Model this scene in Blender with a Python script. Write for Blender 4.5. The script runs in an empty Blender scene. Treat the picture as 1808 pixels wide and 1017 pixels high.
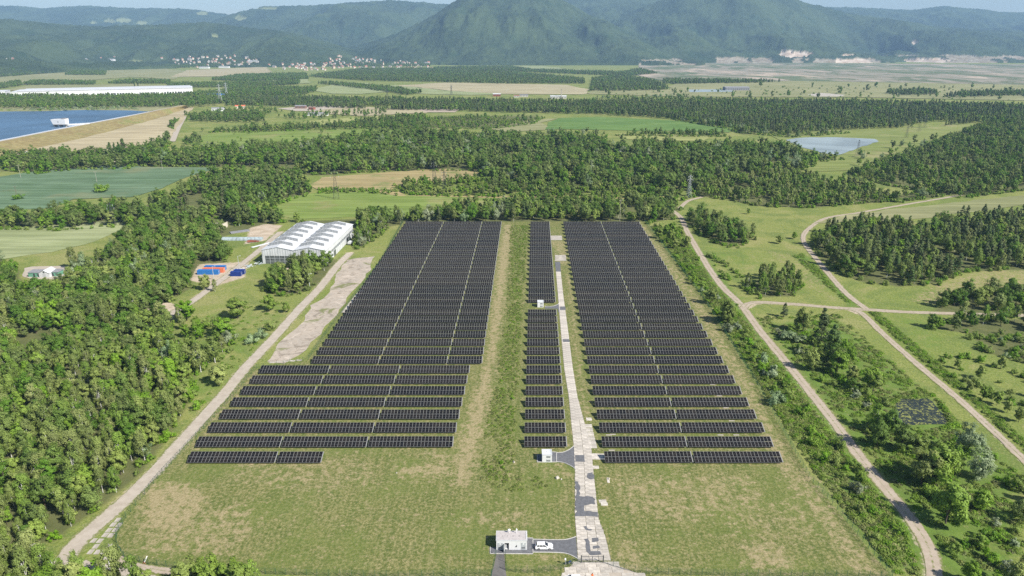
import bpy, bmesh, math, random
import numpy as np
from mathutils import Vector, Matrix

scene = bpy.context.scene
C = scene.collection
R = math.radians
random.seed(7)

# ------------------------------------------------------------------ camera
F_PX = 1205.0; HORIZON = 80.0; CAM_H = 125.0          # photo pixels (1808 x 1017), metres
PITCH = math.atan((508.5 - HORIZON) / F_PX)
cam_data = bpy.data.cameras.new("camera")
cam = bpy.data.objects.new("camera", cam_data)
C.objects.link(cam)
cam.location = (0, 0, CAM_H)
cam.rotation_euler = (math.pi / 2 - PITCH, 0, 0)
cam_data.sensor_width = 36.0
cam_data.lens = F_PX / 1808.0 * 36.0
cam_data.clip_start = 1.0
cam_data.clip_end = 60000.0
scene.camera = cam

# ------------------------------------------------------------------ light
SUN_EL = 42.0
SUN_DIR = Vector((0.83, -0.555, 0)).normalized() * math.cos(R(SUN_EL)) + Vector((0, 0, math.sin(R(SUN_EL))))
world = bpy.data.worlds.new("World"); scene.world = world
world.use_nodes = True
wn = world.node_tree.nodes; wl = world.node_tree.links
bg = wn["Background"]
sky = wn.new("ShaderNodeTexSky"); sky.sky_type = 'NISHITA'; sky.sun_disc = False
sky.sun_elevation = R(SUN_EL)
sky.sun_rotation = math.atan2(SUN_DIR.x, SUN_DIR.y)
sky.altitude = 300; sky.air_density = 1.0; sky.dust_density = 0.9; sky.ozone_density = 1.3
wl.new(sky.outputs[0], bg.inputs[0]); bg.inputs[1].default_value = 0.07
sun_data = bpy.data.lights.new("sun", 'SUN'); sun_data.energy = 5.0; sun_data.angle = R(0.53)
sun_data.color = (1.0, 0.955, 0.88)
sun = bpy.data.objects.new("sun", sun_data); C.objects.link(sun)
sun.rotation_euler = (-SUN_DIR).to_track_quat('-Z', 'Y').to_euler()
sun.location = SUN_DIR * 900

scene.view_settings.view_transform = 'Standard'
scene.view_settings.look = 'None'
scene.view_settings.exposure = 0.75
scene.view_settings.gamma = 1.0
scene.render.engine = 'CYCLES'
scene.cycles.use_denoising = False
scene.cycles.denoiser = 'OPENIMAGEDENOISE'
scene.cycles.denoising_input_passes = 'RGB_ALBEDO_NORMAL'
scene.cycles.denoising_prefilter = 'ACCURATE'
scene.cycles.max_bounces = 5
scene.cycles.diffuse_bounces = 3
scene.cycles.glossy_bounces = 2
scene.cycles.transmission_bounces = 3
scene.cycles.transparent_max_bounces = 6
scene.cycles.volume_bounces = 0
scene.cycles.sample_clamp_indirect = 4.0

# ------------------------------------------------------------------ helpers
CT, ST = math.cos(PITCH), math.sin(PITCH)
def P(px, py, z=0.0):
    """where the sight line through a photo pixel meets the level z (metres)"""
    a = (py - 508.5) / F_PX
    dy = CT - a * ST; dz = -ST - a * CT; dx = (px - 904.0) / F_PX
    t = (z - CAM_H) / dz
    return (dx * t, dy * t)
def WP(poly, z=0.0):
    return [P(x, y, z) for x, y in poly]
def to_px(X, Y, Z):
    d = Y * CT + (CAM_H - Z) * ST
    v = Y * ST - (CAM_H - Z) * CT
    return 904 + F_PX * X / d, 508.5 - F_PX * v / d

def _hash(ix, iy, seed):
    n = (ix.astype(np.int64) * 374761393 + iy.astype(np.int64) * 668265263 + seed * 974711) & 0x7fffffff
    n = ((n ^ (n >> 13)) * 1274126177) & 0x7fffffff
    return ((n ^ (n >> 16)) & 0xffff) / 65535.0
def vnoise(x, y, seed=0):
    x = np.asarray(x, float); y = np.asarray(y, float)
    ix = np.floor(x); iy = np.floor(y); fx = x - ix; fy = y - iy
    fx = fx * fx * (3 - 2 * fx); fy = fy * fy * (3 - 2 * fy)
    a = _hash(ix, iy, seed); b = _hash(ix + 1, iy, seed); c = _hash(ix, iy + 1, seed); d = _hash(ix + 1, iy + 1, seed)
    return (a * (1 - fx) + b * fx) * (1 - fy) + (c * (1 - fx) + d * fx) * fy
def fbm(x, y, seed=0, octv=4, gain=0.5):
    s = 0; a = 1; t = 0
    for o in range(octv):
        s = s + a * vnoise(x * 2 ** o, y * 2 ** o, seed + o * 17); t += a; a *= gain
    return s / t

def inside(X, Y, poly):
    r = np.zeros(X.shape, bool); n = len(poly); j = n - 1
    for i in range(n):
        xi, yi = poly[i]; xj, yj = poly[j]
        if yi != yj:
            c = ((yi > Y) != (yj > Y)) & (X < (xj - xi) * (Y - yi) / (yj - yi) + xi)
            r ^= c
        j = i
    return r
def dist_line(X, Y, pts):
    d = np.full(X.shape, 1e9)
    for (x0, y0), (x1, y1) in zip(pts, pts[1:]):
        vx, vy = x1 - x0, y1 - y0; L = vx * vx + vy * vy + 1e-9
        t = np.clip(((X - x0) * vx + (Y - y0) * vy) / L, 0, 1)
        d = np.minimum(d, np.hypot(X - x0 - t * vx, Y - y0 - t * vy))
    return d
def soft_poly(X, Y, poly, soft):
    d = dist_line(X, Y, poly + poly[:1]); s = np.where(inside(X, Y, poly), d, -d)
    return np.clip(s / (2 * soft) + 0.5, 0, 1)

def catmull(pts, step=3.0):
    p = [np.array(q, float) for q in pts]; p = [2 * p[0] - p[1]] + p + [2 * p[-1] - p[-2]]
    out = []
    for i in range(1, len(p) - 2):
        n = max(2, int(np.linalg.norm(p[i + 1] - p[i]) / step))
        for k in range(n):
            t = k / n
            out.append(0.5 * ((2 * p[i]) + (-p[i - 1] + p[i + 1]) * t + (2 * p[i - 1] - 5 * p[i] + 4 * p[i + 1] - p[i + 2]) * t * t
                              + (-p[i - 1] + 3 * p[i] - 3 * p[i + 1] + p[i + 2]) * t ** 3))
    out.append(p[-2]); return [tuple(q) for q in out]

def tag(o, label=None, cat=None, group=None, kind=None):
    if label: o['label'] = label
    if cat: o['category'] = cat
    if group: o['group'] = group
    if kind: o['kind'] = kind
    return o
def empty(name, loc=(0, 0, 0), rz=0.0, scale=None):
    o = bpy.data.objects.new(name, None); C.objects.link(o)
    o.location = loc; o.rotation_euler = (0, 0, rz); o.empty_display_size = 0.5
    if scale is not None: o.scale = scale
    return o
def link(name, me, parent=None, loc=None):
    o = bpy.data.objects.new(name, me); C.objects.link(o)
    if parent is not None: o.parent = parent
    if loc is not None: o.location = loc
    return o
def np_mesh(name, V, Fc, mats=(), midx=None, attrs=None, smooth=False):
    """V (n,3) array; Fc list of equal-length index rows or (m,k) array"""
    me = bpy.data.meshes.new(name)
    V = np.asarray(V, np.float32); Fc = np.asarray(Fc, np.int32); m, k = Fc.shape
    me.vertices.add(len(V)); me.vertices.foreach_set('co', V.ravel())
    me.loops.add(m * k); me.loops.foreach_set('vertex_index', Fc.ravel())
    me.polygons.add(m); me.polygons.foreach_set('loop_start', np.arange(0, m * k, k, dtype=np.int32))
    for mt in mats: me.materials.append(mt)
    if midx is not None: me.polygons.foreach_set('material_index', np.asarray(midx, np.int32))
    if smooth: me.polygons.foreach_set('use_smooth', np.ones(m, bool))
    for an, (dom, arr) in (attrs or {}).items():
        a = me.attributes.new(an, 'FLOAT', dom); a.data.foreach_set('value', np.asarray(arr, np.float32))
    me.update(calc_edges=True)
    return me

class MB:
    """collects polygons with material slots and builds ONE mesh"""
    def __init__(s): s.v = []; s.f = []; s.m = []
    def poly(s, pts, mi=0):
        b = len(s.v); s.v += [tuple(p) for p in pts]; s.f.append(tuple(range(b, b + len(pts)))); s.m.append(mi)
    def box(s, x0, x1, y0, y1, z0, z1, mi=0, M=None, taper=0.0):
        c = [(x0, y0, z0), (x1, y0, z0), (x1, y1, z0), (x0, y1, z0), (x0 + taper, y0 + taper, z1), (x1 - taper, y0 + taper, z1), (x1 - taper, y1 - taper, z1), (x0 + taper, y1 - taper, z1)]
        if M is not None: c = [tuple(M @ Vector(q)) for q in c]
        b = len(s.v); s.v += c
        for q in ((0, 3, 2, 1), (4, 5, 6, 7), (0, 1, 5, 4), (1, 2, 6, 5), (2, 3, 7, 6), (3, 0, 4, 7)):
            s.f.append(tuple(b + i for i in q)); s.m.append(mi)
    def bar(s, a, b_, w, mi=0, w2=None):
        a = Vector(a); b_ = Vector(b_); d = (b_ - a)
        if d.length < 1e-6: return
        d.normalize(); u = d.cross(Vector((0, 0, 1)))
        if u.length < 1e-3: u = Vector((1, 0, 0))
        u.normalize(); w_ = u.cross(d)
        w2 = w if w2 is None else w2
        b = len(s.v)
        for q, ww in ((a, w), (b_, w2)):
            for sx, sy in ((-1, -1), (1, -1), (1, 1), (-1, 1)):
                s.v.append(tuple(q + u * sx * ww / 2 + w_ * sy * ww / 2))
        for q in ((0, 3, 2, 1), (4, 5, 6, 7), (0, 1, 5, 4), (1, 2, 6, 5), (2, 3, 7, 6), (3, 0, 4, 7)):
            s.f.append(tuple(b + i for i in q)); s.m.append(mi)
    def tube(s, pts, rad, n=6, mi=0, cap=True):
        pts = [Vector(p) for p in pts]; rings = []
        for i, p in enumerate(pts):
            d = (pts[min(i + 1, len(pts) - 1)] - pts[max(i - 1, 0)]).normalized()
            u = d.cross(Vector((0.3, 1, 0.1))); u.normalize(); w = d.cross(u)
            b = len(s.v); rr = rad[i] if hasattr(rad, '__len__') else rad
            for k in range(n):
                t = 2 * math.pi * k / n
                s.v.append(tuple(p + u * math.cos(t) * rr + w * math.sin(t) * rr))
            rings.append(b)
        for a, b in zip(rings, rings[1:]):
            for k in range(n):
                s.f.append((a + k, a + (k + 1) % n, b + (k + 1) % n, b + k)); s.m.append(mi)
        if cap:
            s.f.append(tuple(rings[0] + k for k in reversed(range(n)))); s.m.append(mi)
            s.f.append(tuple(rings[-1] + k for k in range(n))); s.m.append(mi)
    def mesh(s, name, mats, smooth=False):
        me = bpy.data.meshes.new(name); me.from_pydata(s.v, [], s.f)
        for mt in (mats if isinstance(mats, (list, tuple)) else [mats]): me.materials.append(mt)
        me.polygons.foreach_set('material_index', s.m)
        if smooth: me.polygons.foreach_set('use_smooth', [True] * len(s.f))
        me.update(); return me
    def build(s, name, mats, parent=None, loc=None, smooth=False):
        return link(name, s.mesh(name, mats, smooth), parent, loc)

def ordinal(n):
    a = ['', 'first', 'second', 'third', 'fourth', 'fifth', 'sixth', 'seventh', 'eighth', 'ninth', 'tenth', 'eleventh', 'twelfth', 'thirteenth', 'fourteenth',
         'fifteenth', 'sixteenth', 'seventeenth', 'eighteenth', 'nineteenth', 'twentieth']
    if n <= 20: return a[n]
    t = {2: 'twenty', 3: 'thirty', 4: 'forty'}[n // 10]
    return t + '-' + a[n % 10] if n % 10 else {3: 'thirtieth', 4: 'fortieth'}[n // 10]

# ------------------------------------------------------------------ materials
def srgb(r, g, b):
    f = lambda c: (c / 255) / 12.92 if c / 255 <= 0.04045 else ((c / 255 + 0.055) / 1.055) ** 2.4
    return (f(r), f(g), f(b))
class NT:
    def __init__(s, name):
        s.mat = bpy.data.materials.new(name); s.mat.use_nodes = True
        s.n = s.mat.node_tree.nodes; s.l = s.mat.node_tree.links
        s.b = s.n['Principled BSDF']
        s._co = None
    def node(s, t, **kw):
        q = s.n.new(t)
        for k, v in kw.items(): setattr(q, k, v)
        return q
    def co(s):
        if s._co is None:
            s._co = s.n.new('ShaderNodeTexCoord').outputs['Object']
        return s._co
    def noise(s, scale, detail=3, rough=0.55, dist=0.0, co=None):
        q = s.n.new('ShaderNodeTexNoise'); q.inputs['Scale'].default_value = scale; q.inputs['Detail'].default_value = detail
        q.inputs['Roughness'].default_value = rough; q.inputs['Distortion'].default_value = dist
        s.l.new(co if co is not None else s.co(), q.inputs['Vector']); return q.outputs[0]
    def math(s, op, a, b=None, clamp=False):
        q = s.n.new('ShaderNodeMath'); q.operation = op; q.use_clamp = clamp
        for i, v in enumerate((a, b)):
            if v is None: continue
            if isinstance(v, (int, float)): q.inputs[i].default_value = v
            else: s.l.new(v, q.inputs[i])
        return q.outputs[0]
    def ramp(s, v, lo, hi):
        q = s.n.new('ShaderNodeMapRange'); q.interpolation_type = 'SMOOTHSTEP'
        q.inputs[1].default_value = lo; q.inputs[2].default_value = hi; q.inputs[3].default_value = 0; q.inputs[4].default_value = 1
        s.l.new(v, q.inputs[0]); return q.outputs[0]
    def mix(s, f, a, b, op='MIX'):
        q = s.n.new('ShaderNodeMix'); q.data_type = 'RGBA'; q.blend_type = op
        for i, v in ((0, f), (6, a), (7, b)):
            if isinstance(v, (int, float)): q.inputs[i].default_value = v
            elif isinstance(v, tuple): q.inputs[i].default_value = (*v, 1)
            else: s.l.new(v, q.inputs[i])
        return q.outputs[2]
    def attr(s, name):
        q = s.n.new('ShaderNodeAttribute'); q.attribute_name = name; return q.outputs['Fac']
    def rnd(s):
        return s.n.new('ShaderNodeObjectInfo').outputs['Random']
    def out(s, col=None, rough=0.8, spec=0.3, metal=0.0, height=None, bump=0.3, bdist=0.1):
        if col is not None:
            if isinstance(col, tuple): s.b.inputs['Base Color'].default_value = (*col, 1)
            else: s.l.new(col, s.b.inputs['Base Color'])
        if isinstance(rough, (int, float)): s.b.inputs['Roughness'].default_value = rough
        else: s.l.new(rough, s.b.inputs['Roughness'])
        s.b.inputs['Specular IOR Level'].default_value = spec; s.b.inputs['Metallic'].default_value = metal
        if height is not None:
            q = s.n.new('ShaderNodeBump'); q.inputs['Strength'].default_value = bump; q.inputs['Distance'].default_value = bdist
            s.l.new(height, q.inputs['Height']); s.l.new(q.outputs[0], s.b.inputs['Normal'])
        return s.mat
def plain(name, col, rough=0.7, spec=0.3, metal=0.0, var=0.12, scale=1.0, bump=0.0, rndvar=0.0):
    t = NT(name); n = t.noise(scale, 4)
    d = tuple(c * (1 - var) for c in col); l = tuple(min(1, c * (1 + var)) for c in col)
    c = t.mix(t.ramp(n, 0.3, 0.7), d, l)
    if rndvar:
        c = t.mix(t.math('MULTIPLY', t.rnd(), rndvar), c, (0, 0, 0))
    return t.out(c, rough, spec, metal, n if bump else None, bump)
def foliage(name, dark, light, var=0.5, trans=0.35, rough=0.6):
    """leaf colour: per leaf, per clump and per plant variation; some light through the leaf"""
    t = NT(name)
    a = t.attr('var'); r = t.rnd(); r2 = t.math('FRACT', t.math('MULTIPLY', r, 7.31)); r3 = t.math('FRACT', t.math('MULTIPLY', r, 23.7))
    f = t.math('ADD', t.math('MULTIPLY', a, 0.5), t.math('MULTIPLY', r, 0.5), True)
    c = t.mix(f, dark, light)
    h = t.n.new('ShaderNodeHueSaturation'); t.l.new(c, h.inputs['Color'])
    t.l.new(t.math('ADD', t.math('MULTIPLY', r2, 0.045), 0.492), h.inputs['Hue'])
    t.l.new(t.math('ADD', t.math('MULTIPLY', r2, 0.30), 0.92), h.inputs['Saturation'])
    t.l.new(t.math('ADD', t.math('MULTIPLY', a, 0.25), t.math('ADD', t.math('MULTIPLY', r3, 0.35), 0.78)), h.inputs['Value'])
    t.out(h.outputs[0], rough, 0.25)
    tr = t.n.new('ShaderNodeBsdfTranslucent'); t.l.new(h.outputs[0], tr.inputs['Color'])
    mx = t.n.new('ShaderNodeMixShader'); mx.inputs[0].default_value = trans
    o = t.n['Material Output']
    t.l.new(t.b.outputs[0], mx.inputs[1]); t.l.new(tr.outputs[0], mx.inputs[2]); t.l.new(mx.outputs[0], o.inputs['Surface'])
    return t.mat

M = {}
M['leaf_broad'] = foliage('leaf_broad', (0.100, 0.145, 0.034), (0.195, 0.255, 0.066))
M['leaf_bright'] = foliage('leaf_bright', (0.155, 0.215, 0.045), (0.290, 0.345, 0.085))
M['leaf_birch'] = foliage('leaf_birch', (0.155, 0.200, 0.052), (0.285, 0.325, 0.100))
M['leaf_pine'] = foliage('leaf_pine', (0.072, 0.100, 0.036), (0.150, 0.180, 0.065), trans=0.2)
M['leaf_poplar'] = foliage('leaf_poplar', (0.070, 0.110, 0.032), (0.150, 0.195, 0.058))
M['leaf_willow'] = foliage('leaf_willow', (0.200, 0.245, 0.125), (0.350, 0.400, 0.240))
M['leaf_shrub'] = foliage('leaf_shrub', (0.135, 0.205, 0.038), (0.275, 0.345, 0.075))
M['leaf_weed'] = foliage('leaf_weed', (0.130, 0.165, 0.040), (0.260, 0.275, 0.090))
M['leaf_weed_green'] = foliage('leaf_weed_green', (0.150, 0.215, 0.040), (0.300, 0.370, 0.085), trans=0.5)
M['leaf_blossom'] = foliage('leaf_blossom', (0.13, 0.18, 0.06), (0.48, 0.50, 0.34))
M['bark'] = plain('bark', (0.10, 0.08, 0.06), 0.9, var=0.3, scale=3)
M['birch_bark'] = plain('birch_bark', (0.55, 0.54, 0.50), 0.8, var=0.45, scale=2.5)
M['concrete'] = plain('concrete', (0.50, 0.455, 0.395), 0.85, var=0.2, scale=0.9, bump=0.1, rndvar=0.26)
M['concrete_grey'] = plain('concrete_grey', (0.37, 0.335, 0.285), 0.85, var=0.22, scale=0.35)
M['asphalt'] = plain('asphalt', (0.12, 0.122, 0.13), 0.9, var=0.15, scale=1.2)
M['end_rail'] = plain('end_rail', (0.23, 0.23, 0.225), 0.6)
M['kerb'] = plain('kerb', (0.50, 0.48, 0.45), 0.8)
M['white_wall'] = plain('white_wall', (0.68, 0.68, 0.68), 0.6, var=0.04)
M['white_metal'] = plain('white_metal', (0.55, 0.56, 0.57), 0.5, var=0.08, scale=0.3)
M['roof_felt'] = plain('roof_felt', (0.42, 0.385, 0.37), 0.8, var=0.10, scale=1.5)
M['grey_metal'] = plain('grey_metal', (0.42, 0.44, 0.45), 0.5, var=0.1)
M['steel'] = plain('steel', (0.34, 0.35, 0.36), 0.45, metal=0.6, var=0.1)
M['dark_metal'] = plain('dark_metal', (0.05, 0.055, 0.06), 0.5)
M['green_paint'] = plain('green_paint', (0.035, 0.10, 0.06), 0.5)
M['white_paint'] = plain('white_paint', (0.80, 0.80, 0.80), 0.25, spec=0.5, var=0.02)
M['black_glass'] = plain('black_glass', (0.012, 0.014, 0.017), 0.08, spec=0.6, var=0.1)
M['rubber'] = plain('rubber', (0.02, 0.02, 0.02), 0.8)
M['chrome'] = plain('chrome', (0.5, 0.5, 0.52), 0.3, metal=0.8)
M['red_lamp'] = plain('red_lamp', (0.45, 0.02, 0.02), 0.3)
M['blue_light'] = plain('blue_light', (0.025, 0.15, 0.42), 0.5, var=0.12)
M['blue_dark'] = plain('blue_dark', (0.012, 0.035, 0.19), 0.5, var=0.12)
M['orange'] = plain('orange', (0.62, 0.17, 0.08), 0.55, var=0.12)
M['hivis'] = plain('hivis', (0.85, 0.20, 0.05), 0.8)
M['skin'] = plain('skin', (0.45, 0.27, 0.19), 0.6)
M['cloth_dark'] = plain('cloth_dark', (0.04, 0.045, 0.07), 0.9)
M['rust'] = plain('rust', (0.24, 0.075, 0.045), 0.85, var=0.3, scale=0.8)
M['brick_pale'] = plain('brick_pale', (0.52, 0.42, 0.33), 0.85, var=0.15)
M['render_cream'] = plain('render_cream', (0.62, 0.56, 0.46), 0.85, var=0.08)
M['roof_red'] = plain('roof_red', (0.28, 0.12, 0.085), 0.8, var=0.15)
M['roof_brown'] = plain('roof_brown', (0.20, 0.12, 0.09), 0.8, var=0.15)
M['roof_grey'] = plain('roof_grey', (0.22, 0.22, 0.23), 0.8, var=0.15)
M['pale_green_metal'] = plain('pale_green_metal', (0.13, 0.30, 0.21), 0.6, var=0.15)
M['glazing'] = plain('glazing', (0.21, 0.225, 0.235), 0.25, spec=0.5, var=0.15, scale=0.6)
M['glazing_dark'] = plain('glazing_dark', (0.10, 0.11, 0.115), 0.3, spec=0.5, var=0.3, scale=0.5)
M['village_wall'] = plain('village_wall', (0.46, 0.44, 0.40), 0.8, var=0.1)
M['wood_pole'] = plain('wood_pole', (0.14, 0.10, 0.075), 0.9)

def panel_glass():
    t = NT('panel_glass'); r = t.rnd(); n = t.noise(0.08, 2)
    c = t.mix(r, (0.0085, 0.0085, 0.0100), (0.0180, 0.0155, 0.0145))
    return t.out(c, t.math('ADD', t.math('MULTIPLY', n, 0.10), 0.34), 0.06)
M['panel_glass'] = panel_glass()
M['panel_frame'] = plain('panel_frame', (0.24, 0.24, 0.235), 0.45, metal=0.1, var=0.05)

def ground_mat():
    t = NT('meadow_ground')
    n1 = t.noise(0.012, 3); n2 = t.noise(0.16, 4, 0.6); n3 = t.noise(1.5, 3, 0.6)
    g = t.mix(t.ramp(n1, 0.35, 0.65), (0.165, 0.210, 0.045), (0.225, 0.240, 0.070))
    g = t.mix(t.math('MULTIPLY', t.ramp(n2, 0.45, 0.75), 0.5), g, (0.115, 0.165, 0.036))
    g = t.mix(t.math('MULTIPLY', t.ramp(n3, 0.45, 0.75), 0.45), g, (0.230, 0.225, 0.095))
    n5 = t.noise(0.030, 6, 0.7, 0.8); n6 = t.noise(1.1, 7, 0.8)
    g = t.mix(t.math('MULTIPLY', t.ramp(n5, 0.49, 0.58), 0.75), g, (0.120, 0.165, 0.042))
    g = t.mix(t.math('MULTIPLY', t.ramp(n5, 0.47, 0.38), 0.7), g, (0.270, 0.255, 0.105))
    g = t.mix(t.math('MULTIPLY', t.ramp(n6, 0.49, 0.57), 0.6), g, (0.095, 0.128, 0.032))
    g = t.mix(t.math('MULTIPLY', t.ramp(n6, 0.47, 0.41), 0.45), g, (0.300, 0.290, 0.120))
    def layer(g, an, col, n, k, gain):
        f = t.math('ADD', t.attr(an), t.math('MULTIPLY', t.math('SUBTRACT', n, 0.5), k))
        f = t.math('ADD', t.math('MULTIPLY', t.math('SUBTRACT', f, 0.5), gain), 0.5, True)
        return t.mix(f, g, col)
    lush = t.mix(t.ramp(n2, 0.3, 0.7), (0.075, 0.135, 0.024), (0.135, 0.200, 0.040))
    g = layer(g, 'lush', lush, n2, 1.2, 2.5)
    mow = t.mix(t.ramp(n2, 0.35, 0.65), (0.142, 0.156, 0.047), (0.205, 0.192, 0.073))
    mow = t.mix(t.math('MULTIPLY', t.ramp(n3, 0.42, 0.66), 0.6), mow, (0.085, 0.115, 0.028))
    mp = t.n.new('ShaderNodeMapping'); mp.inputs['Scale'].default_value = (0.75, 0.035, 1); mp.inputs['Rotation'].default_value = (0, 0, 0.03); t.l.new(t.co(), mp.inputs['Vector'])
    st = t.noise(1.0, 5, 0.7, 0.3, mp.outputs[0])
    mow = t.mix(t.math('MULTIPLY', t.ramp(st, 0.5, 0.60), 0.5), mow, (0.235, 0.215, 0.095))
    mow = t.mix(t.math('MULTIPLY', t.ramp(st, 0.5, 0.40), 0.45), mow, (0.085, 0.118, 0.028))
    mow = t.mix(t.math('MULTIPLY', t.ramp(n6, 0.49, 0.56), 0.72), mow, (0.066, 0.095, 0.022))
    mow = t.mix(t.math('MULTIPLY', t.ramp(n6, 0.475, 0.42), 0.55), mow, (0.330, 0.285, 0.150))
    nm = t.noise(0.045, 4, 0.6)
    mow = t.mix(t.math('MULTIPLY', t.ramp(nm, 0.45, 0.62), 0.5), mow, (0.122, 0.158, 0.037))
    g = layer(g, 'mow', mow, n2, 0.3, 3)
    n4 = t.noise(0.42, 8, 0.78)
    dry = t.mix(t.ramp(n3, 0.3, 0.7), (0.225, 0.190, 0.092), (0.350, 0.290, 0.168))
    g = layer(g, 'dry', dry, n4, 4.2, 2.6)
    shade = t.mix(t.ramp(n2, 0.3, 0.7), (0.090, 0.105, 0.038), (0.130, 0.135, 0.055))  # litter colour of the woodland floor, darker than the meadow green
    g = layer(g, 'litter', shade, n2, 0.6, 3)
    bare = t.mix(t.ramp(n2, 0.3, 0.7), (0.36, 0.29, 0.21), (0.48, 0.40, 0.31))
    g = layer(g, 'bare', bare, n4, 1.6, 4)
    hh = t.math('ADD', t.math('MULTIPLY', n3, 0.5), t.math('MULTIPLY', n4, 0.9))
    return t.out(g, 0.95, 0.1, height=hh, bump=0.55, bdist=0.5)
M['ground'] = ground_mat()
def field_mat(name, a, b, scale=0.02, stripes=0.0, c=None, cs=0.012):
    t = NT(name); n = t.noise(scale, 4, 0.6); n2 = t.noise(scale * 14, 3, 0.6)
    g = t.mix(t.ramp(n, 0.3, 0.7), a, b)
    g = t.mix(t.math('MULTIPLY', n2, 0.35), g, tuple(q * 0.6 for q in a))
    if c: g = t.mix(t.ramp(t.noise(cs, 4, 0.65), 0.53, 0.66), g, c)
    mp = t.n.new('ShaderNodeMapping'); mp.inputs['Scale'].default_value = (0.012, 0.16, 1); mp.inputs['Rotation'].default_value = (0, 0, 0.35); t.l.new(t.co(), mp.inputs['Vector'])
    stq = t.noise(1.0, 3, 0.6, 0.2, mp.outputs[0]); g = t.mix(t.math('MULTIPLY', t.ramp(stq, 0.48, 0.6), 0.35), g, tuple(q * 0.62 for q in a))
    g = t.mix(t.math('MULTIPLY', t.ramp(stq, 0.48, 0.38), 0.3), g, tuple(min(1, q * 1.35) for q in b))
    return t.out(g, 0.95, 0.1, height=n2, bump=0.3, bdist=0.6)
M['field_teal'] = field_mat('field_teal', (0.095, 0.155, 0.080), (0.140, 0.205, 0.122), 0.02, c=(0.165, 0.185, 0.100), cs=0.011)
M['field_pale'] = field_mat('field_pale', (0.230, 0.265, 0.120), (0.290, 0.315, 0.165))
M['field_green'] = field_mat('field_green', (0.095, 0.175, 0.045), (0.140, 0.215, 0.060))
M['field_bright'] = field_mat('field_bright', (0.150, 0.215, 0.045), (0.200, 0.250, 0.070), c=(0.22, 0.22, 0.085))
M['field_tan'] = field_mat('field_tan', (0.290, 0.235, 0.110), (0.350, 0.285, 0.145), c=(0.17, 0.19, 0.065), cs=0.03)
M['field_straw'] = field_mat('field_straw', (0.330, 0.290, 0.175), (0.390, 0.345, 0.220), 0.01)
M['field_olive'] = field_mat('field_olive', (0.210, 0.220, 0.100), (0.280, 0.270, 0.140), 0.006)
def mine_mat():
    t = NT('field_mine'); mp = t.n.new('ShaderNodeMapping'); mp.inputs['Scale'].default_value = (0.0022, 0.0009, 1); t.l.new(t.co(), mp.inputs['Vector'])
    n = t.noise(1.0, 3, 0.55, 0.8, mp.outputs[0]); n2 = t.noise(2.6, 4, 0.6, 1.2, mp.outputs[0]); n3 = t.noise(6.0, 4, 0.6, 0.5, mp.outputs[0])
    g = t.mix(t.ramp(n, 0.44, 0.56), (0.120, 0.150, 0.080), (0.255, 0.230, 0.180))
    g = t.mix(t.math('MULTIPLY', t.ramp(n2, 0.52, 0.58), 0.85), g, (0.090, 0.120, 0.060))
    g = t.mix(t.math('MULTIPLY', t.ramp(n2, 0.44, 0.38), 0.85), g, (0.420, 0.340, 0.265))
    g = t.mix(t.math('MULTIPLY', t.ramp(n3, 0.52, 0.60), 0.6), g, (0.175, 0.165, 0.115))
    return t.out(g, 0.95, 0.05)
M['field_mine'] = mine_mat()
M['field_meadow'] = field_mat('field_meadow', (0.165, 0.205, 0.055), (0.215, 0.235, 0.080), 0.02, c=(0.25, 0.235, 0.11), cs=0.015)
M['field_yellow'] = field_mat('field_yellow', (0.250, 0.270, 0.090), (0.310, 0.315, 0.125))
M['dam_grass'] = field_mat('dam_grass', (0.240, 0.185, 0.085), (0.270, 0.230, 0.100), 0.02, c=(0.17, 0.19, 0.06), cs=0.012)
M['straw_bank'] = field_mat('straw_bank', (0.36, 0.30, 0.185), (0.42, 0.36, 0.23), 0.02)
def track_mat(name, a, b, dirt):
    t = NT(name); n = t.noise(0.35, 5, 0.65); n2 = t.noise(2.5, 3); n3 = t.noise(0.9, 6, 0.75)
    g = t.mix(t.ramp(n, 0.35, 0.65), a, b); g = t.mix(t.math('MULTIPLY', n2, 0.4), g, dirt)
    f = t.math('ADD', t.attr('verge'), t.math('MULTIPLY', t.math('SUBTRACT', n3, 0.5), 2.2))
    f = t.math('ADD', t.math('MULTIPLY', t.math('SUBTRACT', f, 0.6), 3.0), 0.5, True)
    g = t.mix(f, g, t.mix(n, (0.13, 0.165, 0.045), (0.19, 0.185, 0.075)))
    return t.out(g, 0.95, 0.1, height=n2, bump=0.3, bdist=0.1)
M['track'] = track_mat('track', (0.35, 0.290, 0.225), (0.42, 0.355, 0.285), (0.26, 0.21, 0.155))
M['road_old'] = track_mat('road_old', (0.44, 0.39, 0.33), (0.36, 0.315, 0.26), (0.30, 0.25, 0.19))
M['gravel'] = track_mat('gravel', (0.12, 0.115, 0.11), (0.17, 0.16, 0.15), (0.09, 0.085, 0.08))
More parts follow.
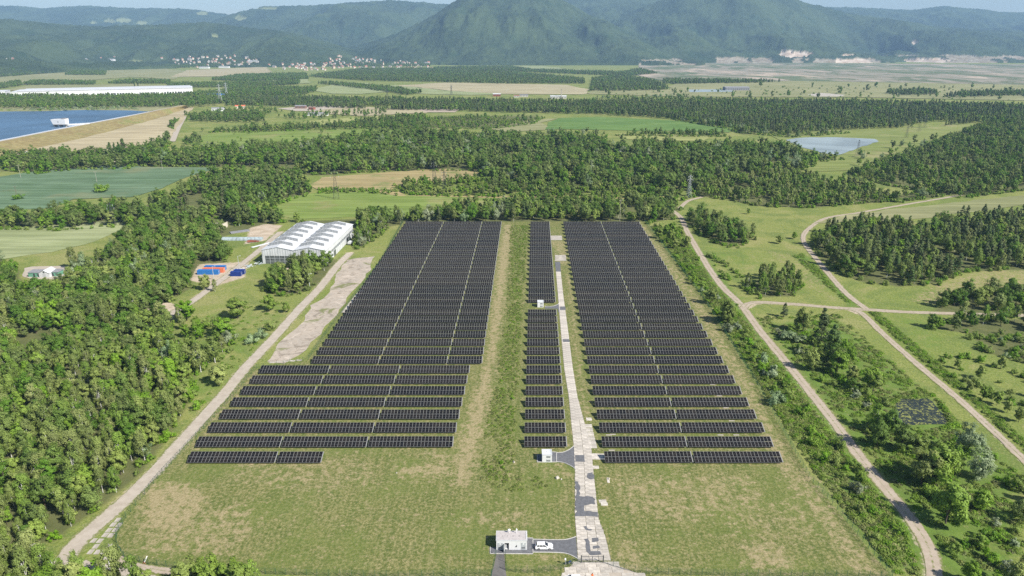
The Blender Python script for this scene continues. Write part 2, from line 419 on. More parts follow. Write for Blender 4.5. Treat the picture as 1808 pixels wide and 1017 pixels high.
def pad_mat():
    t = NT('old_concrete_pad'); n = t.noise(0.07, 6, 0.7, 0.6); n2 = t.noise(0.5, 6, 0.75); n3 = t.noise(0.05, 5, 0.65, 1.2); n4 = t.noise(0.11, 6, 0.7, 1.5)
    g = t.mix(t.ramp(n, 0.35, 0.65), (0.41, 0.350, 0.285), (0.34, 0.300, 0.250))
    g = t.mix(t.math('MULTIPLY', t.ramp(n2, 0.48, 0.66), 0.6), g, (0.22, 0.175, 0.130))
    g = t.mix(t.math('MULTIPLY', t.ramp(n4, 0.55, 0.62), 0.7), g, (0.19, 0.160, 0.125))
    g = t.mix(t.math('MULTIPLY', t.ramp(n4, 0.44, 0.38), 0.6), g, (0.52, 0.450, 0.380))
    g = t.mix(t.math('MULTIPLY', t.ramp(n3, 0.57, 0.64), 0.85), g, (0.150, 0.165, 0.060))
    return t.out(g, 0.95, 0.1, height=n2, bump=0.3)
M['pad'] = pad_mat()
def water_mat(name, col, rough, bs, bump, algae=None):
    t = NT(name); n = t.noise(bs, 3, 0.6)
    c = t.mix(t.ramp(t.noise(0.006, 4, 0.6, 0.6), 0.4, 0.6), tuple(q * 0.8 for q in col), tuple(q * 1.25 for q in col))
    if algae:
        f = t.ramp(t.noise(0.55, 6, 0.7, 1.5), 0.53, 0.58)
        c = t.mix(f, c, algae)
        rough = t.math('ADD', t.math('MULTIPLY', f, 0.7), rough, True)
    return t.out(c, rough, 0.5, height=n, bump=bump, bdist=0.3)
M['lake_water'] = water_mat('lake_water', (0.045, 0.095, 0.165), 0.35, 0.25, 0.8)
M['pond_water'] = water_mat('pond_water', (0.24, 0.28, 0.28), 0.35, 0.3, 0.2)
M['algae_water'] = water_mat('algae_water', (0.022, 0.028, 0.020), 0.4, 0.6, 0.1, (0.20, 0.215, 0.055))
# ------------------------------------------------------------------ the lie of the land
def struct(name, me, label=None, parent=None):
    o = link(name, me, parent)
    if parent is None: o['kind'] = 'structure'
    if label: o['label'] = label
    return o

# woods: (outline in the photo, projection height, spacing m, {kind: weight}, size range, where)
WOODS = []
def wood(poly, zp, sp, kinds, sz, where, keep=1.0):
    WOODS.append(dict(poly=WP(poly, zp), sp=sp, kinds=kinds, sz=sz, where=where, keep=keep))
LEFT = 'in the dense wood left of the solar field'
wood([(-80, 520), (-80, 450), (30, 462), (35, 497), (115, 497), (120, 470), (160, 452), (225, 420), (250, 400), (330, 402), (372, 420), (405, 438), (395, 455), (345, 470), (335, 500), (300, 520), (262, 540), (300, 565), (300, 620), (-80, 620)],
     3, 4.9, {'broadleaf_tree': 5, 'birch_tree': 2, 'bright_tree': 4, 'willow_tree': 0.5, 'shrub': 1}, (0.45, 1.0), LEFT)
wood([(-80, 610), (300, 600), (345, 640), (338, 690), (310, 740), (285, 775), (268, 800), (245, 830), (205, 862), (165, 892), (100, 940), (40, 962), (-80, 975)],
     2, 4.4, {'birch_tree': 5, 'broadleaf_tree': 1.6, 'bright_tree': 3.5, 'willow_tree': 0.25}, (0.45, 0.9), LEFT)
wood([(300, 560), (345, 560), (400, 580), (395, 625), (345, 650), (300, 625)], 2, 8.5, {'birch_tree': 4, 'bright_tree': 2, 'shrub': 1}, (0.55, 0.85), 'in the loose birch fringe beside the left meadow')
wood([(0, 396), (0, 378), (90, 378), (240, 358), (300, 342), (385, 303), (470, 298), (540, 312), (545, 335), (485, 355), (470, 374), (440, 388), (300, 396), (220, 390), (100, 397)],
     4, 7.5, {'broadleaf_tree': 6, 'bright_tree': 2, 'pine_tree': 1, 'shrub': 0.6}, (0.75, 1.15), 'in the tree belt between the two left fields')
wood([(330, 402), (300, 396), (440, 388), (470, 378), (500, 384), (465, 398), (420, 404), (400, 408), (372, 420)], 3, 7.0, {'broadleaf_tree': 4, 'bright_tree': 3, 'birch_tree': 1}, (0.6, 0.9), 'behind the ruined hut left of the hall')
wood([(0, 291), (0, 275), (60, 268), (140, 268), (190, 268), (235, 260), (228, 292), (140, 292), (60, 301)], 4, 8, {'broadleaf_tree': 5, 'bright_tree': 1, 'shrub': 0.6}, (0.7, 1.05), 'in the tree row behind the teal field')
CEN = 'in the wide wood behind the solar field'
wood([(232, 291), (240, 274), (330, 267), (450, 267), (560, 258), (640, 245), (720, 241), (870, 244), (1000, 247), (1080, 258), (1250, 264), (1300, 258), (1360, 262), (1400, 270), (1440, 280), (1440, 292), (1405, 300), (1395, 300),
      (1300, 310), (1230, 335), (1180, 335), (1000, 330), (860, 320), (848, 300), (700, 300), (550, 307), (480, 294), (385, 293), (290, 293)],
     1, 7.4, {'broadleaf_tree': 7, 'bright_tree': 2.6, 'willow_tree': 0.5, 'shrub': 0.6}, (0.6, 1.35), CEN, 0.97)
wood([(700, 322), (760, 322), (860, 310), (1000, 322), (1180, 335), (1230, 340), (1200, 347), (1150, 343), (1000, 345), (860, 341), (760, 340), (720, 337)], 3, 6.5, {'bright_tree': 5, 'broadleaf_tree': 3, 'shrub': 1}, (0.55, 0.9), 'in the low young wood beyond the yellow meadow')
wood([(1230, 335), (1300, 312), (1400, 305), (1500, 325), (1585, 352), (1430, 365), (1340, 362), (1290, 350), (1235, 345)], 1, 5.6, {'birch_tree': 5, 'bright_tree': 4, 'broadleaf_tree': 2}, (0.5, 0.85), 'in the young wood below the grey pond')
wood([(480, 384), (560, 388), (640, 398), (700, 391), (720, 390), (900, 389), (1000, 389), (1140, 389), (1195, 378), (1200, 362), (1190, 354), (1000, 356), (870, 358), (800, 372), (760, 380), (620, 380), (520, 384)],
     3, 6.2, {'broadleaf_tree': 4, 'bright_tree': 3.5, 'birch_tree': 2.5, 'willow_tree': 0.4, 'pine_tree': 0.6}, (0.65, 1.05), 'in the tree belt along the far edge of the solar field')
PLAIN = 'in the long dark forest across the plain'
wood([(395, 171), (530, 174), (640, 176), (750, 178), (900, 180), (1050, 181), (1200, 179), (1500, 181), (1808, 189), (1900, 191), (1900, 218), (1720, 217), (1640, 225), (1540, 227), (1450, 231), (1390, 237), (1300, 225), (1180, 209), (1040, 201), (900, 198), (800, 195), (700, 194), (620, 191), (520, 188), (400, 186)],
     1, 9.0, {'pine_tree': 7, 'broadleaf_tree': 2.5, 'bright_tree': 0.7}, (0.6, 1.05), PLAIN)
wood([(745, 222), (760, 208), (900, 204), (960, 207), (940, 218), (880, 226), (800, 226)], 1, 7, {'bright_tree': 3, 'shrub': 4, 'broadleaf_tree': 1}, (0.4, 0.8), 'in the scrub beside the far green crop', 0.75)
RW = 'in the dark wood right of the grey pond'
wood([(1500, 302), (1560, 290), (1620, 262), (1700, 232), (1740, 218), (1900, 205), (1900, 330), (1808, 332), (1700, 345), (1620, 332), (1560, 322)], 2, 6.6, {'broadleaf_tree': 5, 'bright_tree': 4, 'pine_tree': 1}, (0.5, 0.9), RW)
wood([(1432, 420), (1470, 398), (1520, 388), (1580, 392), (1640, 392), (1700, 384), (1900, 372), (1900, 470), (1780, 468), (1700, 472), (1655, 492), (1590, 497), (1520, 488), (1480, 470), (1445, 445)],
     3, 6.4, {'pine_tree': 5, 'bright_tree': 3, 'birch_tree': 2, 'broadleaf_tree': 1.5}, (0.65, 1.0), 'in the mixed pine wood inside the bend of the tracks', 0.93)
wood([(1640, 548), (1665, 532), (1730, 515), (1820, 500), (1900, 500), (1900, 550), (1740, 552)], 2, 6.5, {'broadleaf_tree': 5, 'bright_tree': 2, 'shrub': 1}, (0.6, 0.9), 'in the small wood above the right track junction')
wood([(1212, 384), (1245, 375), (1290, 396), (1332, 412), (1318, 424), (1290, 432), (1262, 422), (1230, 405)], 2, 6.2, {'broadleaf_tree': 4, 'birch_tree': 3, 'bright_tree': 2}, (0.6, 0.95), 'in the copse beside the bend of the right track')
wood([(1318, 508), (1345, 486), (1400, 482), (1415, 505), (1395, 520), (1345, 522)], 1, 5.2, {'birch_tree': 6}, (0.6, 0.8), 'in the square birch stand right of the solar field')
wood([(470, 510), (505, 478), (520, 462), (560, 458), (596, 455), (592, 470), (560, 500), (530, 515), (490, 520)], 1, 5.8, {'bright_tree': 4, 'birch_tree': 4, 'broadleaf_tree': 3}, (0.65, 1.0), 'in the copse in front of the white hall')
wood([(595, 455), (618, 452), (612, 462)], 0, 6, {'bright_tree': 1}, (0.7, 0.8), 'at the right corner of the white hall')
wood([(628, 400), (660, 395), (690, 400), (655, 425), (632, 440)], 0, 6.5, {'birch_tree': 4, 'willow_tree': 1, 'bright_tree': 2}, (0.7, 1.05), 'behind the right wall of the white hall')
wood([(1640, 575), (1700, 560), (1808, 560), (1900, 575), (1900, 590), (1740, 590)], 1, 7, {'bright_tree': 2, 'broadleaf_tree': 2, 'birch_tree': 2}, (0.55, 0.8), 'in the row below the right branch track', 0.7)
# belts and woods of the far plain
FAR = 'in a tree belt of the far plain'
for pl in ([(113, 132), (130, 126), (188, 127), (186, 132)], [(40, 149), (60, 143), (170, 145), (168, 149)], [(191, 147), (230, 142), (300, 143), (304, 147)], [(372, 141), (420, 133), (540, 130), (545, 139), (450, 143)],
           [(294, 149), (400, 147), (530, 143), (528, 148), (420, 153), (300, 154)], [(335, 206), (400, 199), (465, 201), (470, 214), (430, 215), (340, 213)], [(490, 155), (560, 156), (556, 162), (490, 160)],
           [(560, 147), (600, 147), (690, 155), (745, 163), (720, 167), (640, 156), (590, 150)], [(0, 150), (35, 144), (40, 150), (0, 156)], [(330, 167), (400, 160), (410, 170), (395, 182), (340, 178)],
           [(400, 152), (480, 155), (550, 164), (520, 168), (400, 170)]):
    wood(pl, 2, 9.5, {'broadleaf_tree': 5, 'pine_tree': 1}, (0.6, 0.95), FAR)
for pl in ([(545, 135), (640, 122), (760, 122), (900, 128), (1030, 140), (1035, 147), (880, 147), (760, 144), (640, 142)], [(760, 120), (900, 118), (940, 124), (1100, 128), (1130, 122), (1160, 130), (1100, 134), (960, 128)],
           [(1040, 160), (1045, 140), (1100, 133), (1160, 145), (1180, 158), (1100, 160)], [(-200, 140), (0, 136), (70, 130), (200, 121), (340, 119), (480, 117), (640, 118), (760, 117), (760, 114), (480, 113), (200, 117), (0, 130), (-200, 136)],
           [(1170, 148), (1330, 146), (1380, 144), (1300, 143), (1170, 141)], [(1660, 172), (1808, 168), (1900, 168), (1900, 163), (1700, 163)], [(1560, 163), (1640, 160), (1660, 166), (1580, 168)]):
    wood(pl, 2, 12, {'broadleaf_tree': 4, 'pine_tree': 4}, (0.7, 1.1), FAR)
wood([(-40, 189), (-40, 170), (150, 172), (340, 169), (380, 172), (390, 183), (330, 188), (230, 190), (100, 192)], 4, 10, {'broadleaf_tree': 5, 'bright_tree': 1, 'pine_tree': 1}, (0.65, 0.95), 'on the far shore of the reservoir')
wood([(-40, 197), (100, 192), (230, 190), (250, 194), (120, 196)], 6, 9, {'willow_tree': 3, 'bright_tree': 2, 'shrub': 3}, (0.5, 0.8), 'on the far shore of the reservoir')
HEDGE = 'in a hedgerow between the far meadows'
for pl, sp in (([(372, 233), (390, 229.5), (560, 223), (640, 219), (755, 227), (755, 230), (640, 227), (560, 228.5), (440, 233)], 7.5), ([(620, 215), (700, 208), (750, 206), (760, 216), (740, 224), (690, 221), (640, 219)], 8), ([(1085, 238), (1180, 235), (1280, 237), (1280, 240), (1180, 240)], 8),
               ([(226, 268), (260, 258), (298, 240), (308, 243), (290, 262), (250, 272)], 8), ([(298, 222), (330, 201), (336, 203), (308, 228)], 8), ([(325, 247), (350, 243), (356, 250), (330, 254)], 8),
               ([(480, 206), (560, 199), (640, 196), (690, 199), (640, 206), (520, 211)], 15), ([(376, 196), (470, 190), (500, 196), (480, 204), (400, 202)], 16)):
    wood(pl, 1, sp, {'broadleaf_tree': 6, 'bright_tree': 1}, (0.5, 0.9), HEDGE, 0.85)
for pl, sp, kp in (([(1290, 227), (1400, 238), (1470, 233), (1500, 234), (1400, 242), (1300, 233)], 7, 0.8), ([(1440, 279), (1475, 276), (1490, 280), (1455, 284)], 7, 0.8), ([(1500, 275), (1560, 262), (1640, 240), (1660, 246), (1590, 275), (1520, 298)], 14, 0.45), ([(960, 232), (1060, 233), (1080, 240), (980, 240)], 10, 0.6),
                   ([(1180, 206), (1240, 214), (1300, 223), (1280, 226), (1200, 213)], 8, 0.8), ([(1040, 172), (1200, 170), (1240, 176), (1100, 178)], 12, 0.6), ([(1560, 345), (1640, 335), (1700, 338), (1640, 348), (1580, 355)], 8, 0.5), ([(1300, 372), (1420, 378), (1420, 384), (1320, 382)], 14, 0.4)):
    wood(pl, 1, sp, {'bright_tree': 3, 'willow_tree': 2, 'broadleaf_tree': 2, 'shrub': 2}, (0.45, 0.95), 'among the loose trees around the grey pond' if pl[0][0] > 1250 else 'at the front edge of the long dark forest', kp)
wood([(1045, 172), (1050, 160), (1180, 160), (1400, 150), (1800, 156), (1900, 160), (1900, 178), (1500, 176), (1200, 174)], 1, 38, {'shrub': 5, 'broadleaf_tree': 2, 'willow_shrub': 2}, (0.7, 1.6), 'on the far steppe', 0.5)
wood([(340, 226), (540, 206), (720, 200), (760, 240), (540, 260), (350, 262)], 1, 26, {'shrub': 4, 'bright_tree': 2}, (0.5, 0.9), 'scattered over the far meadows', 0.35)
# shrub strips
STRIP = 'in the scrub strip between the right fence and the track'
wood([(1180, 452), (1210, 452), (1240, 492), (1300, 560), (1340, 612), (1420, 708), (1500, 806), (1590, 925), (1625, 985), (1560, 975), (1510, 890), (1440, 800), (1360, 690), (1300, 600), (1225, 505)],
     0.5, 4.6, {'shrub': 9, 'bright_tree': 0.5, 'willow_shrub': 0.7}, (0.55, 1.15), STRIP, 0.72)
wood([(1150, 400), (1185, 395), (1225, 445), (1200, 450), (1165, 425)], 0.5, 5, {'shrub': 5, 'bright_tree': 2}, (0.6, 1.0), STRIP, 0.85)
PATCH = 'in the thicket between the right tracks'
wood([(1365, 585), (1420, 580), (1480, 600), (1540, 680), (1570, 720), (1560, 790), (1530, 770), (1480, 700), (1420, 650), (1375, 610)], 0.5, 5.2, {'shrub': 6, 'bright_tree': 1.5, 'blossom_shrub': 0.8}, (0.6, 1.2), PATCH, 0.6)
wood([(1560, 780), (1640, 760), (1720, 790), (1810, 830), (1870, 900), (1860, 1040), (1700, 1030), (1680, 960), (1640, 880), (1590, 820)], 0.5, 5.4, {'shrub': 6, 'bright_tree': 1.2, 'willow_shrub': 0.8}, (0.6, 1.25), 'in the thicket at the lower right', 0.62)
wood([(1230, 440), (1300, 480), (1330, 515), (1290, 500), (1250, 470)], 0, 6, {'shrub': 4, 'blossom_shrub': 2}, (0.4, 0.75), 'on the meadow beside the right track', 0.6)
wood([(880, 402), (932, 402), (918, 560), (912, 700), (895, 830), (880, 830), (888, 700), (902, 540), (906, 440)], 0.3, 5.0, {'shrub': 5}, (0.15, 0.36), 'in the overgrown ditch between the solar blocks', 0.6)
wood([(360, 700), (400, 640), (480, 560), (500, 560), (440, 630), (400, 690)], 0.3, 9, {'shrub': 3, 'blossom_shrub': 1}, (0.5, 0.9), 'on the meadow beside the left road', 0.5)
wood([(560, 333), (640, 331), (700, 336), (705, 345), (640, 338), (560, 341)], 1, 5, {'shrub': 6}, (0.6, 1.1), 'in the hedge across the far meadow', 0.9)
wood([(1640, 640), (1700, 625), (1808, 660), (1900, 720), (1808, 720), (1720, 680)], 0.5, 8, {'bright_tree': 2, 'shrub': 3}, (0.45, 0.75), 'on the meadow at the right edge', 0.4)
wood([(1720, 595), (1808, 600), (1900, 610), (1900, 650), (1808, 640), (1740, 620)], 0.5, 6, {'willow_shrub': 4, 'shrub': 2}, (0.7, 1.3), 'in the grey willow scrub at the right edge', 0.8)
wood([(-70, 1110), (-70, 955), (0, 965), (60, 985), (92, 1005), (125, 1030), (125, 1110)], 0, 4.0, {'birch_tree': 4, 'bright_tree': 2.5}, (0.65, 0.95), 'in the birch group at the lower left corner')
wood([(125, 1090), (135, 1022), (165, 1025), (230, 1048), (300, 1062), (330, 1046), (420, 1050), (470, 1066), (480, 1110), (125, 1110)], 0, 4.4, {'bright_tree': 4, 'birch_tree': 3, 'shrub': 1}, (0.65, 1.0), 'at the bottom edge below the fence')

# roads and tracks (photo pixels)
ROADS = {
 'right_track': (catmull(WP([(1188, 372), (1203, 385), (1213, 408), (1240, 455), (1272, 502), (1308, 538), (1342, 584), (1390, 642), (1432, 694), (1480, 755), (1530, 822), (1580, 882), (1618, 930), (1640, 968), (1650, 1017), (1652, 1080)])), 4.2, 'track'),
 'branch_track': (catmull(WP([(1312, 545), (1330, 534), (1400, 537), (1470, 543), (1520, 546), (1600, 551), (1700, 554), (1808, 557), (1960, 562)])), 4.0, 'track'),
 'meadow_track': (catmull(WP([(1490, 544), (1520, 552), (1562, 592), (1630, 652), (1690, 702), (1750, 757), (1808, 812), (1880, 880)])), 3.4, 'track'),
 'winding_track': (catmull(WP([(1530, 546), (1492, 516), (1452, 470), (1424, 435), (1418, 418), (1430, 402), (1460, 385), (1520, 375), (1600, 361), (1700, 344)])), 3.6, 'track'),
 'left_road': (catmull(WP([(112, 992), (128, 968), (150, 946), (205, 898), (270, 836), (320, 781), (360, 736), (400, 691), (432, 651), (483, 597), (530, 544), (565, 508), (595, 470), (618, 447)])), 5.4, 'road_old'),
 'front_road': (catmull(WP([(98, 990), (140, 1000), (190, 1009), (250, 1024), (320, 1052), (420, 1095)])), 5.0, 'road_old'),
 'fence_path': (catmull(WP([(212, 984), (232, 996), (262, 1004), (310, 1011), (380, 1020), (480, 1028)])), 2.2, 'track'),
 'hall_lane': (catmull(WP([(290, 570), (300, 556), (341, 531), (397, 490), (424, 469), (447, 451), (474, 428), (495, 410)])), 5.0, 'road_old'),
 'reservoir_lane': (catmull(WP([(304, 250), (315, 225), (326, 205)])), 9.0, 'road_old'),
 'upper_track': (catmull(WP([(1200, 368), (1215, 355), (1240, 348)])), 4.0, 'track'),
 'shore_path': (catmull(WP([(172, 288), (200, 286), (215, 280)])), 4, 'road_old'),
}
def keep_out(X, Y):
    ok = np.ones(X.shape, bool)
    for k, (pts, w, _) in ROADS.items():
        ok &= dist_line(X, Y, pts[::3] + pts[-1:]) > w / 2 + 1.6
    for poly in KEEP:
        ok &= ~inside(X, Y, poly)
    return ok
FENCE_L = WP([(712, 392), (669, 469), (624, 525), (580, 584), (544, 636), (452, 651), (398, 717), (354, 764), (280, 844), (242, 891), (224, 912), (207, 942), (205, 962), (220, 985), (254, 995), (310, 1004), (420, 1012), (560, 1017)])
FENCE_R = WP([(1138, 391), (1240, 525), (1330, 668), (1427, 842), (1474, 896), (1518, 950), (1575, 1020)])
COMPOUND = FENCE_L + WP([(700, 1019), (1000, 1019), (1300, 1020)]) + FENCE_R[::-1]
KEEP = [COMPOUND[:], WP([(445, 475), (462, 425), (570, 375), (640, 378), (622, 440), (600, 452), (584, 470)]), WP([(325, 500), (350, 465), (440, 462), (430, 500)]),
        WP([(1572, 755), (1590, 698), (1650, 698), (1682, 752)]), WP([(470, 650), (520, 575), (590, 500), (620, 448), (668, 448), (640, 500), (560, 620), (540, 645)]),
        WP([(30, 516), (30, 470), (112, 462), (125, 470), (108, 516)]), WP([(395, 430), (395, 402), (500, 395), (470, 432), (420, 440)]), WP([(1380, 250), (1420, 241), (1556, 245), (1556, 254), (1490, 278), (1440, 270)]),
        WP([(850, 1015), (1100, 1015), (1130, 1090), (850, 1090)]), WP([(135, 950), (205, 890), (210, 990), (300, 1012), (300, 1030), (120, 1010)]), WP([(1612, 398), (1640, 395), (1645, 415), (1612, 415)]),
        WP([(1700, 770), (1740, 770), (1760, 850), (1690, 860)]), WP([(368, 408), (375, 396), (400, 392), (408, 402), (400, 412)])]
KEEP += [WP(p, 3) for p in ([(860, 276), (905, 268), (925, 274), (890, 284)], [(1075, 262), (1120, 258), (1130, 264), (1090, 268)], [(560, 282), (640, 278), (650, 284), (590, 289)], [(1200, 300), (1260, 292), (1275, 297), (1215, 306)],
          [(1340, 285), (1420, 278), (1440, 284), (1360, 295)], [(430, 262), (470, 258), (480, 262), (440, 267)], [(100, 668), (150, 640), (165, 648), (118, 676)], [(235, 625), (252, 600), (258, 604), (244, 632)], [(880, 203), (960, 200), (1000, 203), (900, 208)], [(640, 186), (730, 184), (740, 188), (650, 191)], [(1590, 222), (1650, 212), (1700, 213), (1640, 224)], [(1620, 290), (1680, 284), (1690, 290), (1640, 297)])]
KEEP[0] = [p for p in KEEP[0]]
DITCH_KEEP = WP([(878, 400), (932, 400), (920, 560), (914, 700), (900, 835), (876, 835), (885, 700), (900, 540)])

# ------------------------------------------------------------------ ground sheet
def axis(lo, hi, step, far_lo, far_hi, n):
    core = np.arange(lo, hi + 0.01, step)
    a = lo - np.geomspace(step, lo - far_lo, n)[::-1] if far_lo < lo else np.array([])
    b = hi + np.geomspace(step, far_hi - hi, n)
    return np.concatenate([a, core, b])
gx = axis(-280, 280, 1.3, -16000, 16000, 46); gy = axis(96, 560, 1.3, -400, 14500, 60)
GX, GY = np.meshgrid(gx, gy)
def zone(items, soft=3.0, base=None):
    A = np.zeros(GX.shape) if base is None else base
    for poly, s in items:
        p = np.array(poly); x0, y0 = p.min(0) - 3 * soft; x1, y1 = p.max(0) + 3 * soft
        ix = np.where((gx >= x0) & (gx <= x1))[0]; iy = np.where((gy >= y0) & (gy <= y1))[0]
        if len(ix) == 0 or len(iy) == 0: continue
        sl = (slice(iy[0], iy[-1] + 1), slice(ix[0], ix[-1] + 1))
        A[sl] = np.maximum(A[sl], s * soft_poly(GX[sl], GY[sl], poly, soft))
    return A
mow = zone([(COMPOUND, 1.0)], 0.8)
dry = zone([(WP(p), s) for p, s in [
    ([(888, 396), (908, 396), (893, 520), (876, 640), (856, 760), (825, 860), (795, 860), (805, 790), (832, 700), (855, 640), (870, 520)], 0.78),
    ([(255, 850), (335, 852), (372, 880), (335, 930), (280, 950), (245, 925)], 0.75), ([(225, 930), (430, 880), (470, 930), (400, 985), (250, 985)], 0.50),
    ([(700, 822), (790, 812), (815, 832), (760, 846), (700, 842)], 0.70), ([(800, 908), (930, 900), (935, 922), (820, 930)], 0.50), ([(390, 800), (640, 800), (700, 850), (560, 880), (400, 850)], 0.40),
    ([(1080, 835), (1330, 835), (1360, 900), (1200, 930), (1090, 900)], 0.45), ([(1300, 955), (1380, 955), (1420, 1010), (1320, 1015)], 0.62), ([(1240, 880), (1420, 880), (1480, 960), (1300, 960)], 0.36),
    ([(560, 800), (800, 795), (840, 830), (700, 800)], 0.5), ([(1000, 480), (1006, 480), (1025, 640), (1040, 730), (1030, 735), (1016, 640)], 0.68), ([(970, 425), (1000, 425), (1004, 470), (990, 470)], 0.6),
    ([(925, 800), (1010, 820), (1015, 850), (960, 840)], 0.4), ([(1085, 960), (1120, 960), (1150, 1010), (1095, 1010)], 0.62), ([(950, 975), (1000, 978), (990, 1005), (900, 1005)], 0.5),
    ([(930, 440), (936, 440), (930, 540), (922, 540)], 0.55), ([(1390, 825), (1430, 830), (1500, 920), (1440, 880)], 0.6),
    ([(430, 660), (460, 650), (350, 790), (300, 820)], 0.55), ([(1600, 530), (1660, 500), (1740, 475), (1880, 475), (1880, 505), (1740, 515), (1660, 540)], 0.5), ([(1350, 440), (1400, 450), (1470, 510), (1440, 520), (1380, 470)], 0.35)]], 3.0)
edge = dist_line(GX, GY, [(x - 5, y) for x, y in FENCE_R]); dry = np.maximum(dry, 0.52 * np.clip(1.4 - edge / 4, 0, 1))
dry = np.maximum(dry, 0.13 * mow) - 0.06
lush = zone([(WP(p), s) for p, s in [
    ([(905, 396), (934, 396), (920, 560), (910, 700), (896, 830), (990, 846), (1008, 868), (900, 872), (852, 850), (865, 760), (888, 640), (902, 520)], 0.75),
    ([(1150, 400), (1240, 440), (1640, 930), (1650, 1010), (1580, 1010), (1440, 830), (1250, 530)], 0.72), ([(1340, 570), (1480, 560), (1800, 830), (1808, 1060), (1680, 1060), (1560, 860)], 0.66),
    ([(330, 560), (500, 530), (520, 560), (400, 700), (320, 760), (330, 650)], 0.45), ([(1230, 430), (1310, 440), (1440, 520), (1320, 530)], 0.35), ([(830, 850), (1000, 850), (1010, 960), (830, 1000)], 0.5),
    ([(420, 880), (640, 860), (820, 900), (820, 1010), (480, 1010)], 0.45), ([(1398, 452), (1420, 446), (1520, 538), (1500, 543)], 0.8), ([(1530, 552), (1640, 650), (1700, 698), (1830, 815), (1850, 800), (1715, 685), (1560, 552)], 0.6), ([(1560, 560), (1640, 560), (1700, 620), (1640, 630)], 0.4)]], 4.0)
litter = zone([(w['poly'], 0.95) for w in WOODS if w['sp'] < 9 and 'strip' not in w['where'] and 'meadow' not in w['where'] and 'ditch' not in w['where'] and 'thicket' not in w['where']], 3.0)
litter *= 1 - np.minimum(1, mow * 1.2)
bare = zone([(WP(p), s) for p, s in [
    ([(335, 495), (350, 466), (440, 462), (432, 490), (380, 505)], 0.85), ([(430, 432), (470, 425), (500, 398), (470, 395), (440, 402)], 0.75), ([(450, 430), (462, 420), (420, 470), (405, 478)], 0.5),
    ([(258, 545), (300, 530), (320, 545), (290, 570), (262, 560)], 0.7), ([(560, 300), (840, 296), (700, 330), (560, 332)], 0.0)]], 2.0)
for rn in ('left_road', 'right_track', 'branch_track', 'meadow_track', 'winding_track', 'hall_lane'):
    pts, w, _ = ROADS[rn]; p = np.array(pts)
    d = dist_line(GX[:-55, 40:-40], GY[:-55, 40:-40], pts[::4] + pts[-1:])
    bare[:-55, 40:-40] = np.maximum(bare[:-55, 40:-40], 0.62 * np.clip(1.5 - d / (w * 0.62), 0, 1))
ny, nx = GX.shape
GZ = (fbm(GX / 9, GY / 9, 3, 3) - 0.5) * 0.5 * (1 - mow * 0.8); GZ = GZ - 0.25 * (GY > 560)
idx = np.arange(nx * ny).reshape(ny, nx)
q = np.stack([idx[:-1, :-1], idx[:-1, 1:], idx[1:, 1:], idx[1:, :-1]], -1).reshape(-1, 4)
GZ = np.minimum(GZ, 0.0) - 0.004
for k, (pts, w, _) in ROADS.items():
    d = dist_line(GX, GY, pts[::4] + pts[-1:]); GZ = np.where(d < w / 2 + 4, -0.02, GZ)
GZ = np.where(mow > 0.3, -0.01, GZ)
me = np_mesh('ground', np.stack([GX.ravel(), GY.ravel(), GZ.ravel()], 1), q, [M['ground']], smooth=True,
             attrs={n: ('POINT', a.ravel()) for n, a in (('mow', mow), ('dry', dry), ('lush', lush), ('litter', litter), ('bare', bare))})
struct('ground', me, 'rough green and dry grassland reaching to the hills')

def ragged(poly, step, amp, seed):
    out = []; n = len(poly)
    for i in range(n):
        a = np.array(poly[i], float); b = np.array(poly[(i + 1) % n], float); m = max(1, int(np.linalg.norm(b - a) / step))
        for k in range(m):
            p = a + (b - a) * k / m
            p = p + amp * np.array([vnoise(p[0] / (step * 2), p[1] / (step * 2), seed) - 0.5, vnoise(p[0] / (step * 2), p[1] / (step * 2), seed + 5) - 0.5]) * 2
            out.append((float(p[0]), float(p[1])))
    return out
def sheet(name, poly, z, mat, label, step=8.0, amp=3.0, seed=1):
    pts = ragged(poly, step, amp, seed)
    bm = bmesh.new(); f = bm.faces.new([bm.verts.new((x, y, z)) for x, y in pts])
    if f.calc_area() and True: bm.normal_update()
    if f.normal.z < 0: f.normal_flip()
    bmesh.ops.triangulate(bm, faces=[f]); m = bpy.data.meshes.new(name); bm.to_mesh(m); bm.free(); m.materials.append(mat)
    return struct(name, m, label)
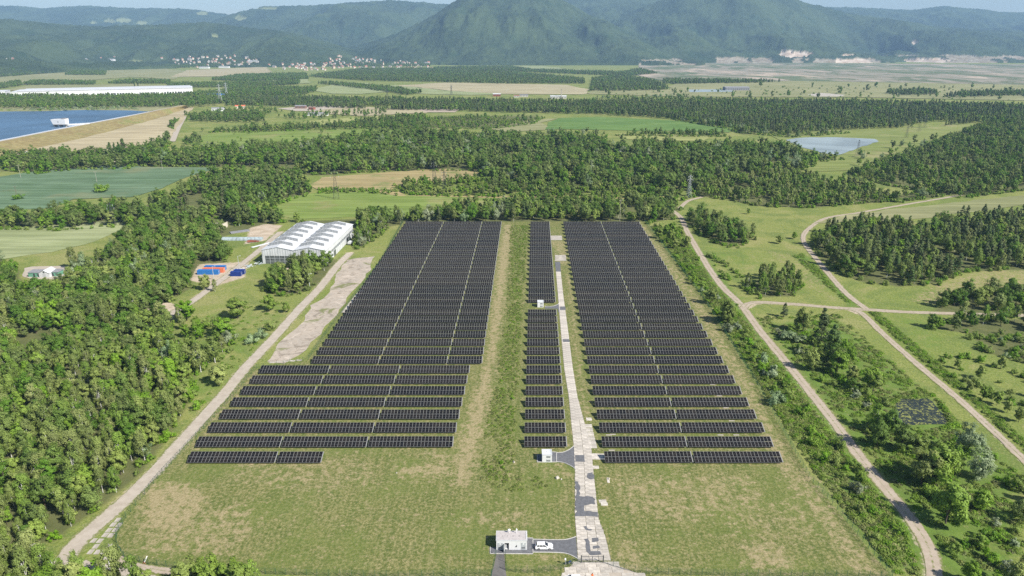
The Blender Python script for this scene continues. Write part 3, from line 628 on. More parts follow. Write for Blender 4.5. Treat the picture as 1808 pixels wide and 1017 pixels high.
FIELDS = [
 ('crop_field', [(-120, 318), (0, 312), (60, 303), (140, 296), (190, 292), (290, 295), (385, 296), (330, 313), (290, 331), (240, 347), (130, 352), (90, 367), (0, 371), (-120, 376)], 'field_teal', 'blue green crop field left of the wood belt', 0.10),
 ('pale_field', [(-120, 410), (0, 404), (225, 389), (215, 405), (150, 432), (90, 446), (0, 458), (-120, 466)], 'field_pale', 'pale green field in front of the wood belt at left', 0.08),
 ('meadow', [(470, 374), (490, 352), (560, 341), (640, 338), (700, 345), (720, 345), (860, 350), (1190, 352), (1190, 354), (860, 362), (800, 372), (740, 380), (620, 384), (520, 386)], 'field_bright', 'bright green meadow behind the white hall', 0.10),
 ('dry_meadow', [(545, 328), (570, 313), (700, 303), (790, 298), (850, 303), (830, 315), (760, 322), (690, 331), (720, 345), (860, 347), (1190, 347), (1190, 352), (860, 350), (700, 345), (640, 332), (560, 334)], 'field_tan', 'tan dry meadow in the bay of the central wood', 0.12),
 ('bright_meadow', [(345, 246), (372, 233), (440, 231), (620, 226), (740, 230), (740, 236), (640, 242), (560, 256), (450, 264), (350, 262), (340, 258)], 'field_bright', 'bright green meadow in front of the far hedgerows', 0.2),
 ('yellow_meadow', [(545, 214), (640, 206), (700, 203), (722, 210), (660, 218), (560, 222)], 'field_yellow', 'yellow green meadow between the far hedgerows', 0.2),
 ('green_field', [(960, 216), (985, 209), (1060, 207), (1180, 212), (1300, 226), (1290, 234), (1180, 232), (1060, 230), (960, 228)], 'field_green', 'long green crop field beyond the central wood', 0.2),
 ('olive_field', [(870, 228), (930, 213), (985, 209), (960, 216), (960, 230), (900, 234)], 'field_olive', 'olive patch at the left end of the long green field', 0.25),
 ('pale_strip', [(1085, 236), (1160, 236), (1250, 240), (1240, 250), (1110, 247)], 'field_yellow', 'pale strip below the long green crop field', 0.2),
 ('pond_meadow', [(1370, 240), (1450, 228), (1600, 226), (1720, 214), (1730, 222), (1640, 250), (1560, 285), (1500, 300), (1430, 305), (1400, 292), (1470, 278), (1400, 262)], 'field_meadow', 'yellow green meadow around the grey pond', 0.08),
 ('right_meadow', [(1440, 395), (1500, 378), (1620, 365), (1808, 345), (1960, 335), (1960, 355), (1808, 362), (1640, 385), (1520, 392)], 'field_olive', 'olive meadow behind the mixed pine wood', 0.08),
 ('far_crop', [(545, 158), (610, 145), (650, 147), (700, 160), (640, 166), (580, 166)], 'field_pale', 'pale green far crop between tree belts', 0.5),
 ('straw_field', [(700, 151), (790, 146), (1000, 150), (1042, 158), (1030, 167), (900, 166), (800, 161)], 'field_straw', 'long straw coloured field in the far middle', 0.5),
 ('crop_end', [(655, 151), (700, 151), (800, 161), (900, 166), (830, 168), (740, 166)], 'field_pale', 'green end of the long straw field', 0.45),
 ('far_straw_field', [(-300, 150), (-300, 136), (0, 134), (120, 124), (290, 121), (330, 126), (310, 140), (230, 136), (100, 147), (0, 152)], 'field_olive', 'pale straw field beyond the long warehouse', 0.6),
 ('near_warehouse_field', [(0, 160), (60, 151), (230, 149), (340, 151), (250, 158), (100, 163)], 'field_olive', 'straw field just behind the long warehouse', 0.6),
 ('far_green_strip', [(330, 148), (440, 143), (545, 140), (548, 147), (430, 153)], 'field_pale', 'green strip between far tree belts', 0.6),
 ('village_field', [(330, 124), (470, 118), (480, 128), (390, 135), (300, 136)], 'field_straw', 'straw field below the village', 0.6),
 ('mid_straw_field', [(530, 200), (620, 187), (740, 193), (760, 200), (640, 205)], 'field_straw', 'straw strip in front of the long forest', 0.3),
 ('hill_foot_field', [(820, 121), (900, 116), (960, 117), (1000, 121), (930, 125)], 'field_pale', 'pale field at the foot of the main hill', 0.7),
 ('hill_foot_field', [(935, 126), (1010, 122), (1080, 126), (1040, 130)], 'field_pale', 'second pale field at the foot of the main hill', 0.7),
 ('steppe', [(1040, 166), (1050, 158), (1180, 158), (1190, 148), (1400, 143), (1808, 150), (2100, 152), (2100, 178), (1808, 178), (1500, 172), (1200, 171)], 'field_olive', 'olive steppe behind the long forest at right', 0.5),
 ('mined_land', [(1120, 132), (1130, 114), (1250, 110), (1500, 112), (1808, 114), (2300, 114), (2300, 150), (1808, 150), (1400, 143), (1190, 148)], 'field_mine', 'grey stripped mining land at the foot of the right hill', 0.6),
]
for i, (n, poly, m, lab, z) in enumerate(FIELDS):
    W = WP(poly); far = max(p[1] for p in W)
    sheet(n, W, z + 0.011 * i, M[m], lab, 8 if far < 900 else 25, 2.5 if far < 900 else 10, i * 3)

# ------------------------------------------------------------------ hills
HP = {
 'A': (10500, 7200, [(-700, 20), (-300, 14), (-100, 16), (20, 12), (100, 15), (170, 11), (260, 16), (330, 17), (400, 26), (480, 45), (600, 80), (1000, 90), (1300, 40), (1400, 12), (1450, 15), (1550, 16), (1595, 20), (1650, 13), (1700, 17), (1750, 22), (1808, 24), (2000, 20), (2500, 30)]),
 'B': (9000, 6200, [(200, 90), (330, 60), (390, 36), (430, 23), (480, 13), (560, 12), (640, 5), (700, 1), (780, 7), (840, 10), (900, 5), (1040, -4), (1100, -2), (1160, 0), (1300, 10), (1400, 40), (1500, 80)]),
 'C': (7700, 5400, [(960, 100), (1040, 62), (1090, 40), (1140, 12), (1180, -6), (1240, -20), (1310, -24), (1370, -8), (1420, 8), (1480, 22), (1540, 34), (1600, 42), (1680, 52), (1808, 62), (2000, 70), (2500, 75)]),
 'D': (6500, 4750, [(480, 108), (560, 101), (640, 82), (700, 62), (750, 38), (790, 14), (820, -4), (870, -20), (920, -24), (960, -12), (1000, 4), (1040, 26), (1080, 46), (1130, 70), (1180, 90), (1240, 104), (1300, 112)]),
 'E': (6000, 3900, [(-700, 50), (-100, 50), (0, 44), (60, 42), (110, 47), (200, 50), (300, 46), (370, 42), (420, 50), (480, 56), (540, 68), (600, 86), (660, 104), (720, 112)]),
}
E_FOOT = ([-700, 0, 140, 340, 700], [2900, 3050, 3650, 4200, 4600])
def hill_h(X, Y):
    X = np.asarray(X, float); Y = np.asarray(Y, float)
    px = 904 + (X / np.maximum(Y, 1)) * F_PX / CT
    H = np.full(X.shape, -40.0)
    for key, (D, Fo, prof) in HP.items():
        pp = np.array(prof, float)
        wob = (fbm(X / 900 + 7, Y / 900, ord(key), 3) - 0.5)
        py = np.interp(px + wob * 40, pp[:, 0], pp[:, 1])
        elev = np.arctan((508.5 - py) / F_PX) - PITCH
        zc = CAM_H + D * np.tan(elev)
        fo = np.interp(px, *E_FOOT) if key == 'E' else Fo
        Dd = D + wob * 500
        t = (Y - fo) / (Dd - fo)
        spur = (fbm(X / 480, Y / 1100, ord(key) + 40, 5) - 0.5)
        tt = np.clip(t, 0, 1); pr = tt ** 1.25 * (1.12 - 0.12 * tt)
        gul = (1 - np.abs(2 * fbm(X / 420, Y / 1000, ord(key) + 90, 3) - 1)) - 0.7
        up = zc * pr + gul * 85 * np.sin(np.pi * np.clip(tt * 0.93, 0, 1)) ** 0.7 * np.clip(zc / 300, 0, 1) + spur * 340 * np.sin(np.pi * tt) * np.clip(zc / 300, 0, 1.2)
        up = np.where(t > 1, zc * (1 - 0.5 * np.clip((Y - Dd) / 3500, 0, 1)), up)
        up = np.where(t < 0, -40.0, up)
        up = np.where(zc < 5, -40, up)
        H = np.maximum(H, up)
    return H
hx = np.linspace(-420, 2230, 1250); hy = np.geomspace(2950, 13500, 430)
HPX, HYY = np.meshgrid(hx, hy)
HX = (HPX - 904) / F_PX * CT * HYY
HH = hill_h(HX, HYY)
PXh, PYh = to_px(HX, HYY, HH)
clear = np.zeros(HX.shape); rock = np.zeros(HX.shape)
def blob(arr, cx, cy, rx, ry, s, seed):
    d = ((PXh - cx) / rx) ** 2 + ((PYh - cy) / ry) ** 2
    n = fbm(HX / 60, HYY / 120, seed, 3)
    np.maximum(arr, s * (d + (n - 0.5) * 1.6 < 1), out=arr)
for b in [(195, 38, 10, 3.5), (220, 37, 14, 4), (250, 41, 10, 2.5), (425, 33, 10, 5), (358, 24, 10, 3), (380, 65, 6, 3), (165, 41, 6, 2), (470, 16, 20, 2), (240, 110, 12, 2)]: blob(clear, *b, 1.0, 3)
for b in [(1402, 98, 30, 5.5), (1390, 94, 14, 4), (1508, 110, 30, 5), (1482, 110, 6, 5), (1568, 118, 18, 3.5), (1616, 76, 6, 3.5), (1640, 108, 40, 4), (1690, 118, 26, 4), (1495, 99, 12, 1.5)]: blob(rock, *b, 1.0, 9)
for b in [(1640, 108, 120, 9), (1300, 109, 100, 6), (1480, 113, 100, 5), (1780, 109, 90, 9), (1180, 112, 60, 5), (1400, 110, 60, 6)]:
    n_ = fbm(HX / 160, HYY / 260, 55, 4); tmp = np.zeros(HX.shape); blob(tmp, *b, 0.5, 21); rock = np.maximum(rock, np.where(n_ > 0.52, tmp, 0))
rng = np.random.default_rng(5)
can = rng.random(HX.shape) * 9 + fbm(HX / 45, HYY / 70, 77, 3) * 16
for vp_ in ([(280, 104), (330, 101), (420, 100), (460, 108), (458, 116), (400, 120), (335, 121), (290, 110)], [(474, 117), (560, 112), (600, 100), (640, 104), (700, 110), (760, 113), (764, 122), (700, 122), (640, 122), (560, 126), (490, 123)]):
    can = np.where(inside(PXh, PYh, vp_), can * 0.25, can)
can *= np.clip(1 - np.maximum(clear, rock) * 1.2, 0.05, 1) * (HH > 0)
HZ = HH + can
ny, nx = HX.shape; idx = np.arange(nx * ny).reshape(ny, nx)
q = np.stack([idx[:-1, :-1], idx[:-1, 1:], idx[1:, 1:], idx[1:, :-1]], -1)
keepq = ((HH[:-1, :-1] > -30) | (HH[1:, :-1] > -30) | (HH[:-1, 1:] > -30)).ravel()
def hill_mat():
    t = NT('hill_forest'); n = t.noise(0.0022, 4, 0.6); n2 = t.noise(0.02, 4, 0.65); n3 = t.noise(0.006, 3, 0.6)
    c = t.mix(t.ramp(n, 0.38, 0.62), (0.026, 0.042, 0.021), (0.048, 0.070, 0.031))
    c = t.mix(t.math('MULTIPLY', t.ramp(n2, 0.45, 0.7), 0.6), c, (0.064, 0.088, 0.038))
    c = t.mix(t.math('MULTIPLY', t.ramp(n3, 0.5, 0.7), 0.6), c, (0.022, 0.045, 0.020))
    c = t.mix(t.attr('clear'), c, (0.17, 0.19, 0.09))
    rk = t.mix(t.ramp(n2, 0.3, 0.7), (0.34, 0.25, 0.18), (0.56, 0.48, 0.40))
    c = t.mix(t.attr('rock'), c, rk)
    return t.out(c, 0.95, 0.05)
me = np_mesh('hills', np.stack([HX.ravel(), HYY.ravel(), HZ.ravel()], 1), q.reshape(-1, 4)[keepq], [hill_mat()],
             attrs={'clear': ('POINT', clear.ravel()), 'rock': ('POINT', rock.ravel())})
struct('hills', me, 'forested blue green mountain range behind the plain')

# ------------------------------------------------------------------ water
DAMZ, WATZ = 8.0, 6.5
crest = catmull([(-648, 700)] + [P(x, y, DAMZ) for x, y in [(0, 250), (120, 226), (230, 205), (300, 190.5), (338, 183)]], 20)
toe = catmull([(-560, 700)] + [P(x, y, 0) for x, y in [(0, 277), (120, 250), (250, 217), (320, 195), (338, 187)]], 20)
def resample(pts, n):
    p = np.array(pts); s = np.concatenate([[0], np.cumsum(np.hypot(*np.diff(p, axis=0).T))]); t = np.linspace(0, s[-1], n)
    return np.stack([np.interp(t, s, p[:, 0]), np.interp(t, s, p[:, 1])], 1)
cr = resample(crest, 63)[:60]; to = resample(toe, 63)[:60]
V = []; Fq = []; mi = []
rows = []
for k in range(60):
    c = cr[k]; t = to[k]; tg_ = cr[min(k + 1, 59)] - cr[max(k - 1, 0)]; d = np.array([tg_[1], -tg_[0]]) / np.linalg.norm(tg_)
    e_ = min(1.0, (62 - k) / 22)
    ring = [(c - d * (5.2 + 21 * e_), 2.0), (c - d * (5.1 + 10 * e_), DAMZ - 0.9), (c - d * 5.0, DAMZ), (c, DAMZ), (c + d * 6, DAMZ - 0.8)]
    for j in range(1, 6):
        f = j / 5; w = (vnoise(k * 0.6, j * 1.3, 4) - 0.5) * 0.8 if j < 5 else 0
        ring.append((c + d * 6 + (t - c - d * 6) * f, (DAMZ - 0.8) * (1 - f) ** 1.1 + w - (0.05 if j == 5 else 0)))
    rows.append(len(V)); V += [(x[0], x[1], z) for x, z in ring]
for k in range(59):
    for j in range(9):
        Fq.append((rows[k] + j, rows[k] + j + 1, rows[k + 1] + j + 1, rows[k + 1] + j)); mi.append(1 if j in (0, 1) else 2 if j == 2 else 0)
M['dam_stone'] = plain('dam_stone', (0.52, 0.58, 0.64), 0.7, var=0.1, scale=0.1)
struct('dam', np_mesh('dam', V, Fq, [M['dam_grass'], M['dam_stone'], M['road_old']], mi, smooth=True), 'long grassy dam with a pale stone crest beside the reservoir')
shore = [P(x, y, WATZ) for x, y in [(262, 197), (235, 195), (150, 194), (80, 196), (0, 197), (-80, 198), (-300, 200)]]
inner = [tuple(cr[k] - 16 * (to[k] - cr[k]) / np.linalg.norm(to[k] - cr[k])) for k in range(0, 58)]
inner = [p for p in inner if p[1] < P(262, 197, WATZ)[1] + 5]
sheet('reservoir_water', inner + shore + [(-1900, 800), (-700, 690)], WATZ, M['lake_water'], 'deep blue rippled water of the reservoir', 40, 0.5)
V = []; Fq = []
sh = resample(shore, 40)
for x, y in sh:
    V += [(x, y - 3, WATZ - 0.4), (x, y + 8, WATZ + 0.6), (x, y + 60, WATZ - 1.0), (x - 20, y + 190, -0.4)]
for k in range(39):
    for j in range(3): Fq.append((k * 4 + j, k * 4 + 4 + j, k * 4 + 5 + j, k * 4 + 1 + j))
struct('shore_bank', np_mesh('shore_bank', V, Fq, [M['field_olive']], smooth=True), 'grassy far shore of the reservoir')
sheet('straw_bank', [tuple(p) for p in to[5:]][::1] + WP([(342, 189), (330, 203), (312, 228), (298, 246), (255, 255), (190, 266), (80, 274), (0, 292), (-60, 300)]), 0.25, M['straw_bank'], 'pale mown strip along the foot of the dam', 15, 3)
sheet('grey_pond', WP([(1388, 247), (1420, 243), (1480, 243), (1545, 246), (1552, 250), (1520, 260), (1498, 269), (1480, 274), (1455, 271), (1420, 262), (1400, 254)]), 0.5, M['pond_water'], 'calm grey pond beyond the central wood', 6, 2)
sheet('algae_pond', WP([(1574, 742), (1583, 710), (1590, 704), (1636, 703), (1646, 708), (1672, 742), (1668, 749), (1580, 750)]), 0.05, M['algae_water'], 'small dark square pond with yellow algae', 2, 0.35)
sheet('forest_pool', WP([(1618, 402), (1632, 400), (1634, 410), (1620, 411)]), 0.08, M['pond_water'], 'tiny pool in the mixed pine wood', 3, 1)
sheet('far_pond', WP([(1215, 158.5), (1290, 158), (1296, 162.5), (1220, 163)]), 0.8, M['pond_water'], 'narrow blue pond beyond the long forest', 30, 8)
sheet('pale_pit', WP([(1425, 167), (1450, 164.5), (1492, 168), (1480, 171), (1440, 171)]), 0.8, M['concrete_grey'], 'white pit floor beyond the long forest', 20, 6)

# ------------------------------------------------------------------ roads
def ribbon(name, pts, w, z, mat, label, jit=0.35, seed=0):
    p = np.array(pts); d = np.gradient(p, axis=0); d /= np.linalg.norm(d, axis=1)[:, None] + 1e-9
    nrm = np.stack([-d[:, 1], d[:, 0]], 1); V = []; Fq = []
    cols = (-1, -0.78, -0.45, 0, 0.45, 0.78, 1); at = (1.0, 0.45, -0.2, 0.62 if mat is M['track'] else -0.1, -0.2, 0.45, 1.0); A = []
    for i in range(len(p)):
        for c, s in enumerate(cols):
            o = s * w / 2 + (jit * (vnoise(i * 0.9, s * 7 + 3, seed) - 0.5) * 2 if abs(s) == 1 else 0)
            V.append((*(p[i] + nrm[i] * o), z + (0.02 if abs(s) < 1 else 0) - (0.03 if abs(s) == 0.45 else 0))); A.append(at[c])
    k = len(cols)
    for i in range(len(p) - 1):
        for j in range(k - 1): Fq.append((i * k + j + 1, i * k + j, i * k + k + j, i * k + k + 1 + j))
    return struct(name, np_mesh(name, V, Fq, [mat], smooth=True, attrs={'verge': ('POINT', A)}), label)
RL = {'right_track': 'pale dirt track curving down the right side of the solar field', 'branch_track': 'pale dirt track branching right to the picture edge', 'meadow_track': 'straight dirt track running down to the right edge',
      'winding_track': 'winding dirt track around the mixed pine wood', 'left_road': 'old pale concrete road along the left wood', 'front_road': 'grey road leaving the picture at the lower left', 'fence_path': 'pale footpath outside the fence at the lower left', 'hall_lane': 'dirt lane from the wood to the white hall', 'reservoir_lane': 'pale lane beside the mown strip of the dam',
      'upper_track': 'bit of track beyond the solar field', 'shore_path': 'path behind the teal field'}
for i, (k, (pts, w, m)) in enumerate(ROADS.items()):
    ribbon(k, pts, w * 1.02, 0.035 + 0.012 * i, M[m], RL[k], 0.5 if w < 10 else 1.0, i * 11)
Z8 = lambda x, y: (300 + x / 3.39, 360 + y / 3.39)
sheet('concrete_yard', WP([Z8(*p) for p in [(575, 945), (640, 850), (760, 745), (830, 650), (850, 605), (930, 565), (1000, 425), (1060, 335), (1230, 312), (1180, 430), (1070, 560), (970, 690), (870, 800), (790, 900), (700, 950)]]), 0.02, M['pad'], 'broken pale concrete yard beside the solar field', 4, 1.4)
# ------------------------------------------------------------------ solar tables
MODW, MODL, TILT, Z0 = 1.155, 2.13, R(20), 0.72
def add_panel(b, ox, oy):
    """one module lying in the table plane: dark glass in a pale frame, pale strip across its middle"""
    w, l, fr, th = 1.118, 2.07, 0.042, 0.035
    x0, x1, y0, y1 = ox, ox + w, oy, oy + l
    b.box(x0, x1, y0, y1, -th, -0.004, 1)
    z = 0.0
    b.poly([(x0, y0, z), (x1, y0, z), (x1 - fr, y0 + fr, z), (x0 + fr, y0 + fr, z)], 1); b.poly([(x1, y0, z), (x1, y1, z), (x1 - fr, y1 - fr, z), (x1 - fr, y0 + fr, z)], 1)
    b.poly([(x1, y1, z), (x0, y1, z), (x0 + fr, y1 - fr, z), (x1 - fr, y1 - fr, z)], 1); b.poly([(x0, y1, z), (x0, y0, z), (x0 + fr, y0 + fr, z), (x0 + fr, y1 - fr, z)], 1)
    ym = (y0 + y1) / 2; s = 0.010
    b.poly([(x0 + fr, y0 + fr, z), (x1 - fr, y0 + fr, z), (x1 - fr, ym - s, z), (x0 + fr, ym - s, z)], 0)
    b.poly([(x0 + fr, ym + s, z), (x1 - fr, ym + s, z), (x1 - fr, y1 - fr, z), (x0 + fr, y1 - fr, z)], 0)
    b.poly([(x0 + fr, ym - s, z), (x1 - fr, ym - s, z), (x1 - fr, ym + s, z), (x0 + fr, ym + s, z)], 1)
pm = [M['panel_glass'], M['panel_frame']]
_b = MB(); add_panel(_b, 0, 0); PANEL = _b.mesh('panel', pm)
PMAT = Matrix.Rotation(TILT, 4, 'X')
def array_mesh(n):
    b = MB()
    for i in range(n):
        for j in range(2): add_panel(b, i * MODW, j * (MODL + 0.05))
    return b.mesh('panel_field', pm)
def frame_mesh(n):
    b = MB(); L = n * MODW; ct, st = math.cos(TILT), math.sin(TILT)
    for s in (0.35, 1.75, 2.6, 3.95):
        y, z = s * ct, Z0 + s * st - 0.11
        b.box(-0.03, L - 0.02, y - 0.04, y + 0.04, z - 0.06, z + 0.02)
    k = max(3, int(L / 3.6) + 1)
    for i in range(k):
        x = 0.4 + (L - 0.8) * i / (k - 1)
        b.bar((x, 0.2, Z0 + 0.2 * st - 0.2), (x, 4.0, Z0 + 4.2 * st - 0.22), 0.09)
        for s in (0.9, 3.3):
            b.box(x - 0.05, x + 0.05, s * ct - 0.05, s * ct + 0.05, -0.2, Z0 + s * st - 0.2)
    for s in (0, 1):
        b.poly([(L - 0.02, s * 2.18 * ct + 0.0, Z0 + s * 2.18 * st), (L + 0.22, s * 2.18 * ct, Z0 + s * 2.18 * st), (L + 0.22, (s + 1) * 2.13 * ct, Z0 + (s + 1) * 2.13 * st), (L - 0.02, (s + 1) * 2.13 * ct, Z0 + (s + 1) * 2.13 * st)], 1)
    return b.mesh('support_frame', [M['steel'], M['end_rail']])
ARR = {n: array_mesh(n) for n in (12, 24)}; FRM = {n: frame_mesh(n) for n in (12, 24)}
def solar_table(x, y, n, k, label, dz=0.0):
    t = empty('solar_table', (x, y, dz), rr.uniform(-0.0022, 0.0022)); t.rotation_euler[0] = rr.uniform(-0.006, 0.006); t.rotation_euler[1] = rr.uniform(-0.0012, 0.0012); tag(t, label, 'solar table', 'rows of dark solar tables')
    link('support_frame', FRM[n], t)
    if k < 5:
        for i in range(n):
            for j in range(2):
                p = link('panel', PANEL, t); s = j * (MODL + 0.05)
                p.location = (i * MODW, s * math.cos(TILT), Z0 + s * math.sin(TILT)); p.rotation_euler = (TILT, 0, 0)
    else:
        p = link('panel_field', ARR[n], t); p.location = (0, 0, Z0); p.rotation_euler = (TILT, 0, 0); p['kind'] = 'stuff'
rr = random.Random(3)
def rowname(k): return ordinal(k + 1) + ' row from the front'
rr = random.Random(3)
for k in range(35):
    Y = 184.9 + 8.93 * k; GAP = 0.75; T24 = 24 * MODW; T12 = 12 * MODW
    z = lambda: rr.uniform(-0.04, 0.04)
    if k == 0: spec = [(-102.9, 24, 'left end'), (-102.9 + T24 + GAP, 12, 'right end')]
    elif k < 8:
        xr = -19.6 + 0.042 * (Y - 193.8); spec = [(xr - 3 * T24 - 2 * GAP, 24, 'left end'), (xr - 2 * T24 - GAP, 24, 'middle'), (xr - T24, 24, 'right end')]
    else:
        xr = -12.5 + 0.0197 * (Y - 257); x0 = xr - 2 * T24 - T12 - 2 * GAP; spec = [(x0, 24, 'left end'), (x0 + T24 + GAP, 24, 'middle'), (x0 + 2 * (T24 + GAP), 12, 'right end')]
    for x, n, pos in spec: solar_table(x, Y + rr.uniform(-0.06, 0.06), n, k, 'solar table, %s, left block, %s of its row' % (rowname(k), pos), z())
    if k >= 1 and k != 15:
        solar_table(4.1 + 0.0326 * (Y - 193.8), Y, 12, k, 'short solar table, narrow middle block, level with %s' % rowname(k), z())
    x0 = 29.5 + 0.0277 * (Y - 184.9)
    for x, pos in ((x0, 'left end'), (x0 + T24 + GAP, 'right end')): solar_table(x, Y + rr.uniform(-0.06, 0.06), 24, k, 'solar table, %s, right block, %s of its row' % (rowname(k), pos), z())

# ------------------------------------------------------------------ centre road of concrete slabs
slab_cache = {}
def slab_mesh(w, l, mat='concrete'):
    key = (round(w, 2), round(l, 2), mat)
    if key not in slab_cache:
        b = MB(); b.box(-w / 2, w / 2, -l / 2, l / 2, -0.1, 0.05, taper=0.012); slab_cache[key] = b.mesh('slab', M[mat])
    return slab_cache[key]
LE = [(981.5, 479), (985, 520), (990.5, 590), (996, 650), (1004, 700), (1013, 790), (1015, 834), (1015, 915), (1018, 949), (1020, 990)]
RE = [(990, 479), (994.5, 520), (1004, 590), (1011.5, 650), (1019.6, 700), (1044, 790), (1048, 834), (1057, 915), (1069.5, 949), (1079, 990)]
Lw, Rw = WP(LE)[::-1], WP(RE)[::-1]
lx = lambda y: float(np.interp(y, [p[1] for p in Lw], [p[0] for p in Lw])); rx = lambda y: float(np.interp(y, [p[1] for p in Rw], [p[0] for p in Rw]))
M['joint_soil'] = plain('joint_soil', (0.16, 0.145, 0.10), 0.95, var=0.3, scale=0.6)
yy = np.arange(Lw[0][1], Lw[-1][1] + 1, 2.0)
V = []; Fq = []
for i, y in enumerate(yy):
    V += [(lx(y) + 0.15 * math.sin(i * 1.7), y, 0.012), (rx(y) + 0.2 * math.sin(i * 2.3), y, 0.012)]
for i in range(len(yy) - 1): Fq.append((2 * i, 2 * i + 1, 2 * i + 3, 2 * i + 2))
croad = struct('concrete_road', np_mesh('concrete_road', V, Fq, [M['joint_soil']]), 'central road of pale concrete slabs with dark patches')
sr = random.Random(11)
y = Lw[0][1] + 1
while y < Lw[-1][1] - 1:
    l = 2.0; a, b_ = lx(y), rx(y); W = b_ - a
    cols = [W] if W < 4.6 else ([3.0, W - 3.0] if W < 6.2 else [3.0, 2.4, W - 5.4] if W > 6.6 else [3.0, W - 3.0])
    x = a
    for w in cols:
        if w < 0.7: continue
        ww = math.floor((w - 0.07) * 20) / 20; o = link('slab', slab_mesh(ww, l - 0.09), croad)
        o.location = (x + w / 2 + sr.uniform(-0.03, 0.03), y + sr.uniform(-0.03, 0.03), sr.uniform(-0.012, 0.012)); o.rotation_euler = (sr.uniform(-0.004, 0.004), sr.uniform(-0.004, 0.004), sr.uniform(-0.01, 0.01)); x += w
    y += l
# loose slabs at the right of the road
for (px, py, w, l) in [(1052, 806, 6, 3.4)] + [(1030 + 4.2 * i + 1.7 * j + 4, 752 + 7.2 * j, 1.1, 2.3) for j in range(6) for i in range(3)] + [(1064, 885, 2.2, 1.4), (1067, 890, 2.0, 1.4), (1052, 825, 2, 1.6), (1074, 848, 0.8, 2.6), (1040, 740, 2, 2)]:
    X, Y = P(px, py); o = link('slab', slab_mesh(w, l), croad); o.location = (X, Y, sr.uniform(-0.02, 0.01)); o.rotation_euler = (0, 0, sr.uniform(-0.06, 0.06))
sheet('slab_apron', WP([(971.5, 416), (992, 416), (992.5, 424), (972.5, 424)]), 0.03, M['concrete_grey'], 'single pale slab strip near the far end of the middle block', 3, 0.2)
for i, (pl) in enumerate([[(979, 450), (998, 450), (1000, 461), (980, 461)]]):
    sheet('slab_apron', WP(pl), 0.03, M['concrete_grey'], 'broken pale slabs at the upper end of the centre road', 2, 0.6)
sheet('asphalt_patch', WP([(980, 462), (989, 462), (990, 480), (981.5, 480)]), 0.035, M['asphalt'], 'grey asphalt strip at the upper end of the centre road', 3, 0.1)
PATCHES = [[(988, 541.5), (998, 541.5), (999, 547.5), (989, 547.5)], [(993.5, 599), (1005, 599), (1006, 604), (994, 604)], [(1015.5, 804), (1031.5, 803.5), (1032.5, 815.5), (1016, 815.5)], [(1037, 835), (1047, 834), (1049, 846), (1038, 846)],
           [(1016.5, 850), (1020, 850), (1024, 865), (1023, 876), (1047, 877), (1052, 890), (1034, 892), (1032, 903), (1054, 904), (1055, 912), (1017, 912), (1016, 880)],
           [(1032, 930), (1037, 928), (1038, 933), (1046, 934), (1045, 936), (1034, 936)], [(1046, 951), (1055, 950), (1057, 956), (1047, 957)], [(1032, 953), (1039, 951), (1041, 966), (1045, 972), (1060, 974), (1062, 980), (1044, 980), (1035, 973)], [(1048, 963), (1056, 962), (1058, 968), (1049, 969)]]
for i, pl in enumerate(PATCHES):
    p = ragged(WP(pl), 0.5, 0.4 if i > 2 else 0.08, i); bm = bmesh.new(); f = bm.faces.new([bm.verts.new((x, y, 0.078)) for x, y in p]); bm.normal_update()
    if f.normal.z < 0: f.normal_flip()
    bmesh.ops.triangulate(bm, faces=[f]); m = bpy.data.meshes.new('asphalt_patch'); bm.to_mesh(m); bm.free(); m.materials.append(M['asphalt']); link('asphalt_patch', m, croad)
# left apron slabs with grassy joints
lr = bpy.data.objects['left_road']
ax, ay = P(222, 900); dvec = np.array(P(160, 975)) - np.array((ax, ay)); dvec /= np.linalg.norm(dvec); nvec = np.array([-dvec[1], dvec[0]]); ang = math.atan2(dvec[1], dvec[0])
AP = WP([(165, 925), (215, 895), (222, 905), (203, 945), (202, 966), (212, 988), (160, 985), (150, 955)])
for i in range(-4, 22):
    for j in range(-9, 9):
        q = np.array((ax, ay)) + dvec * i * 2.15 + nvec * j * 1.75 + np.array([sr.uniform(-.12, .12), sr.uniform(-.12, .12)])
        if inside(np.array([q[0]]), np.array([q[1]]), AP)[0] and dist_line(np.array([q[0]]), np.array([q[1]]), ROADS['left_road'][0])[0] > 3.6 and sr.random() < 0.7:
            o = link('slab', slab_mesh(1.75, 1.35, 'concrete_grey'), lr); o.location = (q[0], q[1], sr.uniform(-0.03, 0.0)); o.rotation_euler = (0, 0, ang + sr.uniform(-.05, .05))
yard = bpy.data.objects['concrete_yard']
for i, (px, py, w, l) in enumerate([(720 - 530, 800, 2, 2)] * 0 + [(480 + 12 * i, 640 - 1.0 * i, 2.4, 1.2) for i in range(5)]):
    X, Y = P(px, py); o = link('slab', slab_mesh(w, l), yard); o.location = (X, Y, 0.01)
# pale strip lying under the left tables
sheet('slab_apron', WP([(658, 486), (664, 486), (636, 522), (610, 552), (602, 552), (628, 520)]), 0.02, M['concrete_grey'], 'pale strip of slabs at the left ends of the solar rows', 3, 0.3)
for px, py in [(1250, 660), (1258, 679), (1270, 699), (1282, 720), (1292, 743), (1272, 768), (1082, 767), (1080, 795), (1075, 768), (1300, 768)]:
    X, Y = P(px, py); o = link('slab', slab_mesh(2.0, 0.6, 'concrete_grey'), croad); o.location = (X, Y, 0.0)

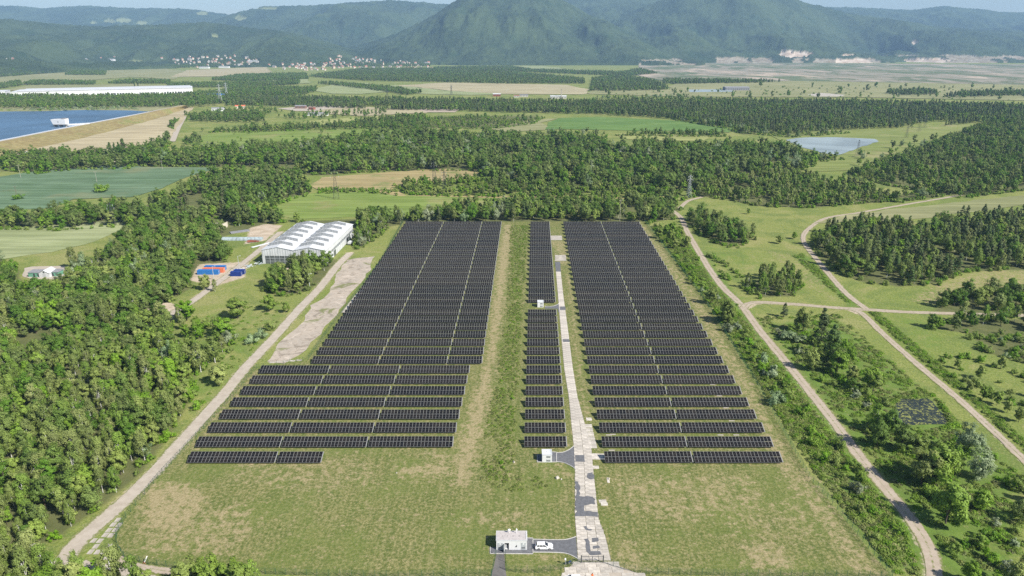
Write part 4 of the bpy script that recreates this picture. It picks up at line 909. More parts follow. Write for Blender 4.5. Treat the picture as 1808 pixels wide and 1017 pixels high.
FC = WP([(1004, 1004), (1012, 996), (1024, 993), (1080, 993), (1098, 1002), (1140, 1016), (1160, 1060), (985, 1060), (992, 1014)])
fco = sheet('gate_forecourt', FC, 0.01, M['road_old'], 'worn concrete slab forecourt outside the gate', 2, 0.4)
fx = np.array(FC); yy0 = fx[:, 1].min()
for i in range(16):
    for j in range(14):
        x = fx[:, 0].min() + i * 3.0 + (j % 2) * 0.8; y = yy0 + j * 2.0
        if inside(np.array([x]), np.array([y]), FC)[0] and sr.random() < 0.95:
            o = link('slab', slab_mesh(2.9, 1.93), fco); o.location = (x, y, sr.uniform(-0.01, 0.015)); o.rotation_euler = (0, 0, sr.uniform(-.012, .012))
# ------------------------------------------------------------------ asphalt drives with kerbs
def drive(name, px_poly, label, kerbs):
    o = sheet(name, WP(px_poly), 0.03, M['asphalt'], label, 2, 0.05)
    for line in kerbs:
        b = MB(); pts = catmull(WP(line), 0.8) if len(line) > 2 else WP(line)
        for a, c in zip(pts, pts[1:]): b.bar((*a, 0.05), (*c, 0.05), 0.16)
        b.build('kerb', M['kerb'], o)
    return o
drive('asphalt_drive', [(865.5, 966), (865.5, 977.4), (940.7, 978), (940.7, 975), (975, 975.3), (997, 976.5), (1010, 981), (1019.7, 986), (1017, 948), (1004, 952), (988, 953.5), (940.7, 952.5), (940.7, 950.3), (925, 950.3), (880, 966)], 'dark asphalt drive with pale kerbs around the white control building',
      [[(865.5, 966), (865.5, 977.6)], [(865.5, 977.6), (940.9, 978.2)], [(940.9, 978.2), (940.9, 950.2)], [(940.9, 950.2), (928, 950.2)], [(941, 952.3), (988, 953.3), (1004, 951.8), (1017, 947.6)], [(941, 975.2), (975, 975.5), (997, 976.8), (1010, 981.2), (1019.7, 986.5)]])
drive('asphalt_drive', [(948.5, 803), (948.5, 816), (982.5, 815.8), (995, 817), (1008, 823), (1017, 829), (1013, 788), (1005, 794), (993, 799), (982.5, 799.5), (975, 798)], 'dark asphalt drive beside the front transformer kiosk',
      [[(948.5, 803), (948.5, 816)], [(948.5, 816), (982.5, 815.9)], [(982.5, 815.9), (982.5, 798.5)], [(982.5, 798.5), (975, 798)], [(982.6, 799.3), (993, 798.8), (1005, 794), (1013, 787.5)], [(982.6, 815.3), (995, 816.8), (1008, 822.6), (1017, 829)]])
drive('asphalt_drive', [(962, 541), (962, 545), (985, 545), (986, 551), (989, 552), (988, 536), (982, 539), (974, 541)], 'dark asphalt drive beside the rear transformer kiosk', [[(962, 540.8), (974, 540.8), (982, 538.8), (988, 535.6)]])
sheet('gravel_path', WP([(875, 978.6), (890, 978.6), (893, 1012), (896, 1040), (862, 1040), (868, 1012)]), 0.015, M['gravel'], 'dark gravel path running down from the control building', 2, 0.3)

# ------------------------------------------------------------------ control building and kiosks
t = empty('control_building', (-4.1, 146.0, 0)); tag(t, 'white flat roofed control building with open door beside parked car', 'building')
b = MB(); W, D, H = 8.0, 3.6, 3.0
dx0, dx1 = 2.2, 3.3
for x0, x1, z0, z1 in ((0, dx0, 0, H), (dx1, W, 0, H), (dx0, dx1, 2.2, H)): b.box(x0, x1, 0, 0.2, z0, z1)
b.box(0, 0.2, 0.203, D - 0.203, 0, H); b.box(W - 0.2, W, 0.203, D - 0.203, 0, H); b.box(0, W, D - 0.2, D, 0, H); b.box(0.2, W - 0.2, 0.2, D - 0.2, 0.0, 0.12)
b.build('wall', M['white_wall'], t)
b = MB(); b.box(-0.1, W + 0.1, -0.1, D + 0.1, H + 0.002, H + 0.12, 1); b.box(0.05, W - 0.05, 0.05, D - 0.05, H + 0.12, H + 0.15, 0)
rf = b.build('roof', [M['roof_felt'], M['white_metal']], t)
b = MB(); b.box(W - 0.25, W - 0.12, 0.3, D - 0.4, H + 0.15, H + 0.22); b.build('cable_tray', M['grey_metal'], rf)
b = MB(); b.tube([(3.3, D - 0.7, H + 0.1), (3.3, D - 0.7, H + 0.9)], 0.05, 6); b.tube([(3.3, D - 0.9, H + 0.75), (3.3, D - 0.8, H + 0.95), (3.3, D - 0.62, H + 1.0)], [0.06, 0.32, 0.42], 10); b.build('dish_antenna', M['white_paint'], rf)
b = MB(); b.tube([(5.3, D - 0.9, H + 0.1), (5.3, D - 0.9, H + 1.5)], 0.06, 6); b.box(5.1, 5.55, D - 1.0, D - 0.8, H + 1.1, H + 1.3); b.box(5.2, 5.4, D - 1.0, D - 0.85, H + 1.4, H + 1.65); b.build('camera_mast', M['white_paint'], rf)
for x in (1.6, 2.9, 4.4, 6.0):
    b = MB(); b.tube([(x, 1.5, H + 0.14), (x, 1.5, H + 0.3)], 0.07, 6); b.build('roof_vent', M['dark_metal'], rf)
b = MB(); b.box(-0.52, 0, -0.04, 0.0, 0.12, 2.2); d = b.build('door', M['grey_metal'], t, (dx0, -0.02, 0)); d.rotation_euler = (0, 0, R(78)); d.scale = (2.1, 1, 1)
b = MB(); b.box(-0.44, -0.36, -0.08, -0.041, 1.05, 1.15); b.build('handle', M['dark_metal'], d)
for x0, x1 in ((0.35, 1.7), (6.5, 7.7)):
    b = MB(); b.box(x0, x1, -0.05, -0.003, 0.15, 2.35); f = b.build('louvre_door', M['grey_metal'], t)
    for i in range(5):
        b = MB(); b.box(x0 + 0.15, x1 - 0.15, -0.08, -0.052, 0.5 + i * 0.12, 0.57 + i * 0.12); b.build('louvre', M['steel'], f)
    b = MB(); b.box((x0 + x1) / 2 - 0.2, (x0 + x1) / 2 + 0.2, -0.06, -0.052, 1.75, 2.1); b.build('sign_plate', M['white_paint'], f)
b = MB(); b.poly([(4.9, -0.03, 0.9), (5.4, -0.03, 0.9), (5.4, -0.03, 1.7)]); b.box(4.9, 5.4, -0.025, -0.003, 0.9, 0.98); b.build('wall_mark', M['dark_metal'], t)
b = MB(); b.box(dx0 + 0.15, dx0 + 0.6, 0.5, 1.0, 0.12, 1.3); b.build('cabinet', M['white_wall'], t)

def kiosk(loc, label, W=3.05, D=3.0, H=2.75):
    t = empty('transformer_kiosk', loc); tag(t, label, 'kiosk', 'white transformer kiosks')
    b = MB(); b.box(0, W, 0, D, 0, H); b.build('wall', M['white_wall'], t)
    b = MB(); b.box(-0.08, W + 0.08, -0.08, D + 0.08, H + 0.002, H + 0.14); rf = b.build('roof', M['white_metal'], t)
    b = MB(); b.tube([(W * 0.45, D * 0.5, H + 0.13), (W * 0.45, D * 0.5, H + 0.26)], 0.07, 6); b.build('roof_vent', M['dark_metal'], rf)
    b = MB(); b.box(W - 0.2, W - 0.1, 0.1, D - 0.1, H + 0.14, H + 0.2); b.build('cable_tray', M['grey_metal'], rf)
    for z in (0.3, 1.65):
        b = MB(); b.box(1.35, 2.65, -0.04, -0.003, z, z + 0.75); v = b.build('vent_grille', M['grey_metal'], t)
        for i in range(4):
            b = MB(); b.box(1.4, 2.6, -0.07, -0.042, z + 0.08 + i * 0.16, z + 0.16 + i * 0.16); b.build('slat', M['steel'], v)
    b = MB(); b.box(W + 0.003, W + 0.04, 0.4, 1.5, 0.1, 2.2); b.build('door', M['grey_metal'], t)
    b = MB(); b.box(W + 0.042, W + 0.055, 0.75, 1.15, 1.4, 1.75); b.build('warning_sign', M['red_lamp'], t)
kiosk((9.6, 187.6 - 1.6, 0), 'white transformer kiosk in front of the middle block')
kiosk((12.9, 321.2 + 1.0, 0), 'white transformer kiosk inside the gap of the middle block')

# ------------------------------------------------------------------ vehicles
def car(loc, rz, label, group='white cars'):
    t = empty('car', loc, rz); tag(t, label, 'car', group)
    L, Wd = 4.7, 1.84
    prof = [(-2.35, 0.42), (-2.35, 0.95), (-2.18, 1.02), (1.05, 1.0), (2.0, 0.86), (2.32, 0.66), (2.36, 0.40), (1.9, 0.30), (-1.95, 0.30)]
    V = []; Fs = []
    for y, s in ((-Wd / 2, 0.985), (-Wd / 2 + 0.10, 1.0), (Wd / 2 - 0.10, 1.0), (Wd / 2, 0.985)):
        e = abs(y) > Wd / 2 - 0.05
        V += [(x * (0.985 if e else 1), y, z - (0.04 if e and z > 0.8 else 0)) for x, z in prof]
    n = len(prof)
    for k in range(3):
        for i in range(n): Fs.append((k * n + i, k * n + (i + 1) % n, (k + 1) * n + (i + 1) % n, (k + 1) * n + i))
    Fs += [tuple(range(n)), tuple(reversed(range(3 * n, 4 * n)))]
    m = bpy.data.meshes.new('body'); m.from_pydata(V, [], Fs); m.materials.append(M['white_paint']); m.update()
    bm = bmesh.new(); bm.from_mesh(m); bmesh.ops.recalc_face_normals(bm, faces=bm.faces); bm.to_mesh(m); bm.free(); body = link('body', m, t)
    lo = [(-2.2, -0.86), (1.12, -0.86), (1.12, 0.86), (-2.2, 0.86)]; hi = [(-1.85, -0.66), (0.18, -0.66), (0.18, 0.66), (-1.85, 0.66)]
    z0, z1 = 0.96, 1.50; b = MB()
    mid = lambda a, c, f: tuple(a[i] + (c[i] - a[i]) * f for i in range(2))
    zz = lambda f: z0 + (z1 - z0) * f
    for i in range(4):
        j = (i + 1) % 4; b.poly([(*lo[i], z0), (*lo[j], z0), (*hi[j], z1), (*hi[i], z1)])
    b.poly([(*hi[0], z1), (*hi[1], z1), (-0.3, -0.6, z1 + 0.06), (-1.7, -0.6, z1 + 0.05)]); b.poly([(-1.7, 0.6, z1 + 0.05), (-0.3, 0.6, z1 + 0.06), (*hi[2], z1), (*hi[3], z1)])
    b.poly([(-1.7, -0.6, z1 + 0.05), (-0.3, -0.6, z1 + 0.06), (-0.3, 0.6, z1 + 0.06), (-1.7, 0.6, z1 + 0.05)]); b.poly([(*hi[1], z1), (*hi[2], z1), (-0.3, 0.6, z1 + 0.06), (-0.3, -0.6, z1 + 0.06)]); b.poly([(*hi[3], z1), (*hi[0], z1), (-1.7, -0.6, z1 + 0.05), (-1.7, 0.6, z1 + 0.05)])
    roof = b.build('cabin', M['white_paint'], t)
    def pane(i, f0, f1, g0, g1, nm):
        j = (i + 1) % 4; a, c, d, e = lo[i], lo[j], hi[j], hi[i]
        def pt(u, v):
            p0 = mid(a, c, u); p1 = mid(e, d, u); q = mid(p0, p1, v); nx, ny = (c[1] - a[1]), -(c[0] - a[0]); l = math.hypot(nx, ny); return (q[0] + nx / l * 0.012, q[1] + ny / l * 0.012, zz(v) + 0.006)
        bb = MB(); bb.poly([pt(f0, g0), pt(f1, g0), pt(f1, g1), pt(f0, g1)]); bb.build(nm, M['black_glass'], t)
    for i in (0, 2):
        for f0, f1 in (((0.06, 0.30), (0.33, 0.60), (0.63, 0.93)) if i == 0 else ((0.07, 0.37), (0.40, 0.67), (0.70, 0.94))): pane(i, f0, f1, 0.12, 0.88, 'side_window')
    pane(1, 0.06, 0.94, 0.10, 0.95, 'windscreen'); pane(3, 0.08, 0.92, 0.2, 0.9, 'rear_window')
    for x in (-1.42, 1.42):
        for s in (-1, 1):
            b = MB(); b.tube([(x, s * 0.70, 0.33), (x, s * 0.94, 0.33)], 0.33, 16); w = b.build('wheel', M['rubber'], t)
            b = MB(); b.tube([(x, s * 0.90, 0.33), (x, s * 0.955, 0.33)], 0.22, 12); b.build('rim', M['chrome'], w)
    for s in (-1, 1):
        b = MB(); b.box(2.05, 2.30, s * 0.68 - 0.18, s * 0.68 + 0.18, 0.66, 0.80); b.build('headlight', M['chrome'], t)
        b = MB(); b.box(-2.375, -2.30, s * 0.74 - 0.12, s * 0.74 + 0.12, 0.72, 0.96); b.build('tail_light', M['red_lamp'], t)
        b = MB(); b.box(0.72, 0.9, s * 1.0 - 0.09, s * 1.0 + 0.09, 0.98, 1.12); b.build('mirror', M['white_paint'], t)
    return t
cx, cy = P(960.5, 967.5); car((cx, cy, 0.035), 0.0, 'white estate car parked on the asphalt beside the control building')
cx, cy = P(1010, 1027); car((cx, cy, 0.12), math.pi, 'white car cut off by the bottom edge, left of the orange figure')
cx, cy = P(978, 1031); car((cx, cy, 0.05), 0.1, 'white car at the bottom edge, left of the other white car')

def motorcycle(loc, rz, label):
    t = empty('motorcycle', loc, rz); tag(t, label, 'motorcycle')
    for x in (-0.72, 0.72):
        b = MB(); pts = [(x + 0.3 * math.cos(a), 0, 0.32 + 0.3 * math.sin(a)) for a in [2 * math.pi * i / 16 for i in range(17)]]; b.tube(pts, 0.06, 6, cap=False); w = b.build('wheel', M['rubber'], t)
        b = MB(); b.tube([(x, -0.05, 0.32), (x, 0.05, 0.32)], 0.2, 12); b.build('rim', M['chrome'], w)
    b = MB(); b.bar((-0.72, 0, 0.32), (0, 0, 0.45), 0.08); b.bar((0, 0, 0.45), (0.45, 0, 0.85), 0.08); b.bar((-0.6, 0, 0.75), (0.45, 0, 0.85), 0.07); b.bar((0.45, 0, 0.95), (0.72, 0, 0.32), 0.07); b.build('frame', M['dark_metal'], t)
    b = MB(); b.box(-0.25, 0.25, -0.16, 0.16, 0.3, 0.62, taper=0.04); b.build('engine', M['steel'], t)
    b = MB(); b.box(-0.05, 0.42, -0.15, 0.15, 0.75, 0.98, taper=0.05); b.build('fuel_tank', M['blue_dark'], t)
    b = MB(); b.box(-0.8, -0.02, -0.13, 0.13, 0.76, 0.88, taper=0.03); b.build('seat', M['rubber'], t)
    b = MB(); b.bar((0.42, -0.36, 1.08), (0.42, 0.36, 1.08), 0.04); b.bar((0.45, 0, 0.9), (0.42, 0, 1.08), 0.05); b.build('handlebar', M['chrome'], t)
    b = MB(); b.tube([(0.52, 0, 0.95), (0.64, 0, 0.95)], [0.06, 0.1], 8); b.build('headlight', M['chrome'], t)
X, Y = P(1005, 996); motorcycle((X, Y, 0.02), R(8), 'dark motorcycle parked on the grass edge beside the gate')
X, Y = P(998, 997); b = MB(); b.tube([(0, 0, 0), (0, 0, 1.9)], 0.06, 8); b.box(-0.18, 0.18, -0.12, 0.12, 1.5, 1.95)
t = empty('gate_post_box', (X, Y, 0)); tag(t, 'grey post with a white intercom box left of the gate', 'post')
b = MB(); b.tube([(0, 0, 0), (0, 0, 1.5)], 0.06, 8); b.build('post', M['grey_metal'], t); b = MB(); b.box(-0.2, 0.2, -0.13, 0.13, 1.5, 1.98, taper=0.02); b.build('box', M['white_paint'], t)

def person(loc, rz, label):
    t = empty('person', loc, rz); tag(t, label, 'person')
    J = {'pelvis': (0, 0, 0.95), 'spine': (0, -0.01, 1.18), 'chest': (0, 0, 1.38), 'neck': (0, 0.0, 1.52), 'head': (0, 0.015, 1.64), 'top': (0, 0.01, 1.76)}
    names = list(J); vs = [J[n] for n in names]; rad = [0.15, 0.135, 0.16, 0.06, 0.095, 0.07]; ed = [(0, 1), (1, 2), (2, 3), (3, 4), (4, 5)]
    for s in (-1, 1):
        i = len(vs); vs += [(s * 0.10, 0, 0.86), (s * 0.11, 0.02, 0.50), (s * 0.12, -0.02, 0.09), (s * 0.13, 0.14, 0.04)]; rad += [0.10, 0.07, 0.05, 0.045]; ed += [(0, i), (i, i + 1), (i + 1, i + 2), (i + 2, i + 3)]
        i = len(vs); vs += [(s * 0.19, 0, 1.42), (s * 0.26, -0.02, 1.15), (s * 0.24, 0.10, 0.92), (s * 0.235, 0.14, 0.83)]; rad += [0.07, 0.055, 0.042, 0.035]; ed += [(2, i), (i, i + 1), (i + 1, i + 2), (i + 2, i + 3)]
    m = bpy.data.meshes.new('body'); m.from_pydata(vs, ed, []); o = link('body', m, t)
    o.modifiers.new('skin', 'SKIN'); o.modifiers.new('sub', 'SUBSURF').levels = 1; o.modifiers['sub'].render_levels = 1
    for i, v in enumerate(m.skin_vertices[0].data): v.radius = (rad[i], rad[i]); v.use_root = (i == 0)
    tt = NT('person_cloth'); sp = tt.n.new('ShaderNodeSeparateXYZ'); tt.l.new(tt.co(), sp.inputs[0])
    c = tt.mix(tt.math('GREATER_THAN', sp.outputs[2], 1.54), (0.85, 0.20, 0.05), (0.45, 0.27, 0.19)); c = tt.mix(tt.math('LESS_THAN', sp.outputs[2], 0.08), c, (0.03, 0.03, 0.03))
    m.materials.append(tt.out(c, 0.85))
    b = MB(); b.tube([(0, 0, 1.66), (0, -0.005, 1.72), (0, -0.005, 1.79), (0, 0, 1.82)], [0.115, 0.12, 0.09, 0.02], 10); b.build('hair', M['rubber'], t, smooth=True)
    for s in (-1, 1):
        for f in range(5):
            b = MB(); a = (f - 2) * 0.016; b.tube([(s * 0.235 + a, 0.145, 0.80), (s * 0.235 + a, 0.155, 0.75 + abs(f - 2) * 0.008), (s * 0.235 + a, 0.15, 0.72 + abs(f - 2) * 0.012)], [0.010, 0.009, 0.007], 5); b.build('finger', M['skin'], t)
X, Y = P(1045.5, 1022.5); person((X, Y, 0.12), R(160), 'person dressed in orange standing at the bottom edge right of the white car')

# ------------------------------------------------------------------ fences and gate
def fence(name, pts, label, h=2.0):
    t = empty(name, (*pts[0], 0)); tag(t, label, 'fence', 'green wire mesh fences')
    o = np.array(pts[0]); p = resample(pts, max(2, int(sum(math.dist(a, c) for a, c in zip(pts, pts[1:])) / 2.6))) - o
    V = []; Fq = []
    def wire(a, b, w):
        a = Vector(a); b = Vector(b); d = (b - a).normalized(); u = d.cross(Vector((0, 0, 1)) if abs(d.z) < 0.9 else Vector((1, 0, 0))).normalized() * w; v = d.cross(u).normalized() * w
        i = len(V)
        for q in (a, b):
            for s in (u, -u * 0.5 + v * 0.87, -u * 0.5 - v * 0.87): V.append(tuple(q + s))
        for k in range(3): Fq.append((i + k, i + (k + 1) % 3, i + 3 + (k + 1) % 3, i + 3 + k))
    for a, c in zip(p, p[1:]):
        for z in np.linspace(0.1, h - 0.05, 7): wire((*a, z), (*c, z), 0.010)
        for k in range(12):
            q = a + (c - a) * (k + 0.5) / 12; wire((*q, 0.05), (*q, h), 0.008)
    w = link('wire_mesh', np_mesh('wire_mesh', V, Fq, [M['green_paint']]), t); w['kind'] = 'stuff'
    b = MB(); b.box(-0.035, 0.035, -0.035, 0.035, -0.1, h + 0.1); pm_ = b.mesh('post', M['green_paint'])
    for q in p: link('post', pm_, t, (q[0], q[1], 0))
fence('mesh_fence', FENCE_L, 'green mesh fence along the left side of the solar field')
fence('mesh_fence', FENCE_R, 'green mesh fence along the right side of the solar field')
gl = P(1026, 993.5); gr = P(1065, 993.5)
fence('mesh_fence', [P(560, 1017), P(700, 1019), P(868, 1016)], 'green mesh fence along the bottom edge left of the gravel path')
fence('mesh_fence', [P(892, 979), P(894, 1010), P(955, 1012), P(1000, 1003), gl], 'green mesh fence between the gravel path and the gate')
fence('mesh_fence', [gr, P(1092, 1003), P(1130, 1013), P(1300, 1017), P(1500, 1018), P(1575, 1020)], 'green mesh fence along the bottom edge right of the gate')
fence('mesh_fence', [P(876, 979), P(868, 1016), P(864, 1040)], 'short green mesh fence left of the gravel path')
t = empty('double_gate', (*gl, 0)); tag(t, 'dark double leaf gate across the centre road', 'gate')
gw = gr[0] - gl[0]
for s in (0, 1):
    b = MB(); x = s * gw; b.box(x - 0.09, x + 0.09, -0.09, 0.09, -0.1, 2.3); b.build('gate_post', M['dark_metal'], t)
    x0 = 0.12 if s == 0 else gw / 2 + 0.04; x1 = gw / 2 - 0.04 if s == 0 else gw - 0.12
    b = MB()
    for z in (0.2, 2.0): b.bar((x0, 0, z), (x1, 0, z), 0.08)
    for x in (x0, x1): b.bar((x, 0, 0.2), (x, 0, 2.0), 0.08)
    lf = b.build('gate_leaf', M['dark_metal'], t)
    for i in range(1, 12):
        x = x0 + (x1 - x0) * i / 12; b = MB(); b.bar((x, 0, 0.2), (x, 0, 2.0), 0.022); b.build('bar', M['dark_metal'], lf)
X, Y = P(254, 995); t = empty('leaning_sign', (X, Y, 0), 0.5); tag(t, 'white board leaning on the fence at lower left', 'sign')
b = MB(); b.box(-0.12, 0.12, -0.02, 0.02, 0.3, 2.2); o = b.build('board', M['white_paint'], t); o.rotation_euler = (0, 0.5, 0)
b = MB(); b.bar((-0.3, 0, 0), (0.1, 0, 0.5), 0.12); b.bar((0.35, -0.3, 0), (0.05, 0, 0.5), 0.1); b.build('stand', M['rust'], t)
# ------------------------------------------------------------------ white industrial hall
t = empty('industrial_hall', (-151.2, 395.6, 0), -0.035); tag(t, 'large white twin gabled industrial hall with roof monitors', 'hall')
W, L, EZ, RZ = 39.0, 64.0, 8.6, 10.6; HW = W / 2
def roofz(x):
    u = (x % HW) / HW if x < W else 1.0
    return EZ + (RZ - EZ) * (1 - abs(u - 0.5) * 2)
b = MB()
b.poly([(0, 0, 5.0), (W, 0, 5.0), (W, 0, EZ), (HW * 1.5, 0, RZ), (HW, 0, EZ), (HW / 2, 0, RZ), (0, 0, EZ)]); b.poly([(0, L, 0), (0, L, EZ), (HW / 2, L, RZ), (HW, L, EZ), (HW * 1.5, L, RZ), (W, L, EZ), (W, L, 0)])
b.poly([(0, 0, 0), (0, 0, EZ), (0, L, EZ), (0, L, 0)]); b.poly([(W, 0, 5.6), (W, L, 5.6), (W, L, EZ), (W, 0, EZ)])
b.poly([(0, 0, 0), (1.6, 0, 0), (1.6, 0, 5.0), (0, 0, 5.0)]); b.poly([(W - 1.6, 0, 0), (W, 0, 0), (W, 0, 5.0), (W - 1.6, 0, 5.0)])
hw = b.build('wall', M['white_metal'], t)
for i in range(25):
    x = 0.6 + i * (W - 1.2) / 24; b = MB(); b.box(x - 0.16, x + 0.16, -0.09, -0.004, 5.05, roofz(min(x, W - 0.01)) - 0.15); b.build('rib', M['grey_metal'] if i % 3 == 0 else M['white_metal'], hw)
b = MB(); b.poly([(1.6, 0.12, 0), (W - 1.6, 0.12, 0), (W - 1.6, 0.12, 5.0), (1.6, 0.12, 5.0)]); g = b.build('front_glazing', M['glazing_dark'], t)
for i in range(13):
    x = 1.6 + i * (W - 3.2) / 12; b = MB(); b.box(x - 0.1, x + 0.1, 0.0, 0.1, 0, 4.98); b.build('mullion', M['grey_metal'], g)
for z in (1.7, 3.4):
    b = MB(); b.box(1.6, W - 1.6, 0.02, 0.09, z - 0.07, z + 0.07); b.build('transom', M['grey_metal'], g)
b = MB(); b.poly([(W - 0.12, 0, 0), (W - 0.12, L, 0), (W - 0.12, L, 3.9), (W - 0.12, 0, 3.9)]); g2 = b.build('side_wall', M['white_metal'], t)
b = MB(); b.poly([(W - 0.10, 0, 3.9), (W - 0.10, L, 3.9), (W - 0.10, L, 5.6), (W - 0.10, 0, 5.6)]); g2 = b.build('window_band', M['glazing'], t)
for i in range(17):
    y = i * L / 16; b = MB(); b.box(W - 0.09, W + 0.06, y - 0.12, y + 0.12, 0, 5.58); b.build('mullion', M['grey_metal'], g2)
for y0, y1 in ((46, 52), (16, 21)):
    b = MB(); b.box(W - 0.05, W + 0.06, y0, y1, 0, 3.6); b.build('sliding_door', M['glazing_dark'], t)
b = MB()
for x0, x1 in ((0, HW / 2), (HW / 2, HW), (HW, HW * 1.5), (HW * 1.5, W)):
    za = RZ if abs(x0 % HW - HW / 2) < 0.01 else EZ; zb = RZ if za == EZ else EZ
    xa = x0 - (0.3 if x0 == 0 else 0); xb = x1 + (0.3 if x1 == W else 0)
    b.poly([(xa, -0.3, za + 0.12), (xb, -0.3, zb + 0.12), (xb, L + 0.3, zb + 0.12), (xa, L + 0.3, za + 0.12)]); b.poly([(xa, -0.3, za - 0.05), (xb, -0.3, zb - 0.05), (xb, -0.3, zb + 0.12), (xa, -0.3, za + 0.12)])
rf = b.build('roof', M['white_metal'], t)
b = MB(); b.box(W + 0.3, W + 0.5, -0.3, L + 0.3, EZ - 0.25, EZ + 0.2); b.build('gutter', M['white_metal'], rf)
for gi in (0, 1):
    for k in range(6):
        y0 = 7.0 + k * 10.0; xa, xm, xb = gi * HW + 2.2, gi * HW + HW / 2, gi * HW + HW - 2.6; hh = 1.9; b = MB()
        za, zm, zb = roofz(xa), roofz(xm - 0.01), roofz(xb)
        b.poly([(xa, y0, za + hh), (xm, y0, zm + hh), (xm, y0 + 5.2, zm + 0.5), (xa, y0 + 5.2, za + 0.5)], 0); b.poly([(xm, y0, zm + hh), (xb, y0, zb + hh), (xb, y0 + 5.2, zb + 0.5), (xm, y0 + 5.2, zm + 0.5)], 0)
        b.poly([(xa, y0, za), (xa, y0, za + hh), (xa, y0 + 5.2, za + 0.5), (xa, y0 + 5.2, za)], 0); b.poly([(xb, y0, zb), (xb, y0 + 5.2, zb), (xb, y0 + 5.2, zb + 0.5), (xb, y0, zb + hh)], 0)
        b.poly([(xb, y0 + 5.2, zb), (xm, y0 + 5.2, zm), (xa, y0 + 5.2, za), (xa, y0 + 5.2, za + 0.5), (xm, y0 + 5.2, zm + 0.5), (xb, y0 + 5.2, zb + 0.5)], 0)
        m_ = b.build('roof_monitor', M['white_metal'], t)
        b = MB(); b.poly([(xa, y0 - 0.01, za), (xm, y0 - 0.01, zm), (xm, y0 - 0.01, zm + hh - 0.1), (xa, y0 - 0.01, za + hh - 0.1)]); b.poly([(xm, y0 - 0.01, zm), (xb, y0 - 0.01, zb), (xb, y0 - 0.01, zb + hh - 0.1), (xm, y0 - 0.01, zm + hh - 0.1)])
        b.build('glazing', M['glazing'], m_)
        b = MB()
        for q in range(15):
            x = xa + (xb - xa) * (q + 0.5) / 15; z = roofz(min(x, W - 0.01)); b.box(x - 0.05, x + 0.05, y0 - 0.06, y0 - 0.014, z + 0.1, z + hh - 0.1)
        b.build('glazing_bars', M['white_metal'], m_)

# hut among the trees before the hall, ruin, sheds
def hut(px, py, w, d, h, mats, label, rz=0.0, pent=0.5, name='hut'):
    X, Y = P(px, py); t = empty(name, (X, Y, 0), rz); tag(t, label, 'hut')
    b = MB(); b.box(-w / 2, w / 2, 0, d, 0, h); b.build('wall', mats[0], t)
    b = MB(); b.poly([(-w / 2 - .2, -.2, h + .02), (w / 2 + .2, -.2, h + .02), (w / 2 + .2, d + .2, h + pent), (-w / 2 - .2, d + .2, h + pent)]); b.poly([(-w / 2 - .2, -.2, h - .12), (w / 2 + .2, -.2, h - .12), (w / 2 + .2, -.2, h + .02), (-w / 2 - .2, -.2, h + .02)])
    b.poly([(w / 2 + .2, -.2, h - .1), (w / 2 + .2, d + .2, h - .1), (w / 2 + .2, d + .2, h + pent), (w / 2 + .2, -.2, h + .02)]); b.poly([(-w / 2 - .2, d + .2, h - .1), (-w / 2 - .2, -.2, h - .1), (-w / 2 - .2, -.2, h + .02), (-w / 2 - .2, d + .2, h + pent)]); b.poly([(w / 2 + .2, d + .2, h - .1), (-w / 2 - .2, d + .2, h - .1), (-w / 2 - .2, d + .2, h + pent), (w / 2 + .2, d + .2, h + pent)])
    b.build('roof', mats[1], t)
    b = MB(); b.box(-0.5, 0.5, -0.04, -0.003, 0, 2.0); b.build('door', M['dark_metal'], t)
    b = MB(); b.box(w / 2 - 1.6, w / 2 - 0.6, -0.04, -0.003, 1.0, 1.9); b.build('window', M['glazing_dark'], t)
    return t
t = hut(513, 496, 6.5, 5, 3.4, (M['brick_pale'], M['roof_grey']), 'small pale brick hut among the trees before the hall')
b = MB(); b.box(-3.0, -1.4, 3.0, 4.6, 3.4, 6.2); b.build('chimney', M['brick_pale'], t); b = MB(); b.box(-4.6, -3.26, 2.5, 4.8, 0, 4.4); b.build('annex', M['brick_pale'], t)
t = empty('ruined_hut', (*P(387, 404), 0), 0.25); tag(t, 'pale ruined hut with open walls left of the hall', 'ruin')
b = MB(); b.box(-6, -2, 0, 0.4, 0, 2.4); b.box(-6, -5.6, 0.4, 5, 0, 3.0); b.build('wall', M['render_cream'], t)
b = MB(); b.box(-1, 5, 3, 3.4, 0, 3.6); b.box(4.6, 5, 3.4, 8, 0, 3.2); b.box(-1, -0.6, 3.4, 8, 0, 2.6); b.build('wall', M['render_cream'], t)
b = MB(); b.box(-6.2, -1, 1, 5.2, 3.02, 3.25); b.build('roof_slab', M['render_cream'], t)
for i, (px, py, w, mt, lab) in enumerate([(61, 489, 6.6, 'pale_green_metal', 'green shed at the left of the wood clearing'), (94, 488, 6.5, 'pale_green_metal', 'green shed at the right of the wood clearing')]):
    hut(px, py, w, 5, 2.6, (M[mt], M['roof_grey']), lab, 0.02, 0.4, 'shed')
X, Y = P(79, 490); t = empty('shed', (X, Y, 0)); tag(t, 'white gabled shed between the two green sheds', 'hut')
b = MB(); b.poly([(-3, 0, 0), (3, 0, 0), (3, 0, 2.6), (0, 0, 4.2), (-3, 0, 2.6)]); b.poly([(-3, 7, 0), (-3, 7, 2.6), (0, 7, 4.2), (3, 7, 2.6), (3, 7, 0)]); b.poly([(3, 0, 0), (3, 7, 0), (3, 7, 2.6), (3, 0, 2.6)]); b.poly([(-3, 0, 0), (-3, 0, 2.6), (-3, 7, 2.6), (-3, 7, 0)]); b.build('wall', M['white_metal'], t)
